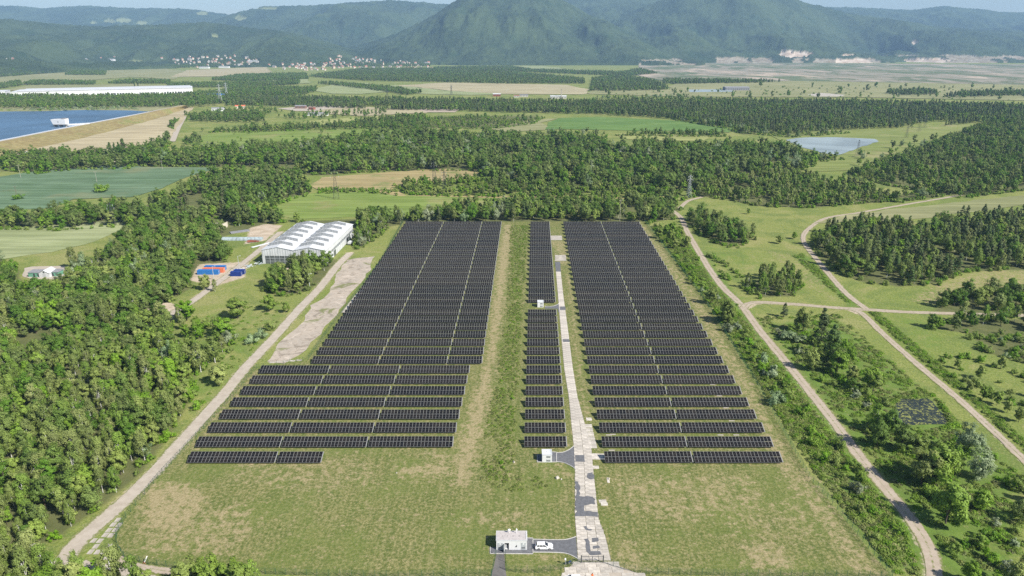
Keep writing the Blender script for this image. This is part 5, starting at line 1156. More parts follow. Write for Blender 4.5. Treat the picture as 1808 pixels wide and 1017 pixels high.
b = MB(); b.poly([(-3.3, -.3, 2.5), (0, -.3, 4.3), (0, 7.3, 4.3), (-3.3, 7.3, 2.5)]); b.poly([(0, -.3, 4.3), (3.3, -.3, 2.5), (3.3, 7.3, 2.5), (0, 7.3, 4.3)]); b.build('roof', M['white_metal'], t)
b = MB(); b.box(-1, 1, -0.04, -0.003, 0, 2.2); b.build('door', M['grey_metal'], t); b = MB(); b.box(-0.5, 0.5, -0.04, -0.003, 2.6, 3.4); b.build('window', M['glazing_dark'], t)
sheet('dirt_yard', WP([(38, 488), (45, 473), (60, 470), (120, 470), (122, 476), (108, 492), (60, 494)]), 0.03, M['road_old'], 'dirt yard around the green sheds', 3, 0.8)
hut(1302, 278, 9, 8, 5, (M['white_wall'], M['roof_grey']), 'white house showing above the central wood', 0.1, 0.8, 'house')

# containers
def container(px, py, L, mat, label, rz=0.0):
    X, Y = P(px, py); t = empty('shipping_container', (X, Y, 0), rz); tag(t, label, 'container', 'shipping containers beside the hall lane')
    b = MB(); n = int(L / 0.3); Wc, Hc = 2.44, 2.6
    for s, y0 in ((-1, 0.0), (1, Wc)):
        prev = None
        for i in range(n + 1):
            x = 0.1 + (L - 0.2) * i / n; y = y0 - s * 0.06 * (i % 2) * 1.0 - 0.0
            y = (0.03 + 0.05 * (i % 2)) if s < 0 else Wc - 0.03 - 0.05 * (i % 2)
            if prev: b.poly([(prev[0], prev[1], 0.15), (x, y, 0.15), (x, y, Hc - 0.1), (prev[0], prev[1], Hc - 0.1)])
            prev = (x, y)
    b.box(0.05, L - 0.05, 0.05, Wc - 0.05, Hc - 0.1, Hc - 0.03); b.box(0.05, L - 0.05, 0.05, Wc - 0.05, 0.1, 0.15); b.box(0.04, 0.1, 0.1, Wc - 0.1, 0.15, Hc - 0.1)
    b.build('body', mat, t)
    b = MB()
    for x in (0, L - 0.14):
        for y in (0, Wc - 0.14): b.box(x, x + 0.14, y, y + 0.14, 0, Hc)
    for z in (0.02, Hc - 0.12):
        for y in (0.02, Wc - 0.12): b.box(0.14, L - 0.14, y, y + 0.1, z, z + 0.1)
    b.build('corner_frame', mat, t)
    for k in range(2):
        b = MB(); y0 = 0.16 + k * 1.07; b.box(L - 0.1, L - 0.03, y0, y0 + 1.04, 0.14, Hc - 0.13); d = b.build('door', mat, t)
        for q in (0.25, 0.75):
            bb = MB(); bb.tube([(L - 0.01, y0 + q, 0.2), (L - 0.01, y0 + q, Hc - 0.2)], 0.025, 5); bb.build('lock_bar', M['grey_metal'], d)
container(348.5, 485, 12.2, M['blue_light'], 'long bright blue container in front of the orange one')
container(358, 481.5, 12.2, M['orange'], 'long orange container between the two bright blue ones')
container(361, 477.5, 12.2, M['blue_light'], 'long bright blue container behind the orange one')
container(407, 488, 6.1, M['blue_dark'], 'short dark blue container nearest the lane')
container(413, 484.6, 6.1, M['blue_dark'], 'short dark blue container behind the other dark blue one')
# storage beside the hall
t = empty('covered_stack', (*P(393, 423.5), 0)); tag(t, 'long row of grey blue wrapped stacks beside the hall', 'stack')
M['tarp'] = plain('tarp', (0.30, 0.36, 0.38), 0.5, var=0.2, scale=0.5)
x = 0
for i in range(11):
    b = MB(); n = 8; pts0 = [(2.1 * math.cos(math.pi * k / n), 2.0 * math.sin(math.pi * k / n)) for k in range(n + 1)]
    for k in range(n): b.poly([(x, -pts0[k][0], pts0[k][1]), (x, -pts0[k + 1][0], pts0[k + 1][1]), (x + 2.3, -pts0[k + 1][0], pts0[k + 1][1]), (x + 2.3, -pts0[k][0], pts0[k][1])])
    b.poly([(x, -p[0], p[1]) for p in pts0]); b.poly([(x + 2.3, -p[0], p[1]) for p in reversed(pts0)])
    b.build('wrapped_bale', M['tarp'], t); x += 2.45 + (0.4 if i == 3 else 0)
t = empty('rusty_beams', (*P(438, 428), 0), 0.25); tag(t, 'pile of rust red steel beams left of the hall', 'beams')
rb = random.Random(5)
for i in range(9):
    b = MB(); y = rb.uniform(-1.5, 4); b.box(rb.uniform(-1, 0), rb.uniform(5, 7.5), y, y + 0.35, 0.3 * (i % 3), 0.3 * (i % 3) + 0.28); b.build('beam', M['rust'], t)
t = empty('grey_stack', (*P(408, 413), 0), 0.6); tag(t, 'flat dark grey stack of sheets on the grass behind the wrapped row', 'stack')
for i in range(5):
    b = MB(); b.box(0, 13, i * 1.0, i * 1.0 + 0.92, 0, 0.5 + 0.1 * (i % 2)); b.build('sheet_bundle', M['roof_grey'], t)
t = empty('pipe_stack', (*P(446, 438), 0), 0.95); tag(t, 'stack of thin pale pipes beside the hall lane', 'pipes')
for i in range(5):
    b = MB(); b.tube([(0, i * 0.45, 0.25), (14, i * 0.45, 0.25)], 0.2, 6); b.build('pipe', M['grey_metal'], t)
t = empty('scrap_pile', (*P(428, 474), 0), 0.9); tag(t, 'grey heap of metal scrap in the shadow of the hall', 'scrap')
for i in range(26):
    b = MB(); a = Vector((rb.uniform(-4, 12), rb.uniform(-1.8, 1.8), rb.uniform(0.1, 1.1))); b.bar(a, a + Vector((rb.uniform(-2.5, 2.5), rb.uniform(-1, 1), rb.uniform(-.4, .5))), rb.uniform(0.15, 0.6)); b.build('scrap_piece', M['grey_metal'] if i % 3 else M['tarp'], t)
t = empty('trailer', (*P(619, 433), 0), 1.45); tag(t, 'small white trailer beside the right wall of the hall', 'trailer')
b = MB(); b.box(0, 4.5, 0, 2.0, 0.7, 2.0); b.build('body', M['white_metal'], t); b = MB(); b.bar((4.5, 1, 0.6), (6, 1, 0.5), 0.12); b.build('drawbar', M['dark_metal'], t)
for y in (-0.05, 2.05):
    b = MB(); b.tube([(2.2, y - 0.12, 0.38), (2.2, y + 0.12, 0.38)], 0.38, 12); b.build('wheel', M['rubber'], t)
for px, py, s in [(984, 844.5, 0.6), (991, 846.5, 0.35), (907, 816, 0.4), (1075, 846, 0.4), (700, 835, 0.3)]:
    X, Y = P(px, py); b = MB(); b.box(-s, s, -s * 0.7, s * 0.7, -0.1, s * 1.1, taper=0.2)
    o = b.build('concrete_block', M['concrete'], None, (X, Y, 0)); o.rotation_euler = (0.1, 0.15, px); 
    tag(o, {984: 'pale concrete block on the grass below the front kiosk', 991: 'smaller pale block right of the block below the front kiosk', 907: 'pale stone on the grass left of the front kiosk', 1075: 'pale block on the grass right of the centre road', 700: 'pale stone in front of the left solar rows'}[px], 'block')

# ------------------------------------------------------------------ warehouse, intake tower
a = np.array(P(20, 173)); c = np.array(P(341, 165)); Lw_ = float(np.linalg.norm(c - a)); rz = math.atan2(c[1] - a[1], c[0] - a[0])
t = empty('long_warehouse', (a[0], a[1], 0), rz); tag(t, 'very long white warehouse with a row of dark dock doors', 'warehouse')
b = MB(); b.box(0, Lw_, 0, 120, 0, 13.5); w = b.build('wall', M['white_wall'], t)
b = MB(); b.box(-0.5, Lw_ + 0.5, -0.5, 120.5, 13.52, 14.2); b.box(18, Lw_ - 4, 8, 110, 14.2, 16.6); b.build('roof', M['white_metal'], t)
b = MB(); b.box(14, Lw_ - 3, 7.0, 7.9, 14.22, 15.4); b.build('roof_step', M['roof_grey'], t)
for i in range(58):
    if 36 < i < 40: continue
    x = 22 + i * (Lw_ - 40) / 57; b = MB(); b.box(x, x + 4.2, -0.3, -0.02, 0.5, 6.0); b.build('dock_door', M['dark_metal'], t)
for x in (170.0, 330.0):
    b = MB(); b.box(x, x + 16, -6, -0.02, 0.5, 9.0); b.build('office_block', M['white_wall'], t)
a2 = P(-60, 174); t = empty('white_store', (*a2, 0), rz); tag(t, 'white block at the left edge beside the long warehouse', 'warehouse')
b = MB(); b.box(0, (P(9, 173)[0] - a2[0]), 0, 60, 0, 15); b.build('wall', M['white_wall'], t); b = MB(); b.box(-.5, (P(9, 173)[0] - a2[0]) + .5, -.5, 60.5, 15.02, 15.6); b.build('roof', M['white_metal'], t)

ix, iy = P(91.5, 224, WATZ); wI = P(117.5, 224, WATZ)[0] - ix
t = empty('intake_tower', (ix, iy, WATZ)); tag(t, 'white intake house standing in the reservoir on dark piers', 'tower')
b = MB(); b.box(1.5, wI - 0.8, 0.5, 9.5, 2.2, 3.4); b.build('deck', M['dark_metal'], t)
b = MB(); c8 = [(2.0, 1, 3.4), (wI - 1.0, 1, 3.4), (wI - 1.0, 9, 3.4), (2.0, 9, 3.4), (0, 0, 11.0), (wI - 0.6, 0, 11.8), (wI - 0.6, 10, 11.8), (0, 10, 11.0)]
for q in ((4, 5, 6, 7), (0, 1, 5, 4), (1, 2, 6, 5), (2, 3, 7, 6), (3, 0, 4, 7)): b.poly([c8[i] for i in q])
wl_ = b.build('wall', M['white_wall'], t)
b = MB(); b.box(wI * 0.45, wI * 0.5, 0.4, 0.7, 6.5, 8.5); b.build('window', M['glazing_dark'], t)
b = MB(); b.box(wI - 7, wI - 0.6, 0.5, 9.5, 11.85, 12.6); b.build('roof_edge', M['roof_grey'], t)
for x in (3.0, wI / 2, wI - 2.5):
    b = MB(); b.box(x - 1, x + 1, 2, 8, -3, 2.2); b.build('pier', M['concrete_grey'], t)
ex = P(158, 218.5, DAMZ)
t = empty('footbridge', (ix + wI, iy + 4, WATZ + 2.4)); tag(t, 'white footbridge from the intake house to the dam', 'footbridge')
d = Vector((ex[0] - ix - wI, ex[1] - iy - 4, DAMZ - WATZ - 2.4)); b = MB(); b.bar((-0.8, 0, 0), d, 1.6); b.build('deck', M['white_metal'], t)
for s in (-1, 1):
    b = MB(); b.bar((-0.8, s * 0.9, 1.4), d + Vector((0, s * 0.9, 1.4)), 0.3); b.build('railing', M['white_metal'], t)
b = MB(); q = d * 0.35; b.box(q.x - 0.6, q.x + 0.6, q.y - 0.6, q.y + 0.6, -6, -0.82 + q.z); b.build('pier', M['concrete_grey'], t)
X, Y = P(41, 272); t = empty('parked_van', (X, Y, 0.4)); tag(t, 'small white van on the mown strip below the dam', 'van')
b = MB(); b.box(0, 5.2, 0, 2.1, 0.5, 2.5, taper=0.15); b.box(5.06, 6.3, 0.1, 2.0, 0.5, 1.5, taper=0.1); b.build('body', M['white_paint'], t)
for x in (1.1, 5.0):
    for y in (0.0, 2.1): 
        b = MB(); b.tube([(x, y - 0.12, 0.36), (x, y + 0.12, 0.36)], 0.36, 10); b.build('wheel', M['rubber'], t)
b = MB(); b.box(5.0, 5.35, 0.25, 1.85, 1.55, 2.2); b.build('windscreen', M['black_glass'], t)

# ------------------------------------------------------------------ pylons and poles
def pylon(px, py, h, label, mat='dark_metal', base=None, arms=2, thick=0.22):
    X, Y = P(px, py); t = empty('lattice_pylon', (X, Y, 0), 0.3); tag(t, label, 'pylon', 'lattice power pylons')
    B = base or h * 0.085; hw = lambda z: B * (1 - z / h) ** 1.1 + 0.22
    for sx in (-1, 1):
        for sy in (-1, 1):
            b = MB(); n = 5
            for i in range(n):
                za, zb = h * i / n, h * (i + 1) / n; b.bar((sx * hw(za), sy * hw(za), za), (sx * hw(zb), sy * hw(zb), zb), thick)
            b.build('leg', M[mat], t)
    b = MB(); n = 9
    for i in range(n):
        za, zb = h * i / n, h * (i + 1) / n; A, D_ = hw(za), hw(zb)
        for s in (-1, 1):
            b.bar((-A, s * A, za), (D_, s * D_, zb), thick * 0.6); b.bar((A, s * A, za), (-D_, s * D_, zb), thick * 0.6); b.bar((s * A, -A, za), (s * D_, D_, zb), thick * 0.6); b.bar((s * A, A, za), (s * D_, -D_, zb), thick * 0.6)
    b.build('bracing', M[mat], t)
    for k in range(arms):
        z = h * (0.93 - 0.14 * k); l = h * (0.10 + 0.035 * k); b = MB(); b.bar((-l, 0, z), (l, 0, z), thick); b.bar((-l, 0, z), (0, 0, z + h * 0.04), thick * .7); b.bar((l, 0, z), (0, 0, z + h * 0.04), thick * .7)
        a = b.build('crossarm', M[mat], t)
        for s in (-1, 1):
            b = MB(); b.tube([(s * l, 0, z), (s * l, 0, z - 1.4)], 0.12, 5); b.build('insulator', M['grey_metal'], a)
for px, py, h, lab in [(594, 351, 25, 'slim dark pylon with short arms on the bright meadow behind the hall'), (767, 321, 20, 'dark mast on the tan dry meadow'), (785, 343, 21, 'dark pylon beside the mast on the tan meadow'), (201, 398, 17, 'dark pylon at the edge of the pale field'), (465, 372, 16, 'pylon standing in the tree belt behind the hall'),
                       (1216, 349, 20, 'grey pylon beside the bend of the right track'), (1513, 275, 19, 'pylon on the meadow right of the grey pond'), (1600, 243, 19, 'pylon on the pond meadow before the right wood'), (1622, 232, 24, 'tall pylon behind the pond meadow'), (1632, 226, 22, 'rear pylon of the pond meadow'),
                       (390, 182, 42, 'tall far pylon right of the long warehouse'), (401, 172, 36, 'far pylon just behind the tall far pylon'), (490, 185, 20, 'short far pylon above the hamlet'), (684, 172, 24, 'far pylon in the long forest left of the straw field'), (797, 167, 26, 'far pylon at the edge of the long straw field')]:
    pylon(px, py, h, lab, 'grey_metal' if px in (1216, 390, 401) else 'dark_metal', arms=2 if py > 240 else 3, thick=0.11 if py > 200 else 0.26)
def pole(px, py, h, label, mat='wood_pole', lamp=False):
    X, Y = P(px, py); t = empty('utility_pole', (X, Y, 0), 0.2); tag(t, label, 'pole', 'utility poles')
    b = MB(); b.tube([(0, 0, -0.2), (0, 0, h)], [0.17, 0.11], 8); b.build('pole', M[mat], t)
    if lamp:
        b = MB(); b.bar((0, 0, h - 0.1), (1.2, 0, h + 0.1), 0.08); b.box(1.0, 1.8, -0.15, 0.15, h + 0.02, h + 0.16); b.build('lamp_head', M['white_metal'], t)
    else:
        b = MB(); b.bar((-1.3, 0, h - 0.4), (1.3, 0, h - 0.4), 0.14); c = b.build('crossarm', M[mat], t)
        for x in (-1.2, 0, 1.2):
            b = MB(); b.tube([(x, 0, h - 0.35), (x, 0, h - 0.05)], 0.07, 5); b.build('insulator', M['white_metal'], c)
for px, py, h, lab, m in [(37, 314, 13, 'pale utility pole at the left end of the teal field', 'concrete_grey'), (171, 321, 10, 'utility pole in the middle of the teal field', 'concrete_grey'), (287, 299, 9, 'utility pole at the far right of the teal field', 'concrete_grey'), (31, 351, 11, 'utility pole at the lower left of the teal field', 'wood_pole'), (194, 288, 10, 'utility pole behind the teal field', 'concrete_grey'),
                          (1094, 392, 17, 'tall pale pole at the far edge of the right solar block', 'concrete_grey'), (503, 236, 12, 'pole on the bright meadow between hedgerows', 'wood_pole')]:
    pole(px, py, h, lab, m)
for px, py, h, lab in [(423, 478, 9, 'lamp pole behind the dark blue containers'), (378, 494, 8, 'lamp pole in front of the bright blue container'), (550, 478, 11, 'street lamp above the copse before the hall'), (547, 508, 8, 'grey pole beside the left road near the copse')]:
    pole(px, py, h, lab, 'grey_metal', True)

# ------------------------------------------------------------------ villages
def hit(px, py):
    a = (py - 508.5) / F_PX; dy = CT - a * ST; dz = -ST - a * CT; dx = (px - 904) / F_PX
    Ys = np.linspace(2200, 9000, 700); T = Ys / dy; X = dx * T; Z = CAM_H + dz * T; Hh = np.maximum(hill_h(X, Ys), 0)
    k = np.where(Z <= Hh)[0]
    if len(k) == 0: return None
    k = k[0]; return (X[k], Ys[k], Hh[k])
hm = {}
def house_mesh(v):
    wall = [M['village_wall'], M['render_cream'], M['village_wall'], M['brick_pale']][v % 4]; roof = [M['roof_red'], M['roof_red'], M['roof_brown'], M['roof_grey'], M['roof_red']][v % 5]
    w, d, h, r = [(11, 9, 6, 4.5), (14, 10, 5, 5), (10, 10, 7, 4), (18, 10, 6, 4), (12, 8, 4.5, 4)][v % 5]
    b = MB(); b.poly([(-w / 2, -d / 2, -3), (w / 2, -d / 2, -3), (w / 2, -d / 2, h), (-w / 2, -d / 2, h)]); b.poly([(w / 2, d / 2, -3), (-w / 2, d / 2, -3), (-w / 2, d / 2, h), (w / 2, d / 2, h)])
    b.poly([(w / 2, -d / 2, -3), (w / 2, d / 2, -3), (w / 2, d / 2, h), (w / 2, 0, h + r), (w / 2, -d / 2, h)]); b.poly([(-w / 2, d / 2, -3), (-w / 2, -d / 2, -3), (-w / 2, -d / 2, h), (-w / 2, 0, h + r), (-w / 2, d / 2, h)])
    e = 0.5; b.poly([(-w / 2 - e, -d / 2 - e, h - .3), (w / 2 + e, -d / 2 - e, h - .3), (w / 2 + e, 0, h + r + .1), (-w / 2 - e, 0, h + r + .1)], 1); b.poly([(-w / 2 - e, 0, h + r + .1), (w / 2 + e, 0, h + r + .1), (w / 2 + e, d / 2 + e, h - .3), (-w / 2 - e, d / 2 + e, h - .3)], 1)
    b.box(w * 0.2, w * 0.2 + 0.9, 0.6, 1.5, h + r * 0.5, h + r + 1.2, 0)
    return b.mesh('house', [wall, roof])
HM = [house_mesh(v) for v in range(10)]
hr = random.Random(21)
VILL = [([(280, 104), (330, 101), (420, 100), (460, 108), (458, 116), (400, 120), (335, 121), (290, 110)], 60, 'small house of the left village at the hill foot'), ([(474, 117), (560, 112), (600, 100), (640, 104), (700, 110), (760, 113), (764, 122), (700, 122), (640, 122), (560, 126), (490, 123)], 140, 'small house of the right village at the hill foot'), ([(150, 108), (215, 103), (210, 112)], 5, 'lone house at the left hill foot'), ([(0, 108), (40, 106), (40, 112), (0, 112)], 4, 'lone house at the far left hill foot')]
for poly, n, lab in VILL:
    xs = [p[0] for p in poly]; ys = [p[1] for p in poly]; k = 0
    while k < n:
        px, py = hr.uniform(min(xs), max(xs)), hr.uniform(min(ys), max(ys))
        if not inside(np.array([px]), np.array([py]), poly)[0]: continue
        q = hit(px, py); k += 1
        if q is None: continue
        o = link('village_house', HM[hr.randrange(10)]); o.location = (q[0], q[1], q[2] + 4 if q[2] > 1 else 0.5); o.rotation_euler = (0, 0, hr.uniform(0, 3.14)); s = hr.uniform(0.75, 1.25); o.scale = (s, s, s)
        tag(o, lab, 'house', 'houses of the ' + ' '.join(lab.split()[4:6]) if 'village' in lab else lab + ' group')
def block(px, py, w, d, h, wall, roof, label, rz=0.0, name='industrial_shed'):
    q = hit(px, py) if py < 125 else (*P(px, py), 0); t = empty(name, (q[0], q[1], q[2] + (6 if q[2] > 1 else 0.3)), rz); tag(t, label, 'building')
    b = MB(); b.box(-w / 2, w / 2, 0, d, -4, h); b.build('wall', M[wall], t); b = MB(); r = h * 0.35
    b.poly([(-w / 2 - .4, -.4, h), (w / 2 + .4, -.4, h), (w / 2 + .4, d / 2, h + r), (-w / 2 - .4, d / 2, h + r)]); b.poly([(-w / 2 - .4, d / 2, h + r), (w / 2 + .4, d / 2, h + r), (w / 2 + .4, d + .4, h), (-w / 2 - .4, d + .4, h)]); b.poly([(w / 2, 0, h), (w / 2, d, h), (w / 2, d / 2, h + r - .05)]); b.poly([(-w / 2, d, h), (-w / 2, 0, h), (-w / 2, d / 2, h + r - .05)]); b.build('roof', M[roof], t)
    n = max(2, int(w / 6))
    for i in range(n):
        x = -w / 2 + w * (i + 0.5) / n; b = MB(); b.box(x - 1, x + 1, -0.15, -0.01, h * 0.35, h * 0.7); b.build('window', M['glazing_dark'], t)
    return t
block(446, 112, 70, 18, 7, 'village_wall', 'white_metal', 'long white building at the right end of the left village')
block(193, 110, 60, 25, 10, 'white_wall', 'roof_grey', 'white building at the left hill foot')
block(360, 121, 55, 18, 8, 'white_wall', 'roof_grey', 'white building below the left village'); block(395, 120, 60, 18, 8, 'white_wall', 'roof_grey', 'second white building below the left village')
t = block(677, 117, 14, 26, 9, 'render_cream', 'roof_red', 'pale orange church with a pointed tower in the right village', 0.4, 'church')
b = MB(); b.box(-3, 3, -6.5, -0.5, -4, 20); b.build('tower', M['render_cream'], t); b = MB(); b.box(-3, 3, -6.5, -0.5, 20.02, 30, taper=2.8); b.build('spire', M['roof_red'], t)
block(424, 192, 20, 14, 5, 'render_cream', 'orange', 'house with bright orange roof in the hamlet', 0.2, 'house'); block(385, 196, 24, 10, 5, 'white_wall', 'roof_grey', 'white house at the left of the hamlet', 0.2, 'house')
block(530, 192, 22, 12, 5, 'roof_brown', 'roof_grey', 'dark brown industrial shed right of the hamlet'); block(549, 194, 12, 8, 4, 'rust', 'roof_brown', 'small reddish shed right of the brown shed', -.3)
block(560, 204, 40, 6, 4, 'white_wall', 'roof_grey', 'low white row of garages below the brown shed', -.05)
block(986, 174, 40, 20, 5, 'village_wall', 'white_metal', 'white works hall behind the long forest'); block(877, 170, 20, 14, 5, 'rust', 'white_metal', 'red and white works behind the long forest')
block(380, 173, 46, 20, 7, 'white_wall', 'blue_light', 'low pale building beside the tall far pylon'); block(1302, 160, 70, 30, 8, 'roof_grey', 'roof_grey', 'dark low building on the steppe')
block(925, 171, 22, 14, 4, 'village_wall', 'roof_grey', 'pale works building left of the white works hall'); block(912, 172, 14, 10, 4, 'village_wall', 'roof_red', 'small pale house near the works', 0, 'house')
t = bpy.data.objects.get('industrial_shed')
X, Y = P(991, 174); o = None
t = empty('chimney_stack', (X, Y, 0)); tag(t, 'slim pale chimney beside the white works hall', 'chimney'); b = MB(); b.tube([(0, 0, 0), (0, 0, 22)], [1.3, 0.8], 8); b.build('shaft', M['concrete_grey'], t); b = MB(); b.tube([(0, 0, 22), (0, 0, 22.8)], [1.0, 1.0], 8); b.build('rim', M['roof_grey'], t)
sheet('earth_bank', WP([(490, 192), (560, 186), (640, 189), (655, 193), (600, 196), (520, 196)]), 0.4, M['road_old'], 'bare earth beside the hamlet', 20, 5)
sheet('earth_bank', WP([(722, 196), (750, 192), (815, 193), (800, 198), (740, 199)]), 0.4, M['track'], 'bare pinkish earth in front of the long forest', 20, 5)
# ------------------------------------------------------------------ trees and shrubs
def crown_arrays(rng, cen, rad, per, size, flat=0.9, droop=0.0):
    """leaf-sized diamonds around clump centres; returns verts, faces, per-face variation"""
    n = len(cen) * per
    ci = np.repeat(np.arange(len(cen)), per)
    d = rng.normal(size=(n, 3)); d /= np.linalg.norm(d, axis=1)[:, None]
    r = rng.random(n) ** 0.45
    pos = cen[ci] + d * (r * rad[ci])[:, None] * np.array([1, 1, flat])
    if droop: pos[:, 2] -= droop * rng.random(n) ** 2
    mid_ = np.array([0, 0, cen[:, 2].mean()]); ext = np.array([1, 1, np.ptp(cen[:, 0]) / max(np.ptp(cen[:, 2]), 0.1)]); dc = (pos - mid_) * ext; dc /= np.linalg.norm(dc, axis=1)[:, None] + 1e-6
    nrm = d * 0.6 + dc * 0.7 + rng.normal(size=(n, 3)) * 0.30 + np.array([0, 0, 0.25]); nrm /= np.linalg.norm(nrm, axis=1)[:, None]
    t = np.cross(nrm, rng.normal(size=(n, 3))); t /= np.linalg.norm(t, axis=1)[:, None]
    if droop: t = t * 0.5 + np.array([0, 0, -1.0]); t -= nrm * (t * nrm).sum(1)[:, None]; t /= np.linalg.norm(t, axis=1)[:, None] + 1e-6
    bt = np.cross(nrm, t); s = size * (0.6 + 0.8 * rng.random(n)); s2 = s * (0.55 + 0.2 * rng.random(n))
    V = np.empty((n, 4, 3)); V[:, 0] = pos - t * s[:, None]; V[:, 1] = pos - bt * s2[:, None]; V[:, 2] = pos + t * s[:, None]; V[:, 3] = pos + bt * s2[:, None]
    cv = rng.random(len(cen)); var = np.clip(0.65 * cv[ci] + 0.35 * rng.random(n), 0, 1)
    return V.reshape(-1, 3), np.arange(n * 4).reshape(n, 4), var
def clumps_ellipsoid(rng, n, rx, rz, zc, lo=0.35, cr=(0.28, 0.42), lobes=0.25):
    d = rng.normal(size=(n, 3)); d /= np.linalg.norm(d, axis=1)[:, None]
    r = (lo + (1 - lo) * rng.random(n) ** 0.6)
    ph = rng.random(3) * 6.28; az = np.arctan2(d[:, 1], d[:, 0]); lob = 1 + lobes * np.sin(2 * az + ph[0]) * 0.5 + lobes * np.sin(3 * az + ph[1] + d[:, 2] * 2) * 0.6
    c = d * (r * lob)[:, None] * np.array([rx, rx, rz]); c[:, 2] += zc
    return c, rx * rng.uniform(*cr, n)
def trunk_mb(rng, H, r0, targets, bend=0.4, top=0.8):
    b = MB(); n = 5; off = rng.normal(size=(n + 1, 2)) * bend * 0.3; off[0] = 0; off = np.cumsum(off, 0) * 0.5
    pts = [(off[i][0], off[i][1], -0.2 + (H * top + 0.2) * i / n) for i in range(n + 1)]
    b.tube(pts, [r0 * (1 - 0.8 * i / n) * (1.25 if i == 0 else 1) for i in range(n + 1)], 6)
    for tg in targets:
        f = rng.uniform(0.3, 0.75); k = f * n; i = int(k); s = np.array(pts[i]) * (1 - k + i) + np.array(pts[min(i + 1, n)]) * (k - i)
        m = (s + tg) / 2 + np.array([0, 0, 0.12 * np.linalg.norm(tg - s)]); b.tube([tuple(s), tuple(m), tuple(tg)], [r0 * 0.42, r0 * 0.28, r0 * 0.08], 5, cap=False)
    return b
SPEC = {
 'broadleaf_tree': dict(H=12.5, leaf='leaf_broad', bark='bark', r0=0.22), 'bright_tree': dict(H=10.0, leaf='leaf_bright', bark='bark', r0=0.18), 'birch_tree': dict(H=13.0, leaf='leaf_birch', bark='birch_bark', r0=0.13),
 'pine_tree': dict(H=13.0, leaf='leaf_pine', bark='bark', r0=0.18), 'poplar_tree': dict(H=20.0, leaf='leaf_poplar', bark='bark', r0=0.3), 'willow_tree': dict(H=11.0, leaf='leaf_willow', bark='bark', r0=0.22),
 'shrub': dict(H=3.4, leaf='leaf_shrub', bark='bark', r0=0.06), 'willow_shrub': dict(H=4.0, leaf='leaf_willow', bark='bark', r0=0.06), 'blossom_shrub': dict(H=3.2, leaf='leaf_blossom', bark='bark', r0=0.06),
}
def shape(kind, rng, lod):
    q = [1.0, 0.55, 0.22][lod]
    if kind in ('broadleaf_tree', 'bright_tree'):
        rx = rng.uniform(3.2, 4.2) * (0.82 if kind == 'bright_tree' else 1); H = SPEC[kind]['H']; rz = H * 0.40
        c, r = clumps_ellipsoid(rng, int(44 * (0.6 if lod else 1)), rx, rz, H * 0.58, cr=(0.24, 0.40))
        return c, r, dict(per=int(80 * q * (1.3 if lod else 1)), size=[0.29, 0.40, 0.75][lod])
    if kind == 'birch_tree':
        n = int(46 * (0.6 if lod else 1)); z = rng.random(n) ** 0.8; w = np.sin(np.pi * np.clip(z * 0.78 + 0.14, 0, 1)) ** 0.65 * 2.5; a = rng.random(n) * 6.28; rr_ = np.sqrt(rng.random(n)) * w
        c = np.stack([np.cos(a) * rr_, np.sin(a) * rr_, 3.0 + z * 9.8], 1); return c, rng.uniform(0.55, 1.0, n), dict(per=int(66 * q * (1.3 if lod else 1)), size=[0.23, 0.42, 0.75][lod], droop=1.1, flat=1.1)
    if kind == 'pine_tree':
        n = int(50 * (0.6 if lod else 1)); z = rng.random(n); w = (1 - z) ** 0.75 * 2.7 + 0.15; a = rng.random(n) * 6.28; rr_ = (0.45 + 0.55 * rng.random(n)) * w
        c = np.stack([np.cos(a) * rr_, np.sin(a) * rr_, 2.2 + z * 10.4], 1); return c, 0.35 + 0.75 * (1 - z) + 0.2, dict(per=int(60 * q * (1.3 if lod else 1)), size=[0.24, 0.42, 0.75][lod], flat=0.6)
    if kind == 'poplar_tree':
        n = 50; z = rng.random(n); w = np.sin(np.pi * np.clip(z * 0.9 + 0.08, 0, 1)) ** 0.6 * 1.7; a = rng.random(n) * 6.28; rr_ = np.sqrt(rng.random(n)) * w
        c = np.stack([np.cos(a) * rr_, np.sin(a) * rr_, 1.5 + z * 18], 1); return c, rng.uniform(0.6, 1.1, n), dict(per=int(40 * q), size=[0.4, 0.55, 0.9][lod], flat=1.5)
    if kind == 'willow_tree':
        c, r = clumps_ellipsoid(rng, int(46 * (0.6 if lod else 1)), 3.9, 4.6, 5.9, cr=(0.22, 0.36)); return c, r, dict(per=int(80 * q * (1.3 if lod else 1)), size=[0.25, 0.42, 0.8][lod], droop=0.9)
    if kind in ('shrub', 'willow_shrub', 'blossom_shrub'):
        rx = rng.uniform(1.6, 2.3); H = SPEC[kind]['H']
        c, r = clumps_ellipsoid(rng, 18, rx, H * 0.48, H * 0.45, lo=0.25, cr=(0.26, 0.42)); c[:, 2] = np.maximum(c[:, 2], 0.25); return c, r, dict(per=int(64 * q * (1.2 if lod else 1)), size=[0.19, 0.34, 0.55][lod])
VAR = {}; LIB = {}
NV = {'broadleaf_tree': 5, 'bright_tree': 4, 'birch_tree': 5, 'pine_tree': 4, 'poplar_tree': 2, 'willow_tree': 2, 'shrub': 4, 'willow_shrub': 2, 'blossom_shrub': 2}
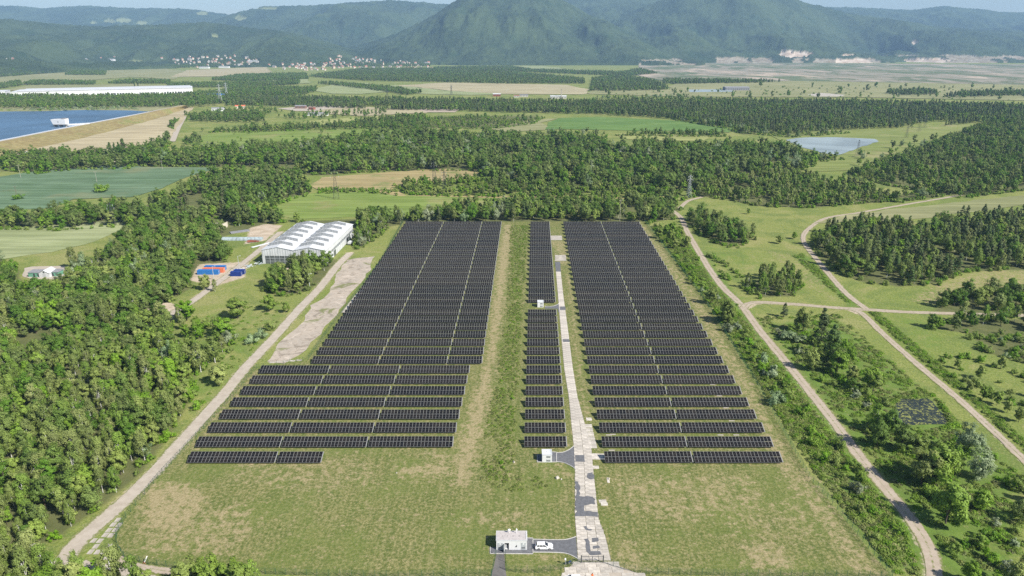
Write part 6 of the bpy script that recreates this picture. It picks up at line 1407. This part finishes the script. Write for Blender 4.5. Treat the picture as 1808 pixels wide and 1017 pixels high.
for ki, kind in enumerate(SPEC):
    sp = SPEC[kind]
    for lod in (0, 1, 2):
        lib = bpy.data.collections.new('library_%s_%d' % (kind, lod)); LIB[kind, lod] = lib
        for v in range(NV[kind]):
            rng = np.random.default_rng(1000 * ki + v)
            c, r, kw = shape(kind, rng, lod); Vc, Fc, var = crown_arrays(rng, c, r, **kw)
            tg = c[rng.choice(len(c), min(len(c), 9 if lod == 0 else 3), replace=False)]
            tb = trunk_mb(rng, sp['H'], sp['r0'], tg, top=0.9 if kind in ('birch_tree', 'pine_tree', 'poplar_tree') else 0.62)
            if lod == 0:
                VAR[kind, v] = (tb.mesh('trunk', M[sp['bark']]), np_mesh('crown', Vc, Fc, [M[sp['leaf']]], attrs={'var': ('FACE', var)}))
            # joined version for the uncounted woodland
            quads = [f for f in tb.f if len(f) == 4]; tv = np.array(tb.v); nV = len(tv)
            F2 = np.concatenate([np.array(quads), Fc + nV]); mi = np.concatenate([np.zeros(len(quads), int), np.ones(len(Fc), int)])
            m = np_mesh('%s_%d' % (kind, lod), np.concatenate([tv, Vc]), F2, [M[sp['bark']], M[sp['leaf']]], mi, {'var': ('FACE', np.concatenate([np.full(len(quads), 0.5), var]))})
            lib.objects.link(bpy.data.objects.new('%s_%d_%d' % (kind, lod, v), m))
ALL = {k: [] for k in SPEC}
wr = np.random.default_rng(42)
for w in WOODS:
    p = np.array(w['poly']); x0, y0 = p.min(0); x1, y1 = p.max(0); s = w['sp']
    xs = np.arange(x0, x1, s); ys = np.arange(y0, y1, s * 0.9)
    if len(xs) * len(ys) > 400000: continue
    X, Y = np.meshgrid(xs, ys); X = X + (np.arange(len(ys)) % 2)[:, None] * s / 2; X = X + wr.uniform(-.42, .42, X.shape) * s; Y = Y + wr.uniform(-.42, .42, Y.shape) * s
    X = X.ravel(); Y = Y.ravel(); ok = inside(X, Y, w['poly'])
    X, Y = X[ok], Y[ok]
    sv = KEEP[0]
    if 'ditch' in w['where']: KEEP[0] = [(0, 0), (0, 1), (1, 0)]
    ok = keep_out(X, Y); KEEP[0] = sv
    px, py = to_px(X, Y, np.full(X.shape, 6.0)); ok &= (px > -90) & (px < 1900) & (py < 1130)
    ok &= wr.random(X.shape) < w['keep']
    if y1 > 2800:
        gx_, gy_ = to_px(X, Y, np.maximum(hill_h(X, Y), 0))
        for vp_, _, _ in VILL[:2]: ok &= ~(inside(gx_, gy_, vp_) & (wr.random(X.shape) > 0.4))
    if w['keep'] >= 0.9 and s < 9: ok &= fbm(X / 30, Y / 30, 91, 2) > (0.24 if y1 < 600 else 0.30)
    X, Y = X[ok], Y[ok]
    ks = list(w['kinds']); pw = np.array([w['kinds'][k] for k in ks], float); pw /= pw.sum()
    # species come in loose groups: bias the draw with smooth noise
    g = fbm(X / 35, Y / 35, 7, 2); u = np.clip((wr.random(len(X)) * 0.55 + np.clip((g - 0.2) / 0.6, 0, 1) * 0.45), 0, 0.9999)
    u = np.argsort(np.argsort(u)) / max(1, len(u)); pick = np.searchsorted(np.cumsum(pw), u); pick = np.minimum(pick, len(ks) - 1)
    sc = wr.uniform(*w['sz'], len(X)) * (0.8 + 0.4 * fbm(X / 20, Y / 20, 33, 2))
    hz = np.maximum(hill_h(X, Y), 0) if y1 > 2800 else np.zeros(len(X))
    if 'reservoir' in w['where']: hz = hz + 3.5
    for i in range(len(X)): ALL[ks[pick[i]]].append((X[i], Y[i], hz[i], sc[i], w['where']))
for w in WOODS:
    if w['sp'] > 8.8 or 'shrub' in w['kinds'] and w['kinds']['shrub'] > 4: continue
    pl = np.array(w['poly'] + w['poly'][:1]); m = max(3, int(np.hypot(*np.diff(pl, axis=0).T).sum() / 2.4)); q = resample(pl, m); q = q + wr.normal(size=q.shape) * 1.5
    px, py = to_px(q[:, 0], q[:, 1], np.zeros(m)); ok = keep_out(q[:, 0], q[:, 1]) & (px > -60) & (px < 1860) & (py < 1030) & (wr.random(m) < 0.7)
    for x, y in q[ok]: ALL['shrub'].append((x, y, 0.0, wr.uniform(0.45, 1.0), w['where'].replace('in the', 'at the edge of the', 1) if len(w['where'].split()) < 11 else w['where']))
DESC = {'broadleaf_tree': 'dark green leafy tree', 'bright_tree': 'light green leafy tree', 'birch_tree': 'slim white trunked birch', 'pine_tree': 'dark pointed conifer', 'poplar_tree': 'columnar poplar', 'willow_tree': 'silvery willow tree',
        'shrub': 'green leafy shrub', 'willow_shrub': 'silvery grey shrub', 'blossom_shrub': 'pale blossoming shrub'}
CAT = {k: ('shrub' if 'shrub' in k else 'tree') for k in SPEC}
NAME = {'broadleaf_tree': 'leafy_tree', 'bright_tree': 'young_leafy_tree', 'birch_tree': 'birch_tree', 'pine_tree': 'conifer_tree', 'poplar_tree': 'poplar_tree', 'willow_tree': 'willow_tree', 'shrub': 'shrub', 'willow_shrub': 'willow_shrub', 'blossom_shrub': 'blossom_shrub'}
def place_tree(kind, x, y, z, s, label, group=None, rz=None, v=None, sx=1.0):
    r = random.Random(int(abs(x) * 131 + abs(y) * 71)); v = r.randrange(NV[kind]) if v is None else v
    t = empty(NAME[kind], (x, y, z - 0.05), r.uniform(0, 6.28) if rz is None else rz, (s * sx * r.uniform(0.9, 1.1), s * sx * r.uniform(0.9, 1.1), s)); tag(t, label, CAT[kind], group)
    tm, cm = VAR[kind, v]; link('trunk', tm, t); link('crown', cm, t)
def stuff_cloud(name, arr, kind, lod, label, cat):
    """one uncountable mass: points that carry whole plants"""
    A = np.array([(a[0], a[1], a[2] - 0.05) for a in arr], np.float32); n = len(A)
    me = bpy.data.meshes.new(name); me.vertices.add(n); me.vertices.foreach_set('co', A.ravel())
    rg = np.random.default_rng(n)
    for an, tp, val in (('scl', 'FLOAT', np.array([a[3] for a in arr], np.float32)), ('rot', 'FLOAT', rg.random(n).astype(np.float32) * 6.28), ('pick', 'INT', rg.integers(0, NV.get(kind, 3), n).astype(np.int32))):
        q = me.attributes.new(an, tp, 'POINT'); q.data.foreach_set('value', val)
    o = link(name, me); tag(o, label, cat, kind='stuff')
    ng = bpy.data.node_groups.new(name, 'GeometryNodeTree'); ng.interface.new_socket('Geometry', in_out='INPUT', socket_type='NodeSocketGeometry'); ng.interface.new_socket('Geometry', in_out='OUTPUT', socket_type='NodeSocketGeometry')
    N, K = ng.nodes, ng.links; gi = N.new('NodeGroupInput'); go = N.new('NodeGroupOutput')
    ci = N.new('GeometryNodeCollectionInfo'); ci.inputs[0].default_value = LIB[kind, lod]; ci.inputs[1].default_value = True; ci.inputs[2].default_value = True
    ip = N.new('GeometryNodeInstanceOnPoints'); ip.inputs['Pick Instance'].default_value = True
    def na(nm, tp):
        q = N.new('GeometryNodeInputNamedAttribute'); q.data_type = tp; q.inputs[0].default_value = nm; return q.outputs[0]
    cx_ = N.new('ShaderNodeCombineXYZ'); K.new(na('rot', 'FLOAT'), cx_.inputs[2])
    K.new(gi.outputs[0], ip.inputs['Points']); K.new(ci.outputs[0], ip.inputs['Instance']); K.new(na('pick', 'INT'), ip.inputs['Instance Index']); K.new(cx_.outputs[0], ip.inputs['Rotation']); K.new(na('scl', 'FLOAT'), ip.inputs['Scale']); K.new(ip.outputs[0], go.inputs[0])
    md = o.modifiers.new('plants', 'NODES'); md.node_group = ng
    return o
MASS = {'broadleaf_tree': 'dark leafy woodland filling the middle distance', 'bright_tree': 'light green young woodland of the middle distance', 'birch_tree': 'birch woodland behind the nearest birches', 'pine_tree': 'dark conifer forest across the plain',
        'willow_tree': 'silvery willows scattered through the woods', 'shrub': 'low green scrub behind the nearest shrubs', 'willow_shrub': 'silvery scrub', 'blossom_shrub': 'pale blossoming scrub', 'poplar_tree': 'poplars'}
for kind, arr in ALL.items():
    if not arr: continue
    arr.sort(key=lambda a: (a[0] ** 2 + a[1] ** 2) / (a[3] ** 2))
    # only those whose crown can show in the frame count as individuals
    near = []; rest = []
    for a in arr:
        px, py = to_px(a[0], a[1], a[2] + SPEC[kind]['H'] * a[3] * 0.7)
        (near if len(near) < 290 and -15 < px < 1823 and py < 1030 else rest).append(a)
    for a in near:
        wh = a[4]
        if wh == LEFT:
            px, py = to_px(a[0], a[1], 0.0); dr = dist_line(np.array([a[0]]), np.array([a[1]]), ROADS['left_road'][0][::3])[0]
            wh = ('in the left wood, right beside the pale road' if dr < 14 else 'in the left wood near the green sheds' if py < 530 and px < 150 else 'in the upper left wood near the containers' if py < 530 else 'in the left wood at the picture edge' if px < 60 else
                  'in the middle of the left wood, upper half' if py < 640 else 'in the middle of the left wood, centre' if py < 740 else 'in the lower part of the left wood')
            a = (a[0], a[1], a[2], a[3], wh)
        place_tree(kind, a[0], a[1], a[2], a[3], DESC[kind] + ' ' + a[4], (DESC[kind] + ('es ' if DESC[kind].endswith('ch') else 's ')) + a[4])
    for lod in (0, 1, 2):
        part = [a for a in rest if (0 if a[1] < 520 else 1 if a[1] < 1250 else 2) == lod]
        if part: stuff_cloud(NAME[kind].replace('_tree', '') + '_' + ('scrub' if 'shrub' in kind else 'woodland'), part, kind, lod, MASS[kind] + ['', ', nearer part', ', far part'][lod], 'scrub' if 'shrub' in kind else 'woodland')
    print(kind, len(near), len(rest))

# single trees and bushes that stand apart
SOLO = [('bright_tree', 335, 1040, 0.85, 1.2, 'leafy bush at the bottom edge below the fence, left one'), ('bright_tree', 372, 1038, 0.95, 1.2, 'leafy bush at the bottom edge below the fence, tallest'), ('bright_tree', 412, 1042, 0.9, 1.2, 'leafy bush at the bottom edge below the fence, third'), ('birch_tree', 445, 1046, 0.7, 1.2, 'slim tree at the bottom edge below the fence, right one'), ('birch_tree', 143, 1032, 0.75, 1.0, 'birch at the bottom edge beside the grey road'),
        ('bright_tree', 388, 678, 0.85, 1.5, 'round light green bush beside the left road'), ('bright_tree', 476, 549, 0.9, 1.25, 'round green tree on the meadow left of the road'), ('bright_tree', 420, 562, 1.1, 1.5, 'broad tree above the left meadow track'), ('bright_tree', 505, 552, 0.6, 1.0, 'small light green tree beside the left road'),
        ('willow_shrub', 445, 606, 1.35, 1.0, 'silvery bush beside the left road, lowest of three'), ('willow_shrub', 462, 596, 1.35, 1.0, 'silvery bush beside the left road, middle of three'), ('shrub', 480, 582, 1.5, 1.0, 'green bush beside the left road, topmost of three'), ('willow_shrub', 405, 604, 1.7, 0.9, 'silvery bush below the broad tree of the left meadow'),
        ('bright_tree', 395, 598, 1.05, 1.3, 'light green tree left of the silvery meadow bush'), ('birch_tree', 355, 657, 1.0, 1.2, 'birch at the lower edge of the left meadow'), ('birch_tree', 380, 640, 0.95, 1.2, 'birch on the left meadow with its shadow on grass'), ('shrub', 348, 722, 1.1, 0.9, 'small light green bush beside the left road near the bottom'),
        ('bright_tree', 330, 566, 1.05, 1.3, 'leafy tree beside the hall lane'), ('birch_tree', 285, 575, 0.95, 1.0, 'birch left of the hall lane'), ('bright_tree', 362, 512, 0.9, 1.0, 'tree in front of the blue container'), ('birch_tree', 380, 515, 0.55, 1.0, 'young birch beside the hall lane'), ('shrub', 338, 610, 1.5, 1.1, 'dark bush on the left meadow'),
        ('pine_tree', 1447, 608, 1.35, 1.0, 'tall dark conifer right of the junction, left one'), ('pine_tree', 1466, 632, 1.2, 1.2, 'dark conifer below the tall one right of the junction'), ('broadleaf_tree', 1478, 650, 0.75, 1.0, 'dark tree below the conifers between the tracks'), ('broadleaf_tree', 1470, 640, 0.7, 1.0, 'dark tree leaning on the conifers between the tracks'), ('pine_tree', 1384, 560, 0.6, 1.2, 'small dark conifer below the branch track'),
        ('blossom_shrub', 1392, 600, 1.6, 1.2, 'pale blossoming bush below the small dark conifer'), ('blossom_shrub', 1412, 604, 1.3, 1.2, 'pale blossoming bush right of the other blossoming bush'), ('broadleaf_tree', 1435, 655, 0.5, 1.2, 'low round dark tree right of the right track'), ('broadleaf_tree', 1505, 690, 0.45, 1.2, 'low dark tree among the thicket above the algae pond'),
        ('broadleaf_tree', 1548, 790, 0.85, 1.1, 'dark tree left of the algae pond, lowest'), ('broadleaf_tree', 1568, 770, 0.85, 1.0, 'dark tree left of the algae pond, middle'), ('birch_tree', 1545, 760, 0.8, 1.2, 'slim tree at the left of the algae pond'), ('broadleaf_tree', 1590, 795, 0.75, 1.2, 'dark tree below the algae pond'), ('bright_tree', 1620, 800, 0.75, 1.2, 'green tree below the algae pond'),
        ('willow_tree', 1708, 800, 1.0, 1.0, 'tall silvery willow above the lower right thicket'), ('willow_tree', 1728, 845, 0.95, 1.0, 'tall silvery willow nearest the meadow track'), ('bright_tree', 1660, 850, 0.75, 1.1, 'light green tree left of the willows'), ('bright_tree', 1685, 838, 0.75, 1.0, 'light green tree at the foot of the willows'), ('broadleaf_tree', 1638, 855, 0.55, 1.3, 'round dark tree left of the willows'),
        ('broadleaf_tree', 1690, 900, 0.6, 1.3, 'dark round tree below the willows'), ('bright_tree', 1730, 900, 0.7, 1.2, 'bushy tree right below the willows'), ('broadleaf_tree', 1800, 920, 0.55, 1.2, 'dark tree at the right edge near the bottom'), ('bright_tree', 1375, 430, 0.6, 1.2, 'small tree beside the winding track'), ('bright_tree', 1402, 422, 0.5, 1.3, 'bush beside the bend of the winding track'),
        ('willow_shrub', 1345, 640, 1.3, 1.0, 'silvery bush in the right scrub strip, topmost'), ('willow_shrub', 1365, 668, 1.5, 1.0, 'silvery bush in the right scrub strip, middle'), ('willow_shrub', 1368, 712, 1.5, 1.0, 'silvery bush in the right scrub strip, lowest'), ('willow_shrub', 1285, 585, 1.2, 1.0, 'silvery bush in the right scrub strip, far one'),
        ('willow_tree', 820, 392, 0.85, 1.0, 'silvery willow behind the left solar block'), ('willow_tree', 655, 398, 0.95, 1.0, 'silvery willow right of the hall'), ('willow_tree', 680, 395, 0.95, 1.0, 'silvery willow nearer the left solar block'), ('birch_tree', 668, 418, 0.5, 1.0, 'small birch on the grass left of the left solar block'),
        ('bright_tree', 1712, 690, 0.42, 1.0, 'small tree on the meadow beside the meadow track'), ('bright_tree', 1735, 705, 0.55, 1.0, 'leafy tree on the meadow at the right, left one'), ('bright_tree', 1760, 715, 0.6, 1.0, 'leafy tree on the meadow at the right, middle one'), ('bright_tree', 1798, 745, 0.6, 1.0, 'leafy tree on the meadow at the right edge, lowest'),
        ('bright_tree', 1778, 728, 0.5, 1.0, 'leafy tree on the right meadow above the lowest one'), ('shrub', 178, 338, 2.2, 1.6, 'low bush island in the teal field'), ('shrub', 33, 352, 1.6, 1.2, 'bush at the foot of the pole in the teal field'), ('broadleaf_tree', 345, 245, 0.9, 1.3, 'round tree at the left end of the bright meadow'),
        ('poplar_tree', 198, 282, 1.0, 1.1, 'columnar poplar behind the teal field, left one'), ('poplar_tree', 206, 281, 0.95, 1.0, 'columnar poplar behind the teal field, second'), ('poplar_tree', 213, 280, 0.95, 1.0, 'columnar poplar behind the teal field, third'), ('poplar_tree', 221, 280, 1.15, 1.1, 'columnar poplar behind the teal field, tallest at right'),
        ('poplar_tree', 238, 153, 1.1, 1.0, 'far poplar behind the warehouse, left one'), ('poplar_tree', 244, 153, 1.2, 1.0, 'far poplar behind the warehouse, right one'), ('poplar_tree', 500, 150, 1.6, 1.0, 'far poplar on the green strip, left one'), ('poplar_tree', 518, 150, 1.5, 1.0, 'far poplar on the green strip, right one'), ('broadleaf_tree', 215, 440, 0.7, 1.0, 'tree at the corner of the pale field')]
for kind, px, py, s, sx, lab in SOLO:
    x, y = P(px, py); place_tree(kind, x, y, 0, s, lab, None, None, None, sx)

# ------------------------------------------------------------------ tall weeds and tufts
lib = bpy.data.collections.new('library_weed'); LIB['weed', 0] = lib; NV['weed'] = 3; NV['tuft'] = 3; LIB['tuft', 0] = bpy.data.collections.new('library_tuft')
for v in range(3):
    rng = np.random.default_rng(900 + v); n = 70
    for nm, mat, hh, rr_ in (('weed', 'leaf_weed_green', 0.75, 1.1), ('tuft', 'leaf_weed', 0.5, 0.9)):
        a = rng.random(n) * 6.28; r = np.sqrt(rng.random(n)); hgt = np.sqrt(np.clip(1 - r * r, 0, 1)) * hh * (0.5 + 0.5 * rng.random(n)); pos = np.stack([np.cos(a) * r * rr_, np.sin(a) * r * rr_, hgt], 1)
        nr = np.stack([np.cos(a) * r * 0.5, np.sin(a) * r * 0.5, np.full(n, 1.0)], 1) + rng.normal(size=(n, 3)) * 0.3; nr /= np.linalg.norm(nr, axis=1)[:, None]
        tt_ = np.cross(nr, rng.normal(size=(n, 3))); tt_ /= np.linalg.norm(tt_, axis=1)[:, None]; bb_ = np.cross(nr, tt_); s1 = 0.24 * (0.6 + 0.8 * rng.random(n))[:, None]; s2 = s1 * 0.5
        V = np.empty((n, 4, 3)); V[:, 0] = pos - tt_ * s1; V[:, 1] = pos - bb_ * s2; V[:, 2] = pos + tt_ * s1; V[:, 3] = pos + bb_ * s2
        m = np_mesh('%s_%d' % (nm, v), V.reshape(-1, 3), np.arange(n * 4).reshape(n, 4), [M[mat]], attrs={'var': ('FACE', rng.random(n))}); LIB[nm, 0].objects.link(bpy.data.objects.new('%s_%d' % (nm, v), m))
def scatter(poly, dens, sz, thr=0.0, seed=1, inside_ok=False):
    p = np.array(poly); x0, y0 = p.min(0); x1, y1 = p.max(0); n = int((x1 - x0) * (y1 - y0) * dens); rg = np.random.default_rng(seed)
    X = rg.uniform(x0, x1, n); Y = rg.uniform(y0, y1, n); ok = inside(X, Y, poly) & (fbm(X / 7, Y / 7, seed, 2) > thr); X, Y = X[ok], Y[ok]
    if not inside_ok: k = keep_out(X, Y); X, Y = X[k], Y[k]
    return [(a, b, 0.0, s) for a, b, s in zip(X, Y, rg.uniform(*sz, len(X)))]
pts = []
for poly, d, sz, th, io in [([(1150, 400), (1200, 400), (1260, 500), (1640, 960), (1640, 1020), (1580, 1010), (1440, 835), (1250, 535)], 0.55, (0.6, 1.3), 0.28, False), ([(1330, 560), (1480, 555), (1800, 840), (1850, 1060), (1680, 1060), (1560, 860)], 0.24, (0.6, 1.3), 0.42, False),
                            ([(905, 398), (932, 398), (918, 560), (908, 700), (896, 830), (860, 850), (868, 760), (888, 640), (902, 520)], 0.40, (0.3, 0.75), 0.40, True), ([(340, 560), (500, 530), (440, 640), (320, 770), (330, 650)], 0.12, (0.5, 1.1), 0.45, False), ([(1534, 552), (1640, 648), (1700, 696), (1830, 812), (1850, 812), (1715, 693), (1655, 640), (1548, 550)], 0.9, (0.6, 1.2), 0.2, False), ([(1400, 452), (1416, 448), (1512, 532), (1498, 538)], 0.6, (0.5, 1.1), 0.25, False), ([(1648, 698), (1662, 712), (1690, 752), (1680, 756)], 1.2, (0.9, 1.6), 0.0, False), ([(1584, 700), (1650, 696), (1650, 700), (1584, 704)], 1.2, (0.7, 1.3), 0.0, True)]:
    pts += scatter(WP(poly), d, sz, th, len(pts) + 3, io)
stuff_cloud('tall_weeds', pts, 'weed', 0, 'tall green weeds along tracks, ditch and scrub', 'weeds'); print('weeds', len(pts))
pts = scatter(WP([(902, 398), (934, 398), (922, 560), (914, 700), (905, 838), (990, 846), (1004, 862), (900, 868), (850, 850), (858, 760), (880, 640), (896, 520)]), 0.8, (0.35, 0.9), 0.34, 31, True)
pts += scatter(WP([(1150, 400), (1200, 400), (1260, 500), (1640, 960), (1640, 1020), (1580, 1010), (1440, 835), (1250, 535)]), 0.45, (0.7, 1.5), 0.3, 32) + scatter(WP([(1330, 560), (1480, 555), (1800, 840), (1850, 1060), (1680, 1060), (1560, 860)]), 0.22, (0.7, 1.4), 0.40, 33)
stuff_cloud('tall_grass', pts, 'tuft', 0, 'pale tall grass along the ditch and in the right scrub', 'grass'); print('grass', len(pts))

# ------------------------------------------------------------------ air
b = MB(); b.box(-16500, 16500, -500, 15000, -45, 900)
hz = b.build('haze', bpy.data.materials.new('haze')); hz['kind'] = 'stuff'; hz['label'] = 'thin blue summer haze over the plain'; hz['category'] = 'haze'
hm_ = hz.data.materials[0]; hm_.use_nodes = True; hn = hm_.node_tree.nodes; hn.clear(); ho = hn.new('ShaderNodeOutputMaterial'); pv = hn.new('ShaderNodeVolumePrincipled')
pv.inputs['Color'].default_value = (0.42, 0.68, 1.0, 1); pv.inputs['Density'].default_value = 6.5e-5; pv.inputs['Anisotropy'].default_value = 0.0
hm_.node_tree.links.new(pv.outputs[0], ho.inputs['Volume'])
print('objects', len(scene.objects))
